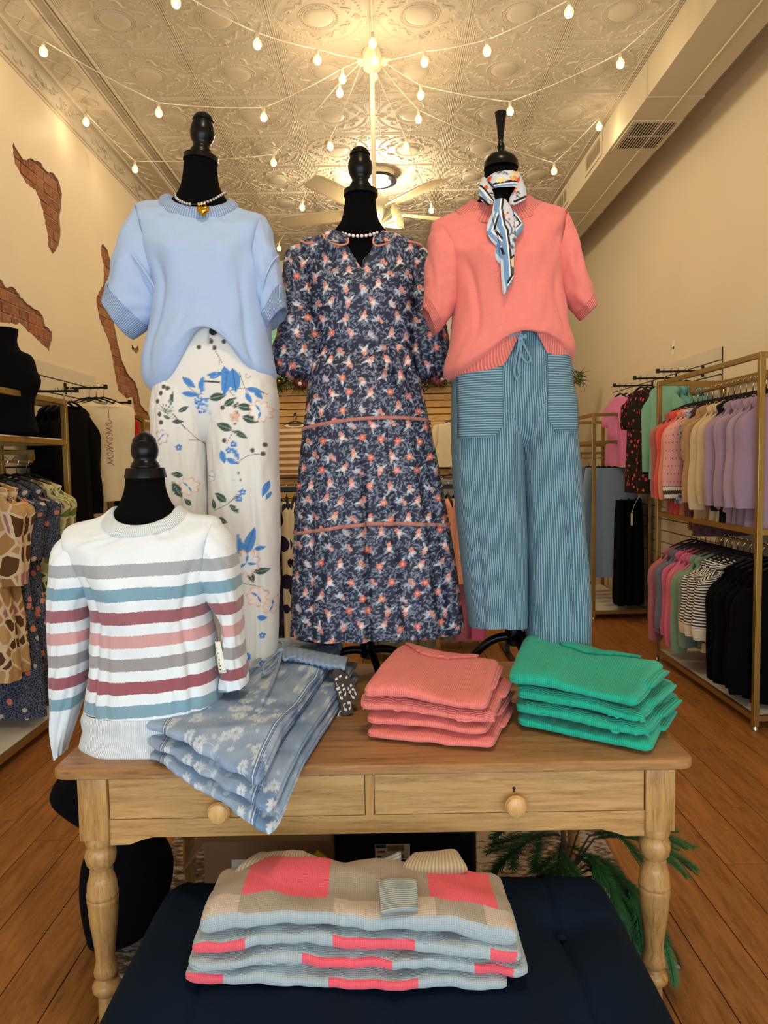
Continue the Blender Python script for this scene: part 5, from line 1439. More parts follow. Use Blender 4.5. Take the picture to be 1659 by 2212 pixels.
# ================================================================== striped sweater on the short form
def stripe_sweater():
    t = NT('striped_wool'); o = t.n('NewGeometry').outputs['Position']; s = t.n('SeparateXYZ'); t.l(o, s.inputs[0])
    z0 = ay(320, 1217, YD)[2]; kk = YD / FPX
    fz = t.noise(t.uv(), 260, 2); fz2 = t.noise(t.uv(), 6, 2)
    z = t.math('ADD', s.outputs[2], t.math('MULTIPLY', s.outputs[0], -0.03))
    z = t.math('ADD', z, t.math('MULTIPLY_ADD', fz, 0.006, t.math('MULTIPLY', fz2, 0.012)))
    zc = z0 - 0.03 * ay(320, 1217, YD)[0] + 0.003 + 0.006
    col = lin('e4e9ea')
    cols = ['a3a5a8', '7c9fae', '9b6266', 'cf9c98', '9c9694', '99595f', '7fa0ad']
    for i, cc in enumerate(cols):
        c0 = zc - (i * 48.3 * kk)
        m = t.math('LESS_THAN', t.math('ABSOLUTE', t.math('SUBTRACT', z, c0)), 13.0 * kk)
        mott = t.mix(t.noise(t.uv(), 420, 2), tuple(x * 0.82 for x in lin(cc)), tuple(min(1, x * 1.15) for x in lin(cc)))
        col = t.mix(m, col, mott)
    n2 = t.noise(t.uv(), 700, 3); t.bump(t.math('MULTIPLY_ADD', n2, 0.6, fz), 0.45, 0.002)
    return t.out(col, 0.95, 0, 0.15, 0.3)


m_wool = stripe_sweater()
kn_white = knit('white_rib', 'e6ebec', 0.0052, 0, 0.9, groove_shade=0.75)
sp = thing('knit_sweater', (ay(330, 1400, YD)[0], YD, TZ), 'white sweater with grey, blue and mauve stripes on the short torso form', 'sweater')
bodyD = Loft(rows_px([(246, 1096, 384, 1095, (0.080, 0.055), rnd_(1140)), (224, 1113, 408, 1107, (0.092, 0.066), rnd_(1158)),
                      (145, 1143, 474, 1120, (0.105, 0.09), rnd_(1182)), (152, 1205, 478, 1190, 0.115), (190, 1270, 462, 1260, 0.13), (206, 1320, 454, 1312, 0.134), (203, 1395, 464, 1385, 0.13), (196, 1465, 473, 1455, 0.132), (191, 1520, 478, 1515, 0.134)], YD),
             160, 120, 0.86, disp=bust_folds(33, 0.012, 0.0035, 0.40, [(-0.72, 0.05, 0.05, 0.3, 1.1, 0.010), (0.74, 0.0, 0.05, 0.3, 1.1, 0.010), (-0.5, 0.1, 0.05, 0.55, 1.1, 0.005), (0.55, 0.0, 0.05, 0.6, 1.1, 0.005)]))
bodyD.build('body', m_wool, sp)
Loft(rows_px([(191, 1519, 478, 1514, 0.135), (189, 1555, 479, 1550, 0.136), (184, 1598, 480, 1592, 0.138), (188, 1599, 477, 1594, 0.128), (192, 1560, 474, 1555, 0.125)], YD), 200, 26, 0.86, disp=sweater_folds(0.004, 8, 3, 0.4)).build('hem_rib', kn_white, sp)
Loft(rows_px([(254, 1102, 376, 1101, (0.072, 0.046), rnd_(1138)), (248, 1094, 384, 1092, (0.081, 0.056), rnd_(1134)), (232, 1106, 400, 1101, (0.092, 0.064), rnd_(1149)), (223, 1115, 409, 1108, (0.097, 0.068), rnd_(1158))], YD), 200, 14, 0.9).build('collar', kn_white, sp)
sleeve(sp, YD, [(160, 1145, 218, 1280, 0.075), (126, 1178, 205, 1300, 0.082), (116, 1240, 196, 1325, 0.08), (113, 1320, 197, 1365, 0.076), (114, 1400, 196, 1408, 0.07), (114, 1480, 182, 1480, 0.062), (117, 1545, 163, 1545, 0.05), (121, 1600, 146, 1600, 0.038), (124, 1638, 139, 1622, 0.028)], m_wool, None, seed=41, M=70)
sleeve(sp, YD, [(466, 1122, 440, 1280, 0.075), (496, 1160, 452, 1300, 0.08), (512, 1210, 464, 1315, 0.08), (520, 1280, 478, 1335, 0.074), (526, 1360, 484, 1385, 0.068), (531, 1430, 482, 1440, 0.062), (536, 1474, 478, 1486, 0.055)], m_wool, None, seed=47, M=60)
tg = ribbon('price_tag', plain('cream_card', 'e4e2cc', 0.6, var=0.02), sp, [ay(464, 1386, YD - 0.06), ay(473, 1455, YD - 0.06)], [ay(476, 1386, YD - 0.06), ay(490, 1453, YD - 0.06)], 6, 2, th=0.001)
mk = MB()
for q in ((473, 1431, 474.2, 1437), (474, 1438, 478, 1439.3), (474.5, 1445.5, 478, 1447), (472.5, 1424, 475, 1426), (470.5, 1410, 471.8, 1412), (468.5, 1399, 469.6, 1400.5)):
    a, b_ = ay(q[0], q[1], YD - 0.0612), ay(q[2], q[3], YD - 0.0612); mk.box((a[0], YD - 0.0625, b_[2]), (b_[0], YD - 0.0612, a[2]))
mk.build('printed_marks', m_ink, tg)

# ================================================================== necklaces
m_silver = plain('silver_bead', 'c9c6c4', 0.16, metal=0.9)
m_pearl = plain('pearl', 'e6dad2', 0.2, var=0.08, nscale=60)
m_goldj = plain('polished_gold', 'c8922a', 0.14, metal=1.0)


def necklace(label, Y, cx_, ys, yfront, hw, bf, bb, r, mat, n, skip=None):
    k = Y / FPX; c = ay(cx_, ys, Y); t = thing('necklace', c, label, 'necklace')
    bead = MB().ball((0, 0, 0), r, 12).mesh('bead', smooth=True)
    cord = []; zf = ay(cx_, yfront, Y - bf)[2] - c[2]
    for i in range(n):
        a = 2 * math.pi * i / n
        x = c[0] + hw * k * math.cos(a); sy = math.sin(a); y = Y - (bf if sy > 0 else bb) * sy
        z = c[2] + zf * max(0, sy) ** 1.3 + (0.012 * -min(0, sy))
        cord.append((x, y, z))
        if skip and sy > 0 and abs(math.cos(a)) < skip: continue
        o = put('bead', bead, mat, t); o.location = Vector((x, y, z)) - t.location
    MB().tube(cord + cord[:1], 0.0008, 5, False).build('cord', m_silver, t)
    return t, k


nA, kA = necklace('silver bead necklace with gold heart pendant over the blue top', YA, 434, 417, 441, 52, 0.082, 0.055, 0.0047, m_silver, 54, 0.17)
hp = [(16 * math.sin(t) ** 3, 13 * math.cos(t) - 5 * math.cos(2 * t) - 2 * math.cos(3 * t) - math.cos(4 * t)) for t in np.linspace(0, 2 * math.pi, 40, endpoint=False)]
hc = ay(439, 456, YA - 0.098); s = 13 * kA / 16
mb = MB(); n = len(hp)
V = []
for sc, d in ((0.96, 0.0), (1.0, 0.004), (0.85, 0.008), (0.5, 0.0115), (0.02, 0.0125)): V += [(hc[0] + x * s * sc, hc[1] - d, hc[2] + y * s * sc) for x, y in hp]
mb.add(V, [(q * n + i, q * n + (i + 1) % n, (q + 1) * n + (i + 1) % n, (q + 1) * n + i) for q in range(4) for i in range(n)] + [tuple(range(n))])
mb.build('heart_pendant', m_goldj, nA, smooth=True)
MB().tube([ay(428, 443, YA - 0.094), ay(444, 439, YA - 0.094)], 0.0018, 8).build('toggle_bar', m_goldj, nA, smooth=True)
rc_ = ay(440, 445, YA - 0.094); MB().tube([(rc_[0] + 0.006 * math.cos(a), rc_[1], rc_[2] + 0.006 * math.sin(a)) for a in np.linspace(0, 2 * math.pi, 17)], 0.0013, 6, False).build('toggle_ring', m_goldj, nA, smooth=True)
necklace('pale pearl necklace at the neckline of the navy dress', YBd, 778, 497, 510, 48, 0.070, 0.06, 0.0056, m_pearl, 34)

# ================================================================== silk scarf
sc = Canvas(1020, 370, 1160, 650, 4.0, 'c5ccd2')
SB, SW, SK, SO = '6d8fb5', 'ece6dc', '1b1a22', 'd8512c'
m_silk = vcol('printed_silk', 0.32, 900, 0.05, 0.0)
def z5(x, y): return 1000 + x / 7.9, 370 + y / 7.9
def sz(pts, w, c): sc.stroke([z5(*p) for p in pts], w / 7.9, c)
# wrap band
for p, w, c in (([(480, 350), (860, 300)], 40, SK), ([(480, 375), (860, 330)], 22, SW), ([(480, 405), (870, 360)], 44, SB)): sz(p, w, c)
for x, y in ((420, 210), (410, 240), (880, 260), (900, 300), (350, 440), (390, 510), (925, 230)): X, Y_ = z5(x, y); sc.flower(X, Y_, 4.6, 6, SO, 0.3, 0.25)
for x, y, c in ((850, 140, 'e8b96a'), (770, 250, 'e0a050'), (820, 240, 'dd9a55'), (560, 290, 'e8cf8a'), (620, 280, 'e3c47a')): X, Y_ = z5(x, y); sc.flower(X, Y_, 6, 5, c, 0.2, 0.3, 'f0dcb0')
rs_ = random.Random(8)
for cx_, cy_, n_ in ((660, 170, 14), (560, 150, 10), (950, 330, 12), (930, 420, 12), (480, 530, 9), (900, 860, 9), (560, 980, 8)):
    X, Y_ = z5(cx_, cy_)
    for k in range(n_): sc.leaf(X, Y_, rs_.uniform(4, 9), 1.8, rs_.uniform(0, 6.28), rs_.choice(['4a4d55', '6a6e76', '3a3c44']))
# left strap stripes, right strap stripes
for p, w, c in (([(330, 160), (520, 500)], 34, SK), ([(310, 200), (500, 520)], 26, SW), ([(300, 260), (400, 480)], 44, SB), ([(270, 350), (440, 590)], 30, SK), ([(255, 400), (420, 610)], 20, SW), ([(1090, 400), (870, 540)], 40, SK), ([(1095, 430), (880, 565)], 18, SW), ([(1090, 460), (880, 590)], 22, SB)): sz(p, w, c)
# hanging tail: borders follow its left edge
tailL = [(540, 490), (500, 700), (560, 1000), (600, 1080), (640, 1500), (660, 1900), (690, 2100)]
for off, w, c in ((30, 84, SB), (82, 24, SW), (112, 36, SK)): sz([(x + off + (20 if y < 800 else 0), y) for x, y in tailL], w, c)
for off, w, c in ((0, 60, SB), (-45, 22, SW), (-80, 34, SK)): sz([(700, 2090 + off * 1.3), (850, 1830 + off * 1.3)], w, c)
for x, y in ((725, 785), (675, 825), (745, 895), (845, 935), (835, 1010)): X, Y_ = z5(x, y); sc.flower(X, Y_, 2.9, 6, SO, 0.2, 0.2, None, 'b23a1c')
sz([(680, 910), (740, 960), (790, 1060), (780, 1140), (880, 1170)], 26, '6a6c70'); sz([(780, 1140), (730, 1200)], 22, '6a6c70')
for cx_, cy_ in ((830, 1260), (770, 1380), (790, 1740), (860, 1120), (800, 1800)):
    X, Y_ = z5(cx_, cy_)
    for k in range(16): sc.leaf(X, Y_, rs_.uniform(5, 9), 1.6, k * 0.4, rs_.choice(['55575d', '3d3f46', '777a80']))
sz([(770, 1590), (790, 1700)], 50, 'e2c79c'); sz([(755, 1580), (810, 1520)], 30, SK)
# back loop and side loop
for p, w, c in (([(440, 1050), (560, 720)], 40, SB), ([(480, 1040), (560, 780)], 20, SW), ([(510, 1040), (570, 830)], 30, SK), ([(420, 1080), (610, 1320)], 60, SB), ([(480, 1080), (620, 1280)], 22, SW), ([(530, 1080), (625, 1230)], 26, SK),
                ([(850, 720), (1010, 920)], 60, SB), ([(870, 740), (985, 930)], 22, SW), ([(860, 780), (950, 930)], 30, SK), ([(1000, 930), (900, 1130)], 70, SB), ([(985, 930), (890, 1040)], 22, SW), ([(960, 930), (885, 1010)], 24, SK), ([(570, 1320), (560, 1450), (630, 1560)], 60, SB), ([(610, 1400), (640, 1500)], 40, SK)): sz(p, w, c)
scarf = thing('silk_scarf', ay(1088, 540, YC - 0.10), 'patterned silk scarf knotted at the neck of the coral sweater', 'scarf')
spaint = lambda Yp: (lambda V: sc.sample(*flat_px(V, Yp)))
Loft(rows_px([(1050, 386, 1122, 382, 0.052), (1044, 396, 1128, 392, 0.060), (1040, 412, 1132, 408, 0.064), (1036, 425, 1137, 420, 0.068)], YC), 120, 40, 0.95, disp=sweater_folds(0.002, 5, 2, 0.3)).build('neck_wrap', m_silk, scarf, paint=spaint(YC))


def scarf_strip(name, L_, R_, ys, bulge=0.006, n=60, m=30):
    Lw = [ay(*z5(*p), ys[min(i, len(ys) - 1)]) for i, p in enumerate(L_)]; Rw = [ay(*z5(*p), ys[min(i, len(ys) - 1)]) for i, p in enumerate(R_)]
    return ribbon(name, m_silk, scarf, Lw, Rw, n, m, paint=spaint(YC - 0.1), bulge=bulge, th=0.0025)


scarf_strip('left_strap', [(335, 110), (270, 330), (300, 480), (420, 590)], [(400, 150), (500, 330), (540, 470), (530, 570)], [YC - 0.03, YC - 0.070, YC - 0.085, YC - 0.100], 0.010)
scarf_strip('right_strap', [(950, 150), (870, 330), (800, 460), (790, 590)], [(990, 120), (1080, 350), (1070, 470), (860, 590)], [YC - 0.03, YC - 0.072, YC - 0.088, YC - 0.104], 0.010)
scarf_strip('side_loop', [(840, 680), (850, 900), (880, 1140)], [(900, 700), (1035, 930), (900, 1150)], [YC - 0.104, YC - 0.118, YC - 0.128], 0.005)
scarf_strip('side_loop', [(530, 620), (415, 1050), (470, 1160), (620, 1330)], [(580, 700), (590, 1000), (600, 1090), (640, 1250)], [YC - 0.106, YC - 0.120, YC - 0.125, YC - 0.134], 0.005)
scarf_strip('side_loop', [(570, 1290), (548, 1430), (590, 1540), (635, 1580)], [(620, 1310), (640, 1400), (645, 1480), (645, 1580)], [YC - 0.132, YC - 0.134, YC - 0.136], 0.003, 30, 12)
scarf_strip('tail', [(545, 490), (500, 700), (570, 980), (600, 1080), (640, 1500), (662, 1900), (685, 2110)], [(720, 475), (830, 650), (880, 1000), (890, 1080), (865, 1500), (845, 1850), (700, 2112)], [YC - 0.108, YC - 0.124, YC - 0.134, YC - 0.138, YC - 0.146, YC - 0.150, YC - 0.150], 0.008, 160, 60)

# ================================================================== folded coral and green sweaters
def stack(col, name, spec, quad, hs, frills, rib_per, collar_s, base_lab):
    kn = knit(name + '_knit', col, rib_per, 0.0045, 0.7, var=0.03, groove_shade=0.74)
    knr = knit(name + '_rib', col, rib_per * 1.3, 0, 1.0, groove_shade=0.62)
    fl, fr_, br, bl = [np.array(q) for q in quad]
    z = TZ + 0.001; out = []; rs2 = random.Random(len(name) + 5)
    L = len(hs); words = ['bottom', 'second from bottom', 'third from bottom', 'top']
    hump = lambda X, Y: 0
    for k, h in enumerate(hs):
        J = lambda m: np.array([rs2.uniform(-m, m), rs2.uniform(-m, m)])
        sh = np.array(spec.get(k, (0, 0)))
        a0, b0, c0, d0 = fl + sh + J(0.008), fr_ + sh + J(0.008), br + sh + J(0.016), bl + sh + J(0.01)
        t = thing('folded_sweater', (*(fl + fr_ + br + bl) / 4, z), '%s folded ribbed sweater, %s of its stack on the table' % (base_lab, words[k]), 'sweater', base_lab + ' sweaters folded on the table')
        last = k == L - 1
        lean = lambda S, T, k=k: 0.006 * (k / 3) * np.sin(S * 5.0 + 0.6) + ((0.018 * np.clip(T - 0.3, 0, 1) + 0.006 * np.sin(S * 7 + T * 3)) if last else 0)
        ob, G = folded('body', kn, t, a0, b0, c0, d0, z, h, ns=130, nc=90, e=0.62, seed=50 + k + len(name), amp=0.004, layers=2, round_s=0.07, topfn=lean, drape=(lambda X, Y, k=k: 0.0022 * k * np.sin(X * 16 + 1.1)))
        if k in frills:
            # gathered rib edge showing under the fold above
            e0, e1 = frills[k]; n = 90; S = np.linspace(e0, e1, n)
            nz = fbm(S * 5, S * 0, k + 3); nz2 = fbm(S * 13, S * 0 + 1, k + 9)
            gi = G[np.clip((S * 130).astype(int), 3, 127), 38]
            topl = gi + np.stack([0 * S, 0.020 + 0 * S, 0.004 + 0 * S], axis=1)
            bot = gi + np.stack([0.003 * nz2, -0.012 - 0.006 * np.tanh(nz), -0.014 - 0.006 * np.tanh(nz) + 0.003 * np.tanh(nz2)], axis=1)
            ribbon('gathered_hem', knr, t, topl, bot, 140, 10, th=0.0045, bulge=0.006, bdir=(0, -0.7, 0.7), wave=lambda s_, t_: 0.003 * np.sin(s_ * 37 + 2 * np.sin(s_ * 11)) * t_)
            for ss in (e0 + 0.03, e1 - 0.03):
                q = G[int(np.clip(ss, 0.03, 0.97) * 130), 40]
                MB().tube([q + (0, -0.006, -0.004), q + (0.003, 0.012, 0.0), q + (0.004, 0.05, 0.002)], [0.004, 0.008, 0.007], 10, flat=0.75).build('rolled_edge', knr, t, smooth=True)
        # sleeve edge turned over on the right side
        dv = (c0 - b0); nv = np.array([dv[1], -dv[0]]); nv /= np.linalg.norm(nv)
        p0 = b0 + dv * rs2.uniform(0.25, 0.45); p1 = b0 + dv * rs2.uniform(0.85, 1.0); o1 = rs2.uniform(0.010, 0.026)
        folded('sleeve_fold', knr if k % 2 else kn, t, p0 - nv * 0.05, p0 + nv * o1 * 0.6, p1 + nv * o1, p1 - nv * 0.05, z + h * 0.30, h * 0.55, ns=30, nc=40, e=0.75, seed=k, amp=0.003, round_s=0.3)
        out.append(t); z += h + 0.0006
    # collar of the top one, along its back edge
    S = np.linspace(collar_s[0], collar_s[1], 40); dip = np.sin(np.linspace(0, math.pi, 40))
    ia = np.clip((S * 130).astype(int), 2, 128)
    P0 = np.array([G[i, int(7 + 5 * d)] for i, d in zip(ia, dip)]) + np.array([0, 0, 0.004]); P1 = np.array([G[i, int(12 + 7 * d)] for i, d in zip(ia, dip)]) + np.array([0, 0, 0.0035])
    ribbon('collar', knr, out[-1], P0, P1, 70, 8, th=0.006, bulge=0.003, bdir=(0, 0, 1))
    return out, z


cq = [az(782, 1600, TZ)[:2], az(1060, 1626, TZ)[:2], az(1100, 1440, TZ + 0.12)[:2] + (0.0, 0.02), az(866, 1408, TZ + 0.12)[:2]]
stack('f4857a', 'coral', {3: (-0.006, 0.0), 0: (0.006, -0.004)}, cq, [0.032, 0.031, 0.033, 0.040], {2: (0.0, 1.0)}, 0.0052, (0.12, 0.75), 'coral')
gq = [az(1108, 1576, TZ)[:2], az(1395, 1632, TZ)[:2], az(1455, 1450, TZ + 0.12)[:2], az(1146, 1384, TZ + 0.12)[:2]]
stack('1fb393', 'emerald', {3: (-0.012, 0.0), 0: (0.008, -0.004)}, gq, [0.036, 0.034, 0.036, 0.040], {1: (0.12, 1.0), 2: (0.06, 1.0)}, 0.0052, (0.14, 0.80), 'emerald green')

# ================================================================== folded jeans
jL, jF = az(312, 1640, 0.765), az(588, 1808, 0.715)
jR, jB = az(748, 1425, 0.80), az(592, 1412, 0.80)
jq = [np.array(v[:2]) for v in (jL, jF, jR, jB)]
xs0, ys0 = -0.75, 1.1
den = Canvas(-750, 1100, 150, 2500, 1.3, '7f97b4')   # millimetres on the table plane
yy_, xx_ = np.mgrid[0:den.h, 0:den.w]
wash = fbm(xx_ / 150.0, yy_ / 150.0, 3); grain = np.random.RandomState(2).normal(0, 1, (den.h, den.w))
bl_ = np.clip(0.5 + 0.35 * wash + 0.10 * grain, 0, 1)[..., None]
den.a[:] = np.array(lin('6684a8')) * (1 - bl_) + np.array(lin('a4b4c6')) * bl_
rj = random.Random(12)
for k in range(240):
    x, y = rj.uniform(-700, 100), rj.uniform(1150, 2300); a0 = rj.uniform(0, 6.28); R_ = rj.uniform(15, 22)
    for q in range(11): den.leaf(x, y, R_ * rj.uniform(0.8, 1.1), R_ * 0.34, a0 + q * 0.571, rj.choice(['c3cdd6', 'cdd5da', 'b7c4d0']))
    den.ell(x, y, R_ * 0.2, R_ * 0.2, 0, '8fa3b8')
    ex, ey = x + 42 * math.cos(a0), y + 42 * math.sin(a0)
    den.stroke([(x, y), ((x + ex) / 2 + 6, (y + ey) / 2), (ex, ey)], 1.6, 'b7c4d0')
    for q in range(5): den.leaf(ex, ey, R_ * 0.5, R_ * 0.3, a0 + (q - 2) * 0.5, 'bcc8d2')
def seam(pts, zz=0.83):
    P = [az(x, y, zz)[:2] * 1000 for x, y in pts]; P = [tuple(v) for v in P]
    den.stroke(P, 9, '56749a'); den.stroke(P, 2.5, 'd7dde0'); den.stroke([(x + 7, y) for x, y in P], 2.0, '3f5c82')
seam([(505, 1720), (560, 1640), (630, 1560), (680, 1490), (695, 1450)]); seam([(335, 1610), (375, 1560), (400, 1525)]); seam([(420, 1520), (470, 1520), (520, 1490), (560, 1450)])
m_denim = vcol('printed_denim', 0.9, 1500, 0.35, 0.0)


def jdrape(X, Y):
    over = np.clip(1.578 - Y, 0, 1)
    return -0.22 * over - 0.0 * X


def jpaint(uv, G):
    return den.sample(G[:, 0] * 1000, (G[:, 1] - (G[:, 2] - 0.8) * 0.6) * 1000)


z = TZ + 0.001
jw = ['bottom', 'middle', 'top']
for k, h in enumerate((0.030, 0.028, 0.040)):
    t = thing('folded_jeans', (*(sum(jq) / 4), z), 'light blue daisy print jeans, %s pair of the folded pile' % jw[k], 'jeans', 'folded jeans on the table')
    sh = [np.array((0.006, -0.012)), np.array((0.0, 0.004)), np.array((-0.006, 0.02))][k]
    q = [v + sh for v in jq]
    if k < 2: q[2] = q[2] + (jq[1] - jq[2]) * 0.06 + np.array((0.05, -0.02)); 
    if k == 2: q[1] = q[1] + (jq[0] - jq[1]) * 0.06
    folded('body', m_denim, t, q[0], q[1], q[2], q[3], z, h, ns=230, nc=260, e=0.55, seed=70 + k, amp=0.005, drape=jdrape, layers=3, round_s=0.04, paint=jpaint,
           topfn=(lambda S, T: 0.010 * np.sin(S * 7 + 1) * T * 0.4) if k == 2 else None)
    z += h + 0.0006
jt = t
# waistband, gathers and drawstring of the top pair
m_den2 = plain('denim_band', '8ea3ba', 0.9, var=0.25, nscale=40, bump=0.6, bscale=90)
zt = z - 0.004
for dy, dz in ((0.0, 0.0), (0.014, 0.012)):
    A = [az(x, y, zt + dz) + (0, dy, 0) for x, y in ((586, 1404), (620, 1400), (670, 1408), (720, 1418), (752, 1424))]
    B = [az(x, y, zt + dz + 0.004) + (0, dy, 0) for x, y in ((590, 1422), (625, 1426), (670, 1436), (715, 1444), (744, 1448))]
    ribbon('waistband', m_den2, jt, A, B, 60, 6, th=0.006, bulge=0.006, bdir=(0, 0, 1), wave=lambda s, t_: 0.0025 * np.sin(s * 75) * (0.3 + 0.7 * t_))
for pts in (((606, 1405), (580, 1412), (560, 1400), (575, 1388), (600, 1386), (612, 1398), (606, 1406)), ((606, 1404), (590, 1418), (568, 1444), (570, 1452), (585, 1440), (602, 1420)), ((604, 1408), (560, 1425), (545, 1440), (538, 1446)), ((608, 1410), (600, 1440), (585, 1480), (575, 1498), (568, 1512)), ((612, 1406), (618, 1425), (625, 1420), (640, 1418)), ((600, 1402), (575, 1404), (556, 1408))):
    P = cr_interp(np.array([az(x, y, zt + 0.024) for x, y in pts])[:, None], 26)[0][:, 0]
    MB().tube(P, 0.0042, 7).build('drawstring', m_den2, jt, smooth=True)
kc = az(606, 1405, zt + 0.028); MB().ball(kc, 0.010, 12, (1.2, 1, 0.7)).build('drawstring_knot', m_den2, jt, smooth=True)
# hang tags with the maker's split lettering
m_tagb = plain('black_card', '150d12', 0.5, var=0.05); m_tagw = plain('white_print', 'dcd6d4', 0.6, var=0.02)
def z13(x, y): return 700 + x / 13.82, 1420 + y / 13.82
def tagpt(x, y, lift=0.0):
    px_, py_ = z13(x, y); u = (py_ - 1438) / 110.0
    return ay(px_, py_, 1.985 - 0.085 * u - lift)
tags = [([(250, 520), (270, 390), (455, 265), (545, 330), (880, 1640), (700, 1720), (560, 1745), (480, 1480)], 0.004,
         [[(322, 640), (395, 595), (415, 655), (345, 705)], [(345, 705), (355, 705), (404, 855), (390, 858)], [(442, 560), (510, 515), (528, 575), (462, 622)], [(345, 920), (470, 870), (488, 930), (410, 995), (370, 985)], [(515, 830), (580, 780), (597, 835), (535, 890)],
          [(428, 1035), (500, 990), (522, 1050), (455, 1100)], [(445, 1095), (465, 1095), (500, 1180), (550, 1175), (572, 1255), (530, 1275), (490, 1250)], [(552, 940), (610, 895), (630, 955), (570, 1008)], [(610, 900), (665, 1080), (650, 1150), (620, 1175), (595, 1110), (640, 1080)],
          [(555, 1410), (640, 1350), (645, 1400)], [(565, 1425), (590, 1420), (620, 1520), (680, 1525), (690, 1600), (650, 1615), (590, 1560)], [(692, 1330), (770, 1310), (775, 1390), (710, 1400)], [(770, 1320), (785, 1320), (806, 1500), (770, 1578), (740, 1560), (735, 1500), (790, 1480)]]),
        ([(560, 330), (690, 440), (1040, 1060), (1000, 1290), (880, 1430), (640, 640)], -0.004,
         [[(632, 595), (670, 550), (710, 605), (660, 660)], [(765, 840), (805, 788), (842, 845), (795, 895)], [(690, 925), (730, 878), (762, 940), (715, 995)], [(730, 1030), (785, 980), (820, 1035), (770, 1088)], [(822, 945), (865, 890), (900, 955), (850, 1005)], [(780, 1085), (800, 1085), (850, 1160), (890, 1160), (915, 1225), (880, 1248), (840, 1215)], [(890, 955), (905, 955), (972, 1100), (960, 1145), (910, 1080)]]),
        ([(430, 1440), (500, 1470), (560, 1700), (880, 1690), (700, 2180), (255, 1790)], -0.002,
         [[(410, 1720), (485, 1575), (525, 1620), (470, 1640), (440, 1720), (510, 1790), (480, 1860), (430, 1800)], [(620, 1780), (650, 1735), (725, 1800), (690, 1920), (625, 1965), (565, 1905), (595, 1860), (640, 1890), (690, 1820)]])]
for poly, lf, marks in tags:
    tg = MB(); tg.prism([tagpt(x, y, lf) for x, y in poly], (0, 0.0012, 0)); tg = tg.build('hang_tag', m_tagb, jt)
    mk = MB()
    for m_ in marks: mk.prism([tagpt(x, y, lf + 0.0008) for x, y in m_], (0, 0.0005, 0))
    mk.build('printed_letters', m_tagw, tg)

# ================================================================== string lights, fan, ceiling lamps
m_fil = emis('glowing_filament', (1.0, 0.80, 0.45), 14)
def glass_mat():
    t = NT('amber_bulb_glass')
    t.b.inputs['Emission Color'].default_value = (1.0, 0.66, 0.28, 1); t.b.inputs['Emission Strength'].default_value = 0.45
    t.b.inputs['Alpha'].default_value = 0.42
    return t.out((1.0, 0.85, 0.55), 0.08)
m_bulb = glass_mat()
m_sock = plain('white_socket', 'd9cfb6', 0.5)
bulb_me = MB().lathe([(0.008, -0.022), (0.013, -0.028), (0.021, -0.038), (0.0255, -0.052), (0.024, -0.066), (0.017, -0.077), (0.007, -0.082), (0.0005, -0.083)], (0, 0, 0), 18).mesh('bulb', smooth=True)
sock_me = MB().lathe([(0.004, 0.012), (0.010, 0.008), (0.011, -0.018), (0.009, -0.026)], (0, 0, 0), 12).mesh('socket', smooth=True)
fil_me = MB().lathe([(0.001, -0.032), (0.005, -0.040), (0.006, -0.052), (0.004, -0.064), (0.0005, -0.067)], (0, 0, 0), 10).mesh('filament', smooth=True)
CAN = np.array([-0.027, 4.78, ZC])


def strand(label, px, start, end, zs, lightw=1.1, extra=()):
    """px: bulb positions in the photo, zs: their heights; a cord hangs from start through the sockets to end"""
    t = thing('string_light', start, label, 'string light', 'string lights fanning out from the ceiling hub')
    knots = [np.array(start)]
    pos = []
    for (x, y), zb in zip(px, zs):
        p = az(x, y, zb); q = p + np.array([0, 0, 0.055]); pos.append(q); knots.append(q)
    knots.append(np.array(end))
    path = []
    for a, b in zip(knots[:-1], knots[1:]):
        L = np.linalg.norm(b - a)
        for s in np.linspace(0, 1, 10)[:-1]: path.append(a * (1 - s) + b * s - np.array([0, 0, 0.16 * L * s * (1 - s) * 0.5]))
    path.append(knots[-1])
    MB().tube([p + np.array([0, 0, 0.012]) for p in path], 0.0031, 6).build('cord', m_cable, t, smooth=True)
    for q in pos:
        s = put('socket', sock_me, m_sock, t); s.location = Vector(q) - t.location
        b = put('bulb', bulb_me, m_bulb, t); b.location = s.location
        f = put('filament', fil_me, m_fil, b)
        l = point_light('bulb_glow', q + np.array([0, 0, -0.11]), lightw, WARM, 0.03)
        l.parent = t; l.location = Vector(q + np.array([0, 0, -0.11])) - t.location
    return t


hub = [CAN + np.array([0.07 * math.cos(a), 0.07 * math.sin(a), -0.09]) for a in np.linspace(0, 2 * math.pi, 10)]
strand('string light running from the ceiling hub to the top left, first from the top', [(686, 130), (556, 96), (380, 6)], hub[5], az(300, -60, ZC - 0.02), [3.95, 3.86, 3.84])
strand('string light sagging from the ceiling hub to the left cornice above the broken plaster', [(740, 171), (570, 254), (343, 244), (94, 112)], hub[5], ax(40, 55, -2.22), [3.92, 3.84, 3.80, 3.92])
strand('string light from the ceiling hub passing low behind the urn finial to the left cornice', [(734, 201), (591, 352), (292, 366), (186, 264)], hub[6], ax(190, 240, -2.24), [3.92, 3.82, 3.86, 3.96])
strand('string light receding from the ceiling hub towards the back left', [(714, 317), (653, 449), (603, 537)], hub[4], np.array([-1.7, 9.3, 4.0]), [3.88, 3.82, 3.80])
strand('string light running from the ceiling hub to the top right corner', [(917, 135), (1052, 111), (1229, 27)], hub[0], az(1330, -70, ZC - 0.02), [3.95, 3.86, 3.84])
strand('string light sagging from the ceiling hub to the right above the slim handled form', [(909, 206), (1102, 241), (1340, 138)], hub[0], az(1480, -10, ZC - 0.05), [3.92, 3.84, 3.88])
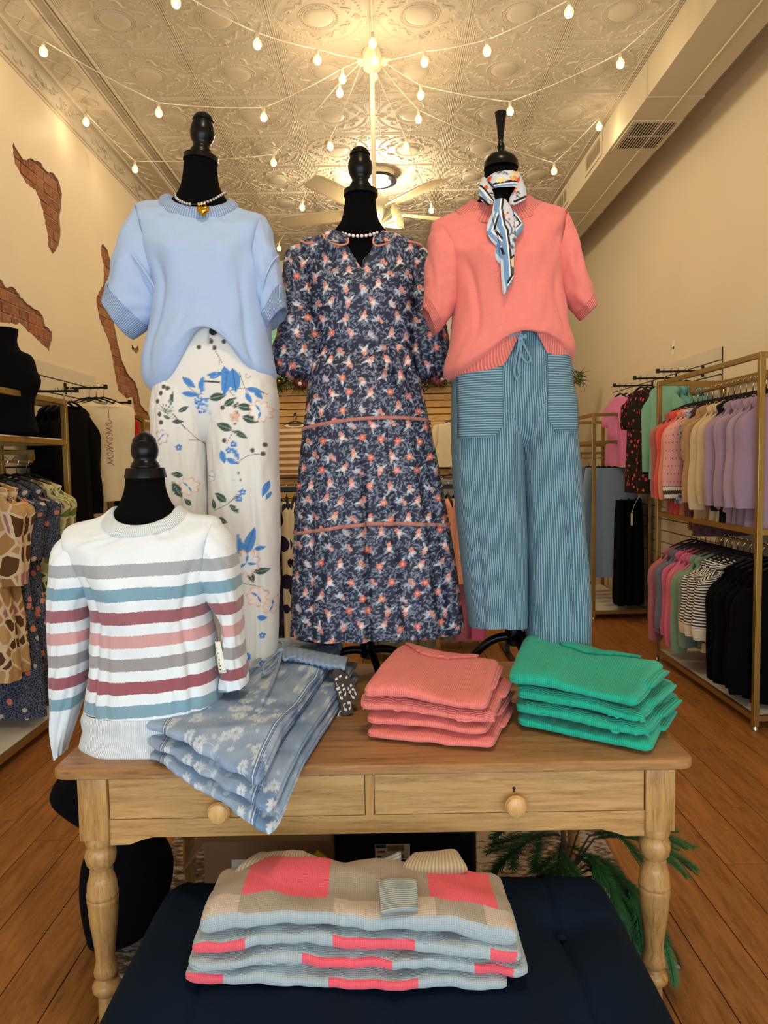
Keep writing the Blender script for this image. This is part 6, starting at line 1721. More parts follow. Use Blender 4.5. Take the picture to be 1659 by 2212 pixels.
strand('string light from the ceiling hub to the hook on the duct', [(904, 258), (1197, 370), (1294, 274)], hub[1], ax(1297, 250, 1.80), [3.90, 3.80, 3.96])
strand('string light receding from the ceiling hub towards the back right', [(877, 317), (932, 455)], hub[2], np.array([1.2, 9.3, 4.0]), [3.88, 3.80])
strand('string light coming from the ceiling hub towards the assumed shop window', [(805, 94)], hub[7], np.array([-0.03, 2.6, 4.08]), [3.98])
# cluster of bulbs at the hub
for n_, (x, y) in enumerate(((780, 130), (809, 128), (838, 120), (829, 130), (808, 163))):
    q = ay(x, y - 16, 4.78 + (0.12 if n_ != 1 else -0.1))
    t = thing('hub_bulb', q, ('leftmost small bulb', 'front middle small bulb', 'rightmost small bulb', 'right inner small bulb', 'lowest small bulb')[n_] + ' clustered at the ceiling hub', 'light bulb', 'bulbs at the ceiling hub')
    put('socket', sock_me, m_sock, t); b = put('bulb', bulb_me, m_bulb, t); put('filament', fil_me, m_fil, b)
point_light('hub_glow', CAN + np.array([0, -0.25, -0.32]), 2.5, WARM, 0.08)

m_fanw = plain('cream_fan_metal', 'e5d9b4', 0.35)
m_blade = plain('fan_blade_paint', 'd6c49a', 0.5)
fan = thing('ceiling_fan', CAN, 'cream ceiling fan on a long downrod behind the dress form', 'ceiling fan')
MB().lathe([(0.05, 0.0), (0.06, -0.02), (0.064, -0.08), (0.055, -0.125), (0.03, -0.14), (0.016, -0.142)], CAN - (0, 0, 0.001), 28).build('canopy', m_fanw, fan, smooth=True, angle=40)
MB().lathe([(0.0155, -0.14), (0.0155, -0.93)], CAN, 14).build('downrod', m_fanw, fan, smooth=True, angle=40)
MB().lathe([(0.02, -0.90), (0.05, -0.93), (0.10, -0.96), (0.115, -1.0), (0.115, -1.04), (0.09, -1.08), (0.06, -1.10), (0.06, -1.14), (0.02, -1.16)], CAN, 32).build('motor', m_fanw, fan, smooth=True, angle=40)
for k in range(5):
    a = 2 * math.pi * k / 5 + 0.35; ca, sa = math.cos(a), math.sin(a)
    P = []
    for r_, w_ in ((0.16, 0.045), (0.22, 0.06), (0.5, 0.07), (0.62, 0.066), (0.66, 0.045)): P.append((r_, w_))
    poly = [(CAN[0] + r_ * ca - w_ * sa, CAN[1] + r_ * sa + w_ * ca, CAN[2] - 1.03 + 0.015) for r_, w_ in P] + [(CAN[0] + r_ * ca + w_ * sa, CAN[1] + r_ * sa - w_ * ca, CAN[2] - 1.03 - 0.012) for r_, w_ in reversed(P)]
    bl2 = MB().prism(poly, (0, 0, 0.006)).build('blade', m_blade, fan)
    MB().tube([CAN + (0.10 * ca, 0.10 * sa, -1.03), CAN + (0.2 * ca, 0.2 * sa, -1.03)], 0.012, 8).build('blade_iron', m_fanw, bl2, smooth=True)
m_shade = plain('fluted_glass', 'b9b79a', 0.3)
for k, a in enumerate((-0.55, 1.6, 3.7)):
    d = np.array([math.cos(a), math.sin(a), 0.25]); d /= np.linalg.norm(d); c0 = CAN + np.array([0.05 * math.cos(a), 0.05 * math.sin(a), -1.12])
    mb = MB(); V = []; nn = 48
    up = np.array([0, 0, 1.0]); e1 = np.cross(d, up); e1 /= np.linalg.norm(e1); e2 = np.cross(e1, d)
    prof = [(0.018, 0.02), (0.03, 0.035), (0.048, 0.07), (0.066, 0.11), (0.075, 0.125)]
    for r_, z_ in prof:
        for j in range(nn):
            th = 2 * math.pi * j / nn; rr = r_ * (1 + 0.06 * math.cos(th * 16)); V.append(c0 + d * z_ + rr * (e1 * math.cos(th) + e2 * math.sin(th)))
    mb.add(V, [(i * nn + j, i * nn + (j + 1) % nn, (i + 1) * nn + (j + 1) % nn, (i + 1) * nn + j) for i in range(len(prof) - 1) for j in range(nn)])
    sh = mb.build('lamp_shade', m_shade, fan, smooth=True)
    MB().ball(c0 + d * 0.09, 0.022, 12).build('lamp_bulb', m_fil, sh, smooth=True)
    MB().tube([CAN + (0, 0, -1.12), c0 + d * 0.03], 0.012, 8).build('lamp_arm', m_fanw, sh, smooth=True)
pl_ = point_light('fan_glow', CAN + np.array([0.12, -0.05, -1.25]), 14, WARM, 0.08); pl_.parent = fan; pl_.location = (0.12, -0.05, -1.25)

m_disc = emis('lamp_lens', (1.0, 0.86, 0.62), 9)
def flush(label, x, y, power, r=0.16):
    t = thing('flush_lamp', (x, y, ZC), label, 'ceiling light')
    MB().lathe([(r * 1.0, -0.001), (r * 1.0, -0.05), (r * 0.93, -0.06)], (x, y, ZC), 40).build('housing', m_fanw, t, smooth=True, angle=40)
    MB().lathe([(r * 0.97, -0.055), (r * 1.12, -0.06), (r * 1.12, -0.085), (r * 0.98, -0.092)], (x, y, ZC), 40).build('rim', m_blackmetal, t, smooth=True, angle=40)
    MB().lathe([(r * 0.98, -0.088), (r * 0.6, -0.096), (0.001, -0.10)], (x, y, ZC), 36).build('lens', m_disc, t, smooth=True)
    l = point_light('lamp_glow', (x, y, ZC - 0.22), power, (1.0, 0.84, 0.62), 0.12); l.parent = t; l.location = (0, 0, -0.22)
    return t
fl_p = az(815, 392, ZC - 0.08)
flush('round flush ceiling lamp behind the fan rod', fl_p[0], fl_p[1], 45)
flush('assumed round flush ceiling lamp, out of view, above the front of the table', 0.15, 0.55, 60)  # assumed lamp out of view, added for warm highlights on the outfits

# ================================================================== hangers and hanging garments
m_hang = plain('black_velvet_hanger', '0b0b0d', 0.9)
hk = MB().tube([(0.0, 0, -0.075), (0.0, 0, -0.03), (0.012, 0, -0.018), (0.018, 0, 0.0), (0.010, 0, 0.012), (-0.004, 0, 0.015), (-0.014, 0, 0.006), (-0.016, 0, -0.004)], 0.0028, 6).mesh('hook', smooth=True)
hb = MB().tube([(-0.19, 0, -0.155), (-0.15, 0, -0.128), (-0.06, 0, -0.090), (0, 0, -0.076), (0.06, 0, -0.090), (0.15, 0, -0.128), (0.19, 0, -0.155)], [0.006, 0.010, 0.011, 0.013, 0.011, 0.010, 0.006], 8, flat=0.5).mesh('hanger_arms', smooth=True)


def hanger(loc, rz, lab):
    t = thing('clothes_hanger', loc, 'black hanger holding ' + lab, 'hanger', 'velvet hangers on the rails', rz)
    put('hook', hk, m_chrome, t); put('hanger_arms', hb, m_hang, t)


def garment(name, label, cat, loc, rz, mat, w=0.21, L=0.66, sl=0.52, t=0.032, flare=1.0, group=None, cuff=None, sr=0.062, seed=0, neck=0.07, out=0.05, hang=True, straps=False, bodymat=None, sides=(-1, 1), waist=False, hem=None):
    o = thing(name, loc, label, cat, group, rz)
    r = random.Random(seed)
    lift = lambda x: -0.03 * np.sqrt(np.clip(1 - x * x, 0, 1))
    bn = 0.84 if sl > 0.3 else 1.0
    rings = [dict(c=(0, 0, -0.104), u=(neck * 1.15, 0, 0), w=(0, -t * 0.8, 0), lift=lift), dict(c=(0, 0, -0.114), u=(neck * 1.6, 0, 0), w=(0, -t, 0), lift=lift),
             dict(c=(0, 0, -0.150), u=(w * 0.97, 0, 0), w=(0, -t, 0)), dict(c=(0, 0, -0.21), u=(w * bn, 0, 0), w=(0, -t * 1.25, 0)),
             dict(c=(0, 0, -0.10 - L * 0.45), u=(w * bn * 0.95, 0, 0), w=(0, -t * 1.4, 0)), dict(c=(0, 0, -0.10 - L * 0.8), u=(w * (0.97 * flare * bn), 0, 0), w=(0, -t * 1.5, 0)), dict(c=(0, 0, -0.10 - L), u=(w * flare * bn, 0, 0), w=(0, -t * 1.5, 0))]
    if waist: rings = [dict(c=(0, 0, -0.085), u=(w * 0.8, 0, 0), w=(0, -t, 0)), dict(c=(0, 0, -0.2), u=(w * 0.9, 0, 0), w=(0, -t * 1.2, 0)), dict(c=(0, 0, -0.1 - L * 0.6), u=(w * flare, 0, 0), w=(0, -t * 1.4, 0)), dict(c=(0, 0, -0.1 - L), u=(w * flare, 0, 0), w=(0, -t * 1.4, 0))]
    def dsp(s, sd=seed):
        v = (s.x / s.x[-1])[:, None]; th = s.th[None]
        return t * 0.22 * np.clip(v - 0.15, 0, 1) * (np.sin(th * 7 + sd) + 0.7 * np.sin(th * 13 + sd * 2))
    Lf = Loft(rings, 44, 26, 0.8, disp=dsp)
    b = put('body', Lf.mesh('body'), bodymat or mat, o)
    if hem is not None:
        k0 = 23; q = Lf.Q[k0:]; c_ = q.mean(axis=1, keepdims=True); L2 = Loft.__new__(Loft); L2.Q = c_ + (q - c_) * 1.03; L2.N = Lf.N; L2.M = 3; L2.U = Lf.U[k0:]; L2.V = Lf.V[k0:]
        put('hem_band', L2.mesh('hem_band'), hem, b)
    if sl > 0 and not waist:
        for sd in sides:
            lean = out + r.uniform(-0.015, 0.02); yo = r.uniform(-0.012, 0.012)
            x0 = sd * w * 0.93
            rr = [dict(c=(x0 - sd * 0.02, 0, -0.165), u=(0.035, 0, sd * 0.05 * -1), w=(0, -t * 0.8, 0)), dict(c=(x0 + sd * lean * 0.35, yo * 0.3, -0.165 - sl * 0.12), u=(sr, 0, -0.02 * sd), w=(0, -sr * 0.62, 0)),
                  dict(c=(x0 + sd * lean * 0.75, yo * 0.7, -0.165 - sl * 0.5), u=(sr * 0.95, 0, 0), w=(0, -sr * 0.62, 0)), dict(c=(x0 + sd * lean, yo, -0.165 - sl * 0.88), u=(sr * 0.85, 0, 0), w=(0, -sr * 0.6, 0)), dict(c=(x0 + sd * lean, yo, -0.165 - sl), u=(sr * 0.72, 0, 0), w=(0, -sr * 0.5, 0))]
            Ls = Loft(rr, 28, 26, 0.9, disp=lambda s: 0.006 * np.sin(s.th[None] * 3 + seed + s.x[:, None] * 9) * np.ones((26, 1)))
            if cuff is not None:
                kk = 21; q, U_, V_ = Ls.Q, Ls.U, Ls.V
                Ls.Q, Ls.U, Ls.V, Ls.M = q[:kk + 1], U_[:kk + 1], V_[:kk + 1], kk + 1; s_ = put('sleeve', Ls.mesh('sleeve'), mat, o)
                Ls.Q, Ls.U, Ls.V, Ls.M = q[kk:], U_[kk:], V_[kk:], 26 - kk; put('cuff', Ls.mesh('cuff'), cuff, s_)
            else: put('sleeve', Ls.mesh('sleeve'), mat, o)
    if hang: hanger(loc, rz, 'the ' + label)
    return o


def cloth(name, c, var=0.1, pu=0): return knit(name, c, 0.006, 0.006, 0.3, var, 0.85)
C = {}
for n_, c in dict(rose='b06b62', coral='e2564c', peach='e0967a', tan='b58e62', cream='d6bd92', blackc='111014', lav='a58a9c', lav2='ad94a4', dpink='b46a72', slate='6d6f7c', hotpink='d9668a', pink2='d9748f', sage='7f9a7e', mint='7fb8a0', teal='6fb0aa', bubble='dd7fae',
                  denimc='8ea3b8', denimd='5f7896', white='e8dcc2', red='b81f16', olive='6f6b4a', olive2='7d7856', salmon='e5a184', caramel='a8743f', charcoal='1c1b22', plum='5d2038', ivory='e6d6b0', greyb='8f8c88').items(): C[n_] = cloth(n_ + '_cloth', c)
for n_ in ('blackc', 'charcoal'): C[n_] = plain(n_ + '_matte', '08080a', 0.95, var=0.15, nscale=20, bump=0.2, bscale=300, spec=0.08)


def dots():
    t = NT('pink_dotted_knit'); s = t.n('SeparateXYZ'); t.l(t.uv(), s.inputs[0])
    a = t.math('SINE', t.math('MULTIPLY', s.outputs[0], 2 * math.pi / 0.026)); b = t.math('SINE', t.math('MULTIPLY', s.outputs[1], 2 * math.pi / 0.05))
    m = t.math('GREATER_THAN', t.math('MULTIPLY', t.math('MAXIMUM', a, 0), t.math('MAXIMUM', b, 0)), 0.78)
    return t.out(t.mix(m, lin('e0a09a'), lin('57332a')), 0.9)
def zigzag():
    t = NT('zigzag_cuff'); s = t.n('SeparateXYZ'); t.l(t.uv(), s.inputs[0])
    z = t.math('MULTIPLY_ADD', t.math('PINGPONG', s.outputs[0], 0.008), 0.9, s.outputs[1])
    m = t.math('GREATER_THAN', t.math('SINE', t.math('MULTIPLY', z, 2 * math.pi / 0.05)), 0.0)
    return t.out(t.mix(m, lin('4a2f20'), lin('e6dac6')), 0.9)
def hstripe(name, a, b_, per=0.018, duty=0.0):
    t = NT(name); s = t.n('SeparateXYZ'); t.l(t.uv(), s.inputs[0])
    m = t.math('GREATER_THAN', t.math('SINE', t.math('MULTIPLY', s.outputs[1], 2 * math.pi / per)), duty)
    return t.out(t.mix(m, lin(a), lin(b_)), 0.9)
m_dots, m_zig = dots(), zigzag()
m_bw = hstripe('black_white_stripe', 'e8e0d0', '22222c')
m_brownstripe = hstripe('caramel_cream_stripe', 'a8743f', 'e3d2ac', 0.07)
m_paisley = floral_small('navy_paisley_on_white', 'dcd9d2', '7d8296', '4d556e', '6d7690', 22)
m_bfloral = floral_small('pink_flowers_on_black', '121014', '1c181c', 'd99a90', 'b87f78', 14)
m_mauve = floral_small('dark_mauve_print', '5a3a3a', '533434', '3c2424', '4a2d2d', 18)
m_embro = floral_small('embroidered_black', '14100f', '1d1714', 'd0563c', 'c23a66', 20)
m_navyfl = floral_small('navy_small_floral', '2b2f3e', '626a7c', 'd9846a', 'cbb9a8', 17)
m_giraffe = blob_print('brown_cell_print', 'dcc6a0', ['b08552', '5b3c22', 'b98f5c', 'b0707f', '9c7040', '5f4226', 'c19a66'], 12, edge=0.07)
m_leafp = blob_print('green_leaf_print', 'cfc69c', ['6f7f3a', '3d4a2a', '8f9440', '55622f', 'cfc69c', '7d6a48', 'b8ae6a'], 20, edge=0.10)
m_navycream = blob_print('navy_cream_print', 'd9c8a2', ['1d1a2e', '1d1a2e', 'd9c8a2', '221e36'], 8, thr=0.50)
m_navydot = blob_print('navy_dotted_print', '1a1726', ['4a4152', '3c3548', '544a58'], 14, thr=0.36)
m_bw_rib = cloth('cream_band', 'ead9bd')


# ------------------------------------------------------------------ gold racks
def bar(t, name, a, b, s=0.03, mat=None):
    a, b = np.array(a, float), np.array(b, float); lo, hi = np.minimum(a, b) - s / 2, np.maximum(a, b) + s / 2
    return MB().box(lo, hi, 0.003).build(name, mat or m_gold, t)


def gold_rack(label, xf, xb, y0, y1, zt, levels, rods, shelf_boards):
    t = thing('garment_rack', ((xf + xb) / 2, (y0 + y1) / 2, 0), label, 'rack', 'gold framed garment racks')
    for x in (xf, xb):
        for y in (y0, y1):
            p = MB().box((x - 0.015, y - 0.015, 0.022), (x + 0.015, y + 0.015, zt), 0.002).build('post', m_gold, t)
            MB().lathe([(0.014, 0), (0.018, 0.004), (0.012, 0.022)], (x, y, 0.0005), 14).build('foot', m_chrome, p, smooth=True)
    for z in [zt - 0.015] + list(levels):
        for x in (xf, xb): MB().box((x - 0.013, y0 + 0.015, z - 0.015), (x + 0.013, y1 - 0.015, z + 0.015), 0.002).build('long_rail', m_gold, t)
        for y in (y0, y1):
            r_ = MB().box((min(xf, xb) + 0.015, y - 0.013, z - 0.015), (max(xf, xb) - 0.015, y + 0.013, z + 0.015), 0.002).build('side_rail', m_gold, t)
            for x in (xf,): MB().lathe([(0.009, 0), (0.008, 0.003), (0.001, 0.004)], (x, y - 0.015, z), 12, axis=(0, -1, 0)).build('bolt', m_gold, r_, smooth=True)
    for x, z in rods:
        MB().box((x - 0.011, y0 + 0.06, z - 0.015), (x + 0.011, y1 - 0.06, z + 0.0), 0.003).build('hanging_rail', m_gold, t)
        for y in (y0 + 0.06, y1 - 0.06): MB().box((x - 0.013, y - 0.013, z), (x + 0.013, y + 0.013, z + 0.06)).build('rail_bracket', m_gold, t)
        for y in (y0 + 0.06, y1 - 0.06): MB().box((min(x, xb), y - 0.011, z + 0.035), (max(x, xb), y + 0.011, z + 0.058)).build('cross_arm', m_gold, t)
    for z in shelf_boards: MB().box((min(xf, xb) + 0.013, y0 + 0.013, z), (max(xf, xb) - 0.013, y1 - 0.013, z + 0.012)).build('shelf_board', m_shelfwhite, t)
    return t


RXF, RXB, RY0, RY1, RZT = 1.95, 2.40, 3.68, 5.03, 1.985
gold_rack('gold two tier garment rack filled with sweaters along the duct side wall', RXF, RXB, RY0, RY1, RZT, [1.055, 0.065], [(2.15, 1.90), (2.15, 0.955)], [0.07])
upper = [('dusty rose', C['rose'], 'blouse', {}), ('bright coral', C['coral'], 'sweater', dict(cuff=C['hotpink'])), ('coral red', C['coral'], 'sweater', {}), ('peach', C['peach'], 'sweater', {}), ('pink dotted', m_dots, 'sweater', dict(cuff=m_zig, out=0.07, sr=0.08, sl=0.56)), ('white paisley', m_paisley, 'blouse', dict(out=0.03, sl=0.58)),
         ('dark mauve print', m_mauve, 'blouse', dict(L=0.85, sl=0.66, out=0.0, sr=0.045)), ('tan short sleeved', C['tan'], 'top', dict(sl=0.3)), ('tan', C['tan'], 'sweatshirt', {}), ('cream', C['cream'], 'sweatshirt', dict(sl=0.6)), ('beige', C['cream'], 'cardigan', {}), ('black floral', m_bfloral, 'blouse', dict(sl=0.6, out=0.0)),
         ('lavender, furthest of five,', C['lav'], 'sweatshirt', {}), ('lavender, second of five,', C['lav2'], 'sweatshirt', {}), ('lavender, third of five,', C['lav'], 'sweatshirt', {}), ('lavender, fourth of five,', C['lav2'], 'sweatshirt', {}), ('lavender, nearest of five,', C['lav'], 'sweatshirt', dict(out=0.02))]
for i, (n_, m_, cat, kw) in enumerate(upper):
    y = RY1 - 0.09 - i * (RY1 - RY0 - 0.20) / (len(upper) - 1)
    d = dict(w=0.21, L=0.74, sl=0.56, out=0.05, sr=0.062, seed=i + 3); d.update(kw)
    garment(cat, '%s %s on the upper duct side rail' % (n_, cat), cat, (2.15, y, 1.90), 0.10 * math.sin(i * 2.1), m_, group='clothes on the upper rail of the right rack', **d)
lower = [('dusty pink', C['dpink'], 'blouse', dict(sl=0.62, L=0.68)), ('dark slate', C['slate'], 'sweatshirt', {}), ('slate grey', C['slate'], 'sweatshirt', dict(sl=0.5)), ('hot pink, furthest of three,', C['hotpink'], 'sweatshirt', {}), ('hot pink, middle of three,', C['pink2'], 'sweatshirt', dict(sl=0.58)), ('hot pink, nearest of three,', C['hotpink'], 'sweatshirt', dict(sl=0.6)),
         ('sage green', C['sage'], 'sweatshirt', dict(sl=0.6)), ('pale sage', C['sage'], 'sweatshirt', {})] + \
        [('striped %s' % q, m_bw, 'pullover', dict(sl=0.42, cuff=m_bw_rib, hem=m_bw_rib, L=0.62, sr=0.075, out=0.08)) for q in ('furthest', 'second', 'third', 'nearest')] + \
        [('black, %s of five,' % q, C['blackc'], 'sweater', dict(L=0.74, sl=0.62, out=0.04)) for q in ('furthest', 'second', 'third', 'fourth', 'nearest')]
for i, (n_, m_, cat, kw) in enumerate(lower):
    y = RY1 - 0.09 - i * (RY1 - RY0 - 0.20) / (len(lower) - 1)
    d = dict(w=0.205, L=0.62, sl=0.54, out=0.055, sr=0.062, seed=i + 40); d.update(kw)
    garment(cat, '%s %s on the lower duct side rail' % (n_, cat), cat, (2.15, y, 0.955), 0.10 * math.sin(i * 1.7), m_, group='clothes on the lower rail of the right rack', **d)

LXF, LXB, LY0_, LY1_, LZT = -1.855, -2.24, 2.75, 4.17, 1.85
gold_rack('gold garment rack with patterned dresses beside the striped sweater', LXF, LXB, LY0_, LY1_, LZT, [1.60, 0.065], [(-2.03, 1.50)], [0.07, 1.61])
left = [('green leaf print', m_leafp, dict(L=1.05, sl=0.34)), ('green vine print', m_leafp, dict(L=1.05, sl=0.36)), ('navy floral, further of two,', m_navyfl, dict(L=1.24, sl=0.36, flare=1.25)), ('navy floral, nearer of two,', m_navyfl, dict(L=1.26, sl=0.36, flare=1.25)), ('brown cell print, further of two,', m_giraffe, dict(L=0.98, sl=0.46, flare=1.15)), ('brown cell print, nearer of two,', m_giraffe, dict(L=1.0, sl=0.46, flare=1.15))]
for i, (n_, m_, kw) in enumerate(left):
    y = 4.05 - i * 0.115
    d = dict(w=0.20, sr=0.075, out=0.0, t=0.045, seed=i + 80); d.update(kw)
    garment('dress', '%s dress on the shelf topped rack' % n_, 'dress', (-2.03, y, 1.50), 0.12 * math.sin(i * 1.3), m_, group='dresses on the left rack', **d)
zl = [(-46, 707, 38), (-44, 741, 37), (-48, 752, 43), (-70, 763, 65), (-80, 776, 73), (-84, 795, 77), (-92, 817, 86), (-90, 833, 83), (-82, 850, 75), (-78, 871, 71), (-82, 907, 75), (-88, 932, 81)]
tt_ = Loft(rows_px([(a, y, b_, y, 0.05 + 0.05 * min(1, max(0, (y - 735) / 60))) for a, y, b_ in zl] + [(-86, 934, 79, 934, 0.09), (-10, 934, 5, 934, 0.01)], 3.72), 48, 60, 0.95)
zsh = 1.622
dzt = zsh - tt_.Q[:, :, 2].min(); tt_.Q[:, :, 2] += dzt
o = tt_.build('torso_form', m_form, origin=(ay(-4, 900, 3.72)[0], 3.72, zsh)); tag(o, 'bare black torso form standing on the rack shelf under the brick patch', 'mannequin')
MB().lathe([(0.001, 0), (0.085, 0.0), (0.08, 0.01), (0.001, 0.012)], (ay(-4, 707, 3.72)[0], 3.72, tt_.Q[0, :, 2].mean() - 0.004), 24, ell=(1, 0.6)).build('neck_plate', m_form, o, smooth=True, origin=(ay(-4, 900, 3.72)[0], 3.72, zsh))

gold_rack('gold garment rack with dark clothes further down the brick patched wall', -1.98, -2.26, 5.9, 7.2, 1.88, [0.065], [(-2.06, 1.70)], [0.07])
for i in range(7): garment('jacket', 'black jacket, %s on the far brick wall rack' % ('nearest', 'second', 'third', 'fourth', 'fifth', 'sixth', 'furthest')[i], 'jacket', (-2.06, 6.0 + i * 0.16, 1.685), 0.1 * math.sin(i), C['blackc'] if i % 3 else C['charcoal'], L=0.6, sl=0.55, w=0.165, out=0.0, seed=i + 120, group='dark jackets on the far rack')

gold_rack('gold garment rack with jeans further down the duct side wall', 1.88, 2.38, 6.35, 7.7, 1.86, [1.60, 0.065], [(2.12, 1.47)], [0.07])
jn = [('light blue wide leg jeans', C['denimc']), ('washed blue jeans', C['denimd']), ('pale blue jeans', C['denimc']), ('mid blue jeans', C['denimd']), ('faded blue jeans', C['denimc']), ('snake print trousers', m_mauve)]
for i, (n_, m_) in enumerate(jn):
    garment('jeans', n_ + ' on the far duct side rack', 'jeans', (2.10, 6.45 + i * 0.16, 1.455), 0.1, m_, waist=True, w=0.22, L=0.98, flare=1.0, t=0.03, seed=i + 140, group='jeans on the far right rack')
# sale sign on that rack
s0 = ay(1228, 897, 6.9); s1 = ay(1253, 944, 6.9)
sg = thing('sale_sign', (1.80, 6.9, s1[2]), 'small red sale sign with white lettering on the far rack', 'sign')
sd0, sd1 = np.array((1.866 - 0.15, 6.895, s1[2])), np.array((1.8665, 6.901, s0[2]))
MB().box(sd0, sd1).build('board', plain('red_card', 'c2261a', 0.5), sg)
for i, tx in enumerate(('SAVE', 'UP TO', '50% OFF')):
    me = text_mesh(tx, 0.052 if i != 2 else 0.043, 0.0012); o = put('lettering', me, plain('white_letter%d' % i, 'efe6d8', 0.6), sg); o.rotation_euler = (math.pi / 2, 0, 0)
    o.location = Vector(((sd0[0] + sd1[0]) / 2, 6.8935, sd1[2] - 0.04 - i * 0.06)) - sg.location

# ------------------------------------------------------------------ face-out arms on the slat walls
def faceout(label, base, tip):
    t = thing('faceout_arm', base, label, 'display arm', 'black arms on the slat walls')
    b, e = np.array(base, float), np.array(tip, float)
    MB().box(np.minimum(b, e) - (0.0, 0.009, 0.014), np.maximum(b, e) + (0.0, 0.009, 0.0)).build('arm', m_blackmetal, t)
    sx = 1 if e[0] > b[0] else -1
    MB().box((e[0] - 0.012, e[1] - 0.011, e[2] - 0.018), (e[0] + 0.012, e[1] + 0.011, e[2] + 0.014), 0.003).build('end_stop', m_blackmetal, t)
    MB().box((b[0] - 0.004, b[1] - 0.018, b[2] - 0.05), (b[0] + 0.004, b[1] + 0.018, b[2] + 0.03)).build('mount', m_blackmetal, t)


def arm_from_px(tip, base_x, X):
    p = ax(*tip, X); return np.array([base_x, p[1], p[2]]), p


for nm, tip in (('furthest', (1327, 832)), ('middle', (1371, 816)), ('nearest', (1421, 801))):
    b_, e_ = arm_from_px(tip, XR - 0.03, 2.08); faceout('%s black face-out arm on the duct side slatwall' % nm, b_, e_)
    n_, m_, kw, cnt = {'furthest': ('bubblegum pink', C['bubble'], dict(L=0.62, sl=0.2, flare=1.15, t=0.035), 3), 'middle': ('black embroidered', m_embro, dict(L=0.85, sl=0.25, flare=1.05), 3), 'nearest': ('mint green', C['mint'], dict(L=0.72, sl=0.6), 4)}[nm]
    for i in range(cnt):
        x = e_[0] + 0.05 + i * 0.055
        garment('dress' if nm != 'nearest' else 'sweater', '%s %s, %s on %s duct side arm' % (n_, 'dress' if nm != 'nearest' else 'sweater', ('first', 'second', 'third', 'fourth')[i], nm), 'dress' if nm != 'nearest' else 'sweater', (x, e_[1], e_[2] + 0.0), math.pi / 2 + 0.15, m_ if i % 2 == 0 or nm != 'nearest' else C['teal'], seed=160 + i, group=n_ + ' clothes on the duct side wall', **kw)
b_ = np.array([XR - 0.03, ax(1327, 1058, 2.1)[1], ax(1327, 1058, 2.1)[2]]); e_ = ax(1327, 1058, 2.1)
faceout('low black face-out arm with skirts on the duct side slatwall', b_, e_)
for i in range(3): garment('skirt', 'long black skirt, %s on the low duct side arm' % ('first', 'second', 'third')[i], 'skirt', (e_[0] + 0.06 + i * 0.07, e_[1] - 0.3 * 0, e_[2]), math.pi / 2 - 0.3, C['blackc'], waist=True, w=0.24, L=0.92, flare=1.1, t=0.045, seed=180 + i, group='black skirts on the duct side wall')
pt = ax(1365, 1122, 2.02); tgp = thing('price_tag', pt, 'white paper price tag hanging on a black skirt', 'tag')
MB().box(pt + (-0.002, -0.018, -0.05), pt + (0.0, 0.018, 0.05)).build('card', m_paper, tgp)
MB().tube([pt + (-0.001, 0, 0.05), pt + (0.02, 0, 0.12), pt + (0.06, 0, 0.19)], 0.0015, 5).build('string', m_cable, tgp)

arms_l = [('furthest', (280, 868), -1.97), ('middle', (228, 835), -1.98), ('nearest', (165, 842), -2.0)]
for nm, tip, X in arms_l:
    e_ = ax(*tip, X); b_ = np.array([XL + 0.03, e_[1], e_[2]]); faceout('%s black face-out arm on the brick patched wall' % nm, b_, e_)
    if nm == 'nearest':
        for i in range(3): garment('blouse', 'black blouse, %s on the nearest brick wall arm' % ('first', 'second', 'third', 'fourth')[i], 'blouse', (e_[0] - 0.03 - i * 0.045, e_[1] - 0.02, e_[2]), math.pi / 2 - 0.22, C['blackc'], L=0.95, sl=0.66, w=0.19, out=0.02, seed=200 + i, group='black blouses on the left wall')
    if nm == 'middle':
        for i in range(3): garment('sweater_vest', 'cream %s knit vest, %s on the middle brick wall arm' % ('embroidered' if i == 0 else 'plain', ('first', 'second', 'third')[i]), 'vest', (e_[0] - 0.02 - i * 0.05, e_[1] - 0.0, e_[2]), math.pi / 2 - 0.85, C['ivory'] if i == 0 else C['white'], L=0.72, sl=0.0, w=0.22, t=0.05, seed=210 + i, group='cream knits on the left wall')
        # stitched writing running down the first one
        vloc = np.array([e_[0] - 0.02, e_[1], e_[2]]); ang = math.pi / 2 - 0.85
        sw_ = MB(); rq = random.Random(2)
        def vp(u, z): d = np.array([math.cos(ang), math.sin(ang), 0]); nrm = np.array([math.sin(ang), -math.cos(ang), 0]); return vloc + d * u + nrm * 0.085 + np.array([0, 0, z])
        for k in range(9):
            z0 = -0.25 - k * 0.035
            sw_.tube([vp(0.0 + 0.022 * math.sin(s * 6.3 + k), z0 - 0.03 * s + 0.006 * math.cos(s * 9)) for s in np.linspace(0, 1, 10)], 0.0022, 4)
        sw_.tube([vp(0.0, -0.13), vp(0.004, -0.24)], 0.0015, 4)
        par = [q for q in scene.objects if q.get('label', '').startswith('cream embroidered')][0]
        # rotate into the vest's own frame
        Minv = Matrix.Rotation(-ang, 3, 'Z'); sw_.v = [tuple(Minv @ (Vector(p) - Vector(vloc)) ) for p in sw_.v]
        me = sw_.mesh('stitched_lettering'); put('stitched_lettering', me, plain('rust_thread', 'a5523c', 0.8), par)
    if nm == 'furthest':
        for i in range(2): garment('tank_top', 'red top, %s on the furthest brick wall arm' % ('first', 'second')[i], 'top', (e_[0] - 0.10 - i * 0.06, e_[1], e_[2] - 0.0), math.pi / 2 - 0.9, C['red'], L=0.62, sl=0.0, w=0.17, seed=220 + i, group='red tops on the left wall')

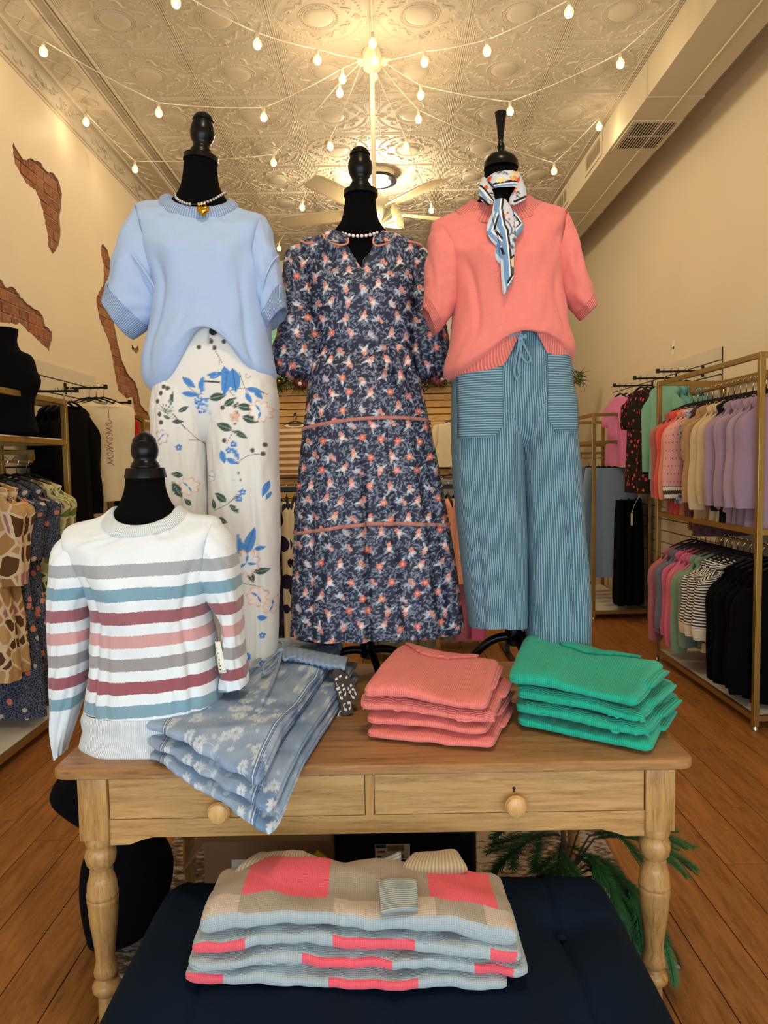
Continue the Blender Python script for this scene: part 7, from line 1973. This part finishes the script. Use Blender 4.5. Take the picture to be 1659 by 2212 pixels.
# ------------------------------------------------------------------ middle rail seen between the outfits
GY, GZ = 5.25, 1.285
gr_ = thing('floor_rail', (0, GY, 0), 'black floor rail with hanging clothes behind the table', 'rack')
MB().box((-1.05, GY - 0.012, GZ - 0.035), (0.92, GY + 0.012, GZ), 0.003).build('rail', m_blackmetal, gr_)
for x in (-1.04, 0.91): MB().box((x - 0.015, GY - 0.015, 0.02), (x + 0.015, GY + 0.015, GZ - 0.03)).build('post', m_blackmetal, gr_); MB().box((x - 0.02, GY - 0.28, 0.0005), (x + 0.02, GY + 0.28, 0.022)).build('foot', m_blackmetal, gr_)
mid = [(-0.96, 'black lace', C['charcoal'], 1.0), (-0.90, 'black satin', C['blackc'], 1.0), (-0.84, 'black dotted', m_navydot, 1.05), (-0.78, 'black print', m_navydot, 1.05), (-0.72, 'navy and cream print, first', m_navycream, 1.08), (-0.66, 'navy and cream print, second', m_navycream, 1.08), (-0.60, 'navy and cream print, third', m_navydot, 1.08), (-0.52, 'dark purple', m_navydot, 1.08), (-0.42, 'deep navy', m_navydot, 1.1),
       (-0.10, 'dark olive', C['olive'], 1.1), (0.0, 'olive', C['olive2'], 1.12), (0.10, 'moss green', C['olive'], 1.1), (0.20, 'pale olive', C['olive2'], 1.12), (0.30, 'khaki', C['olive'], 1.1)]
for i, (x, n_, m_, L_) in enumerate(mid): garment('dress', '%s dress on the middle floor rail' % n_, 'dress', (x, GY, GZ), math.pi / 2 + 0.2 * math.sin(i * 1.9), m_, L=L_, sl=0.0, w=0.19, t=0.045, seed=240 + i, group='clothes on the middle rail')
for i in range(5): garment('tank_top', 'salmon tank top, %s on the middle floor rail' % ('first from the left', 'second', 'third', 'fourth', 'last')[i], 'top', (0.42 + i * 0.055, GY, GZ), math.pi / 2 + 0.1 * math.sin(i), C['salmon'], L=0.62, sl=0.0, w=0.17, t=0.04, seed=260 + i, group='salmon tank tops')
for i, (x, n_, m_) in enumerate(((0.50, 'sage green', C['olive2']), (0.60, 'dusty rose', C['dpink']), (0.72, 'rose pink', C['hotpink']))): garment('trousers', '%s trousers below the tank tops on the middle rail' % n_, 'trousers', (x - 0.02, GY + 0.25, GZ - 0.25), math.pi / 2, m_, waist=True, w=0.17, L=0.85, t=0.05, seed=270 + i, group='trousers on the middle rail', hang=False)

# display pieces on the maple slatwall
for (px_, py_), n_, m_, kw in (((637, 895), 'caramel and cream striped V neck sweater', m_brownstripe, dict(L=0.56, sl=0.40, w=0.27)), ((985, 890), 'cream short sleeved top', C['ivory'], dict(L=0.50, sl=0.22, w=0.26))):
    p = ay(px_, py_, 7.86)
    garment('sweater', n_ + ' displayed on the maple slatwall', 'sweater', (p[0], 7.86, p[2]), 0.0, m_, seed=int(px_), group='tops displayed on the maple slatwall', out=0.03, bodymat=m_, **kw)
    faceout('short black peg holding the %s' % n_, (p[0], 7.972, p[2]), (p[0] + 0.001, 7.86, p[2]))
p = ay(972, 1010, 7.80); garment('blouse', 'grey satin top below the cream one on the maple slatwall', 'top', (p[0], 7.80, p[2]), 0.0, C['greyb'], L=0.55, sl=0.2, w=0.25, seed=5, group='tops displayed on the maple slatwall')
p = ay(560, 700, 6.4); 
mg = thing('display_panel', (p[0], 7.96, p[2]), 'mint green panel above the maple slatwall behind the blue top', 'panel'); pb = ay(588, 735, 7.93)
MB().box((pb[0] - 0.45, 7.975, 2.361), (pb[0] + 0.045, 7.99, 3.05)).build('board', plain('mint_board', '8fd0ae', 0.7), mg)

# ------------------------------------------------------------------ garland on the slatwall
gl = thing('pine_garland', (0, 7.93, 2.36), 'green pine garland with ornaments along the top of the slatwall', 'garland')
gm = MB(); rg = random.Random(9)
for k in range(2600):
    x = rg.uniform(-2.2, 2.2); a = rg.uniform(0, 6.28); L_ = rg.uniform(0.06, 0.15)
    c_ = np.array([x, 7.90 + rg.uniform(-0.05, 0.04), 2.36 + rg.uniform(-0.06, 0.05)]); d = np.array([rg.uniform(-1, 1), rg.uniform(-0.9, 0.3), rg.uniform(-1.1, 0.7)]); d /= np.linalg.norm(d); s = np.cross(d, (0.3, 1, 0.2)); s *= 0.005 / np.linalg.norm(s)
    gm.add([c_ - s, c_ + s, c_ + d * L_ + s * 0.2, c_ + d * L_ - s * 0.2], [(0, 1, 2, 3)])
f_ = gm.build('foliage', plain('garland_green', '3d5a22', 0.7, var=0.35, nscale=20), gl); f_['kind'] = 'stuff'
for k in range(22): MB().ball((-2.1 + k * 0.2 + rg.uniform(-.05, .05), 7.82, 2.34 + rg.uniform(-.06, .05)), 0.024, 12).build('gold_bauble', m_goldj if k % 2 else m_pearl, gl, smooth=True)
for x in (-0.88, 0.62, -1.9, 1.6, 0.0): 
    fl_ = MB()
    for q in range(7): a = q * 0.9; fl_.ball((x + 0.05 * math.cos(a), 7.83, 2.36 + 0.05 * math.sin(a)), 0.04, 8, (1, 0.5, 1))
    fl_.build('red_flower', plain('wine_red%d' % int(x * 100), '5c1220', 0.6), gl, smooth=True)
for px_ in (598, 905):
    p = ay(px_, 822, 7.84)
    bw_ = MB()
    for sx in (-1, 1): bw_.tube([p, p + (sx * 0.07, -0.01, 0.05), p + (sx * 0.12, -0.01, 0.0), p + (sx * 0.07, -0.01, -0.04), p], [0.01, 0.03, 0.03, 0.03, 0.01], 8, flat=0.4); bw_.tube([p, p + (sx * 0.06, -0.01, -0.13)], [0.01, 0.028], 8, flat=0.3)
    bw_.build('black_bow', plain('black_ribbon%d' % px_, '17130f', 0.5), gl, smooth=True)
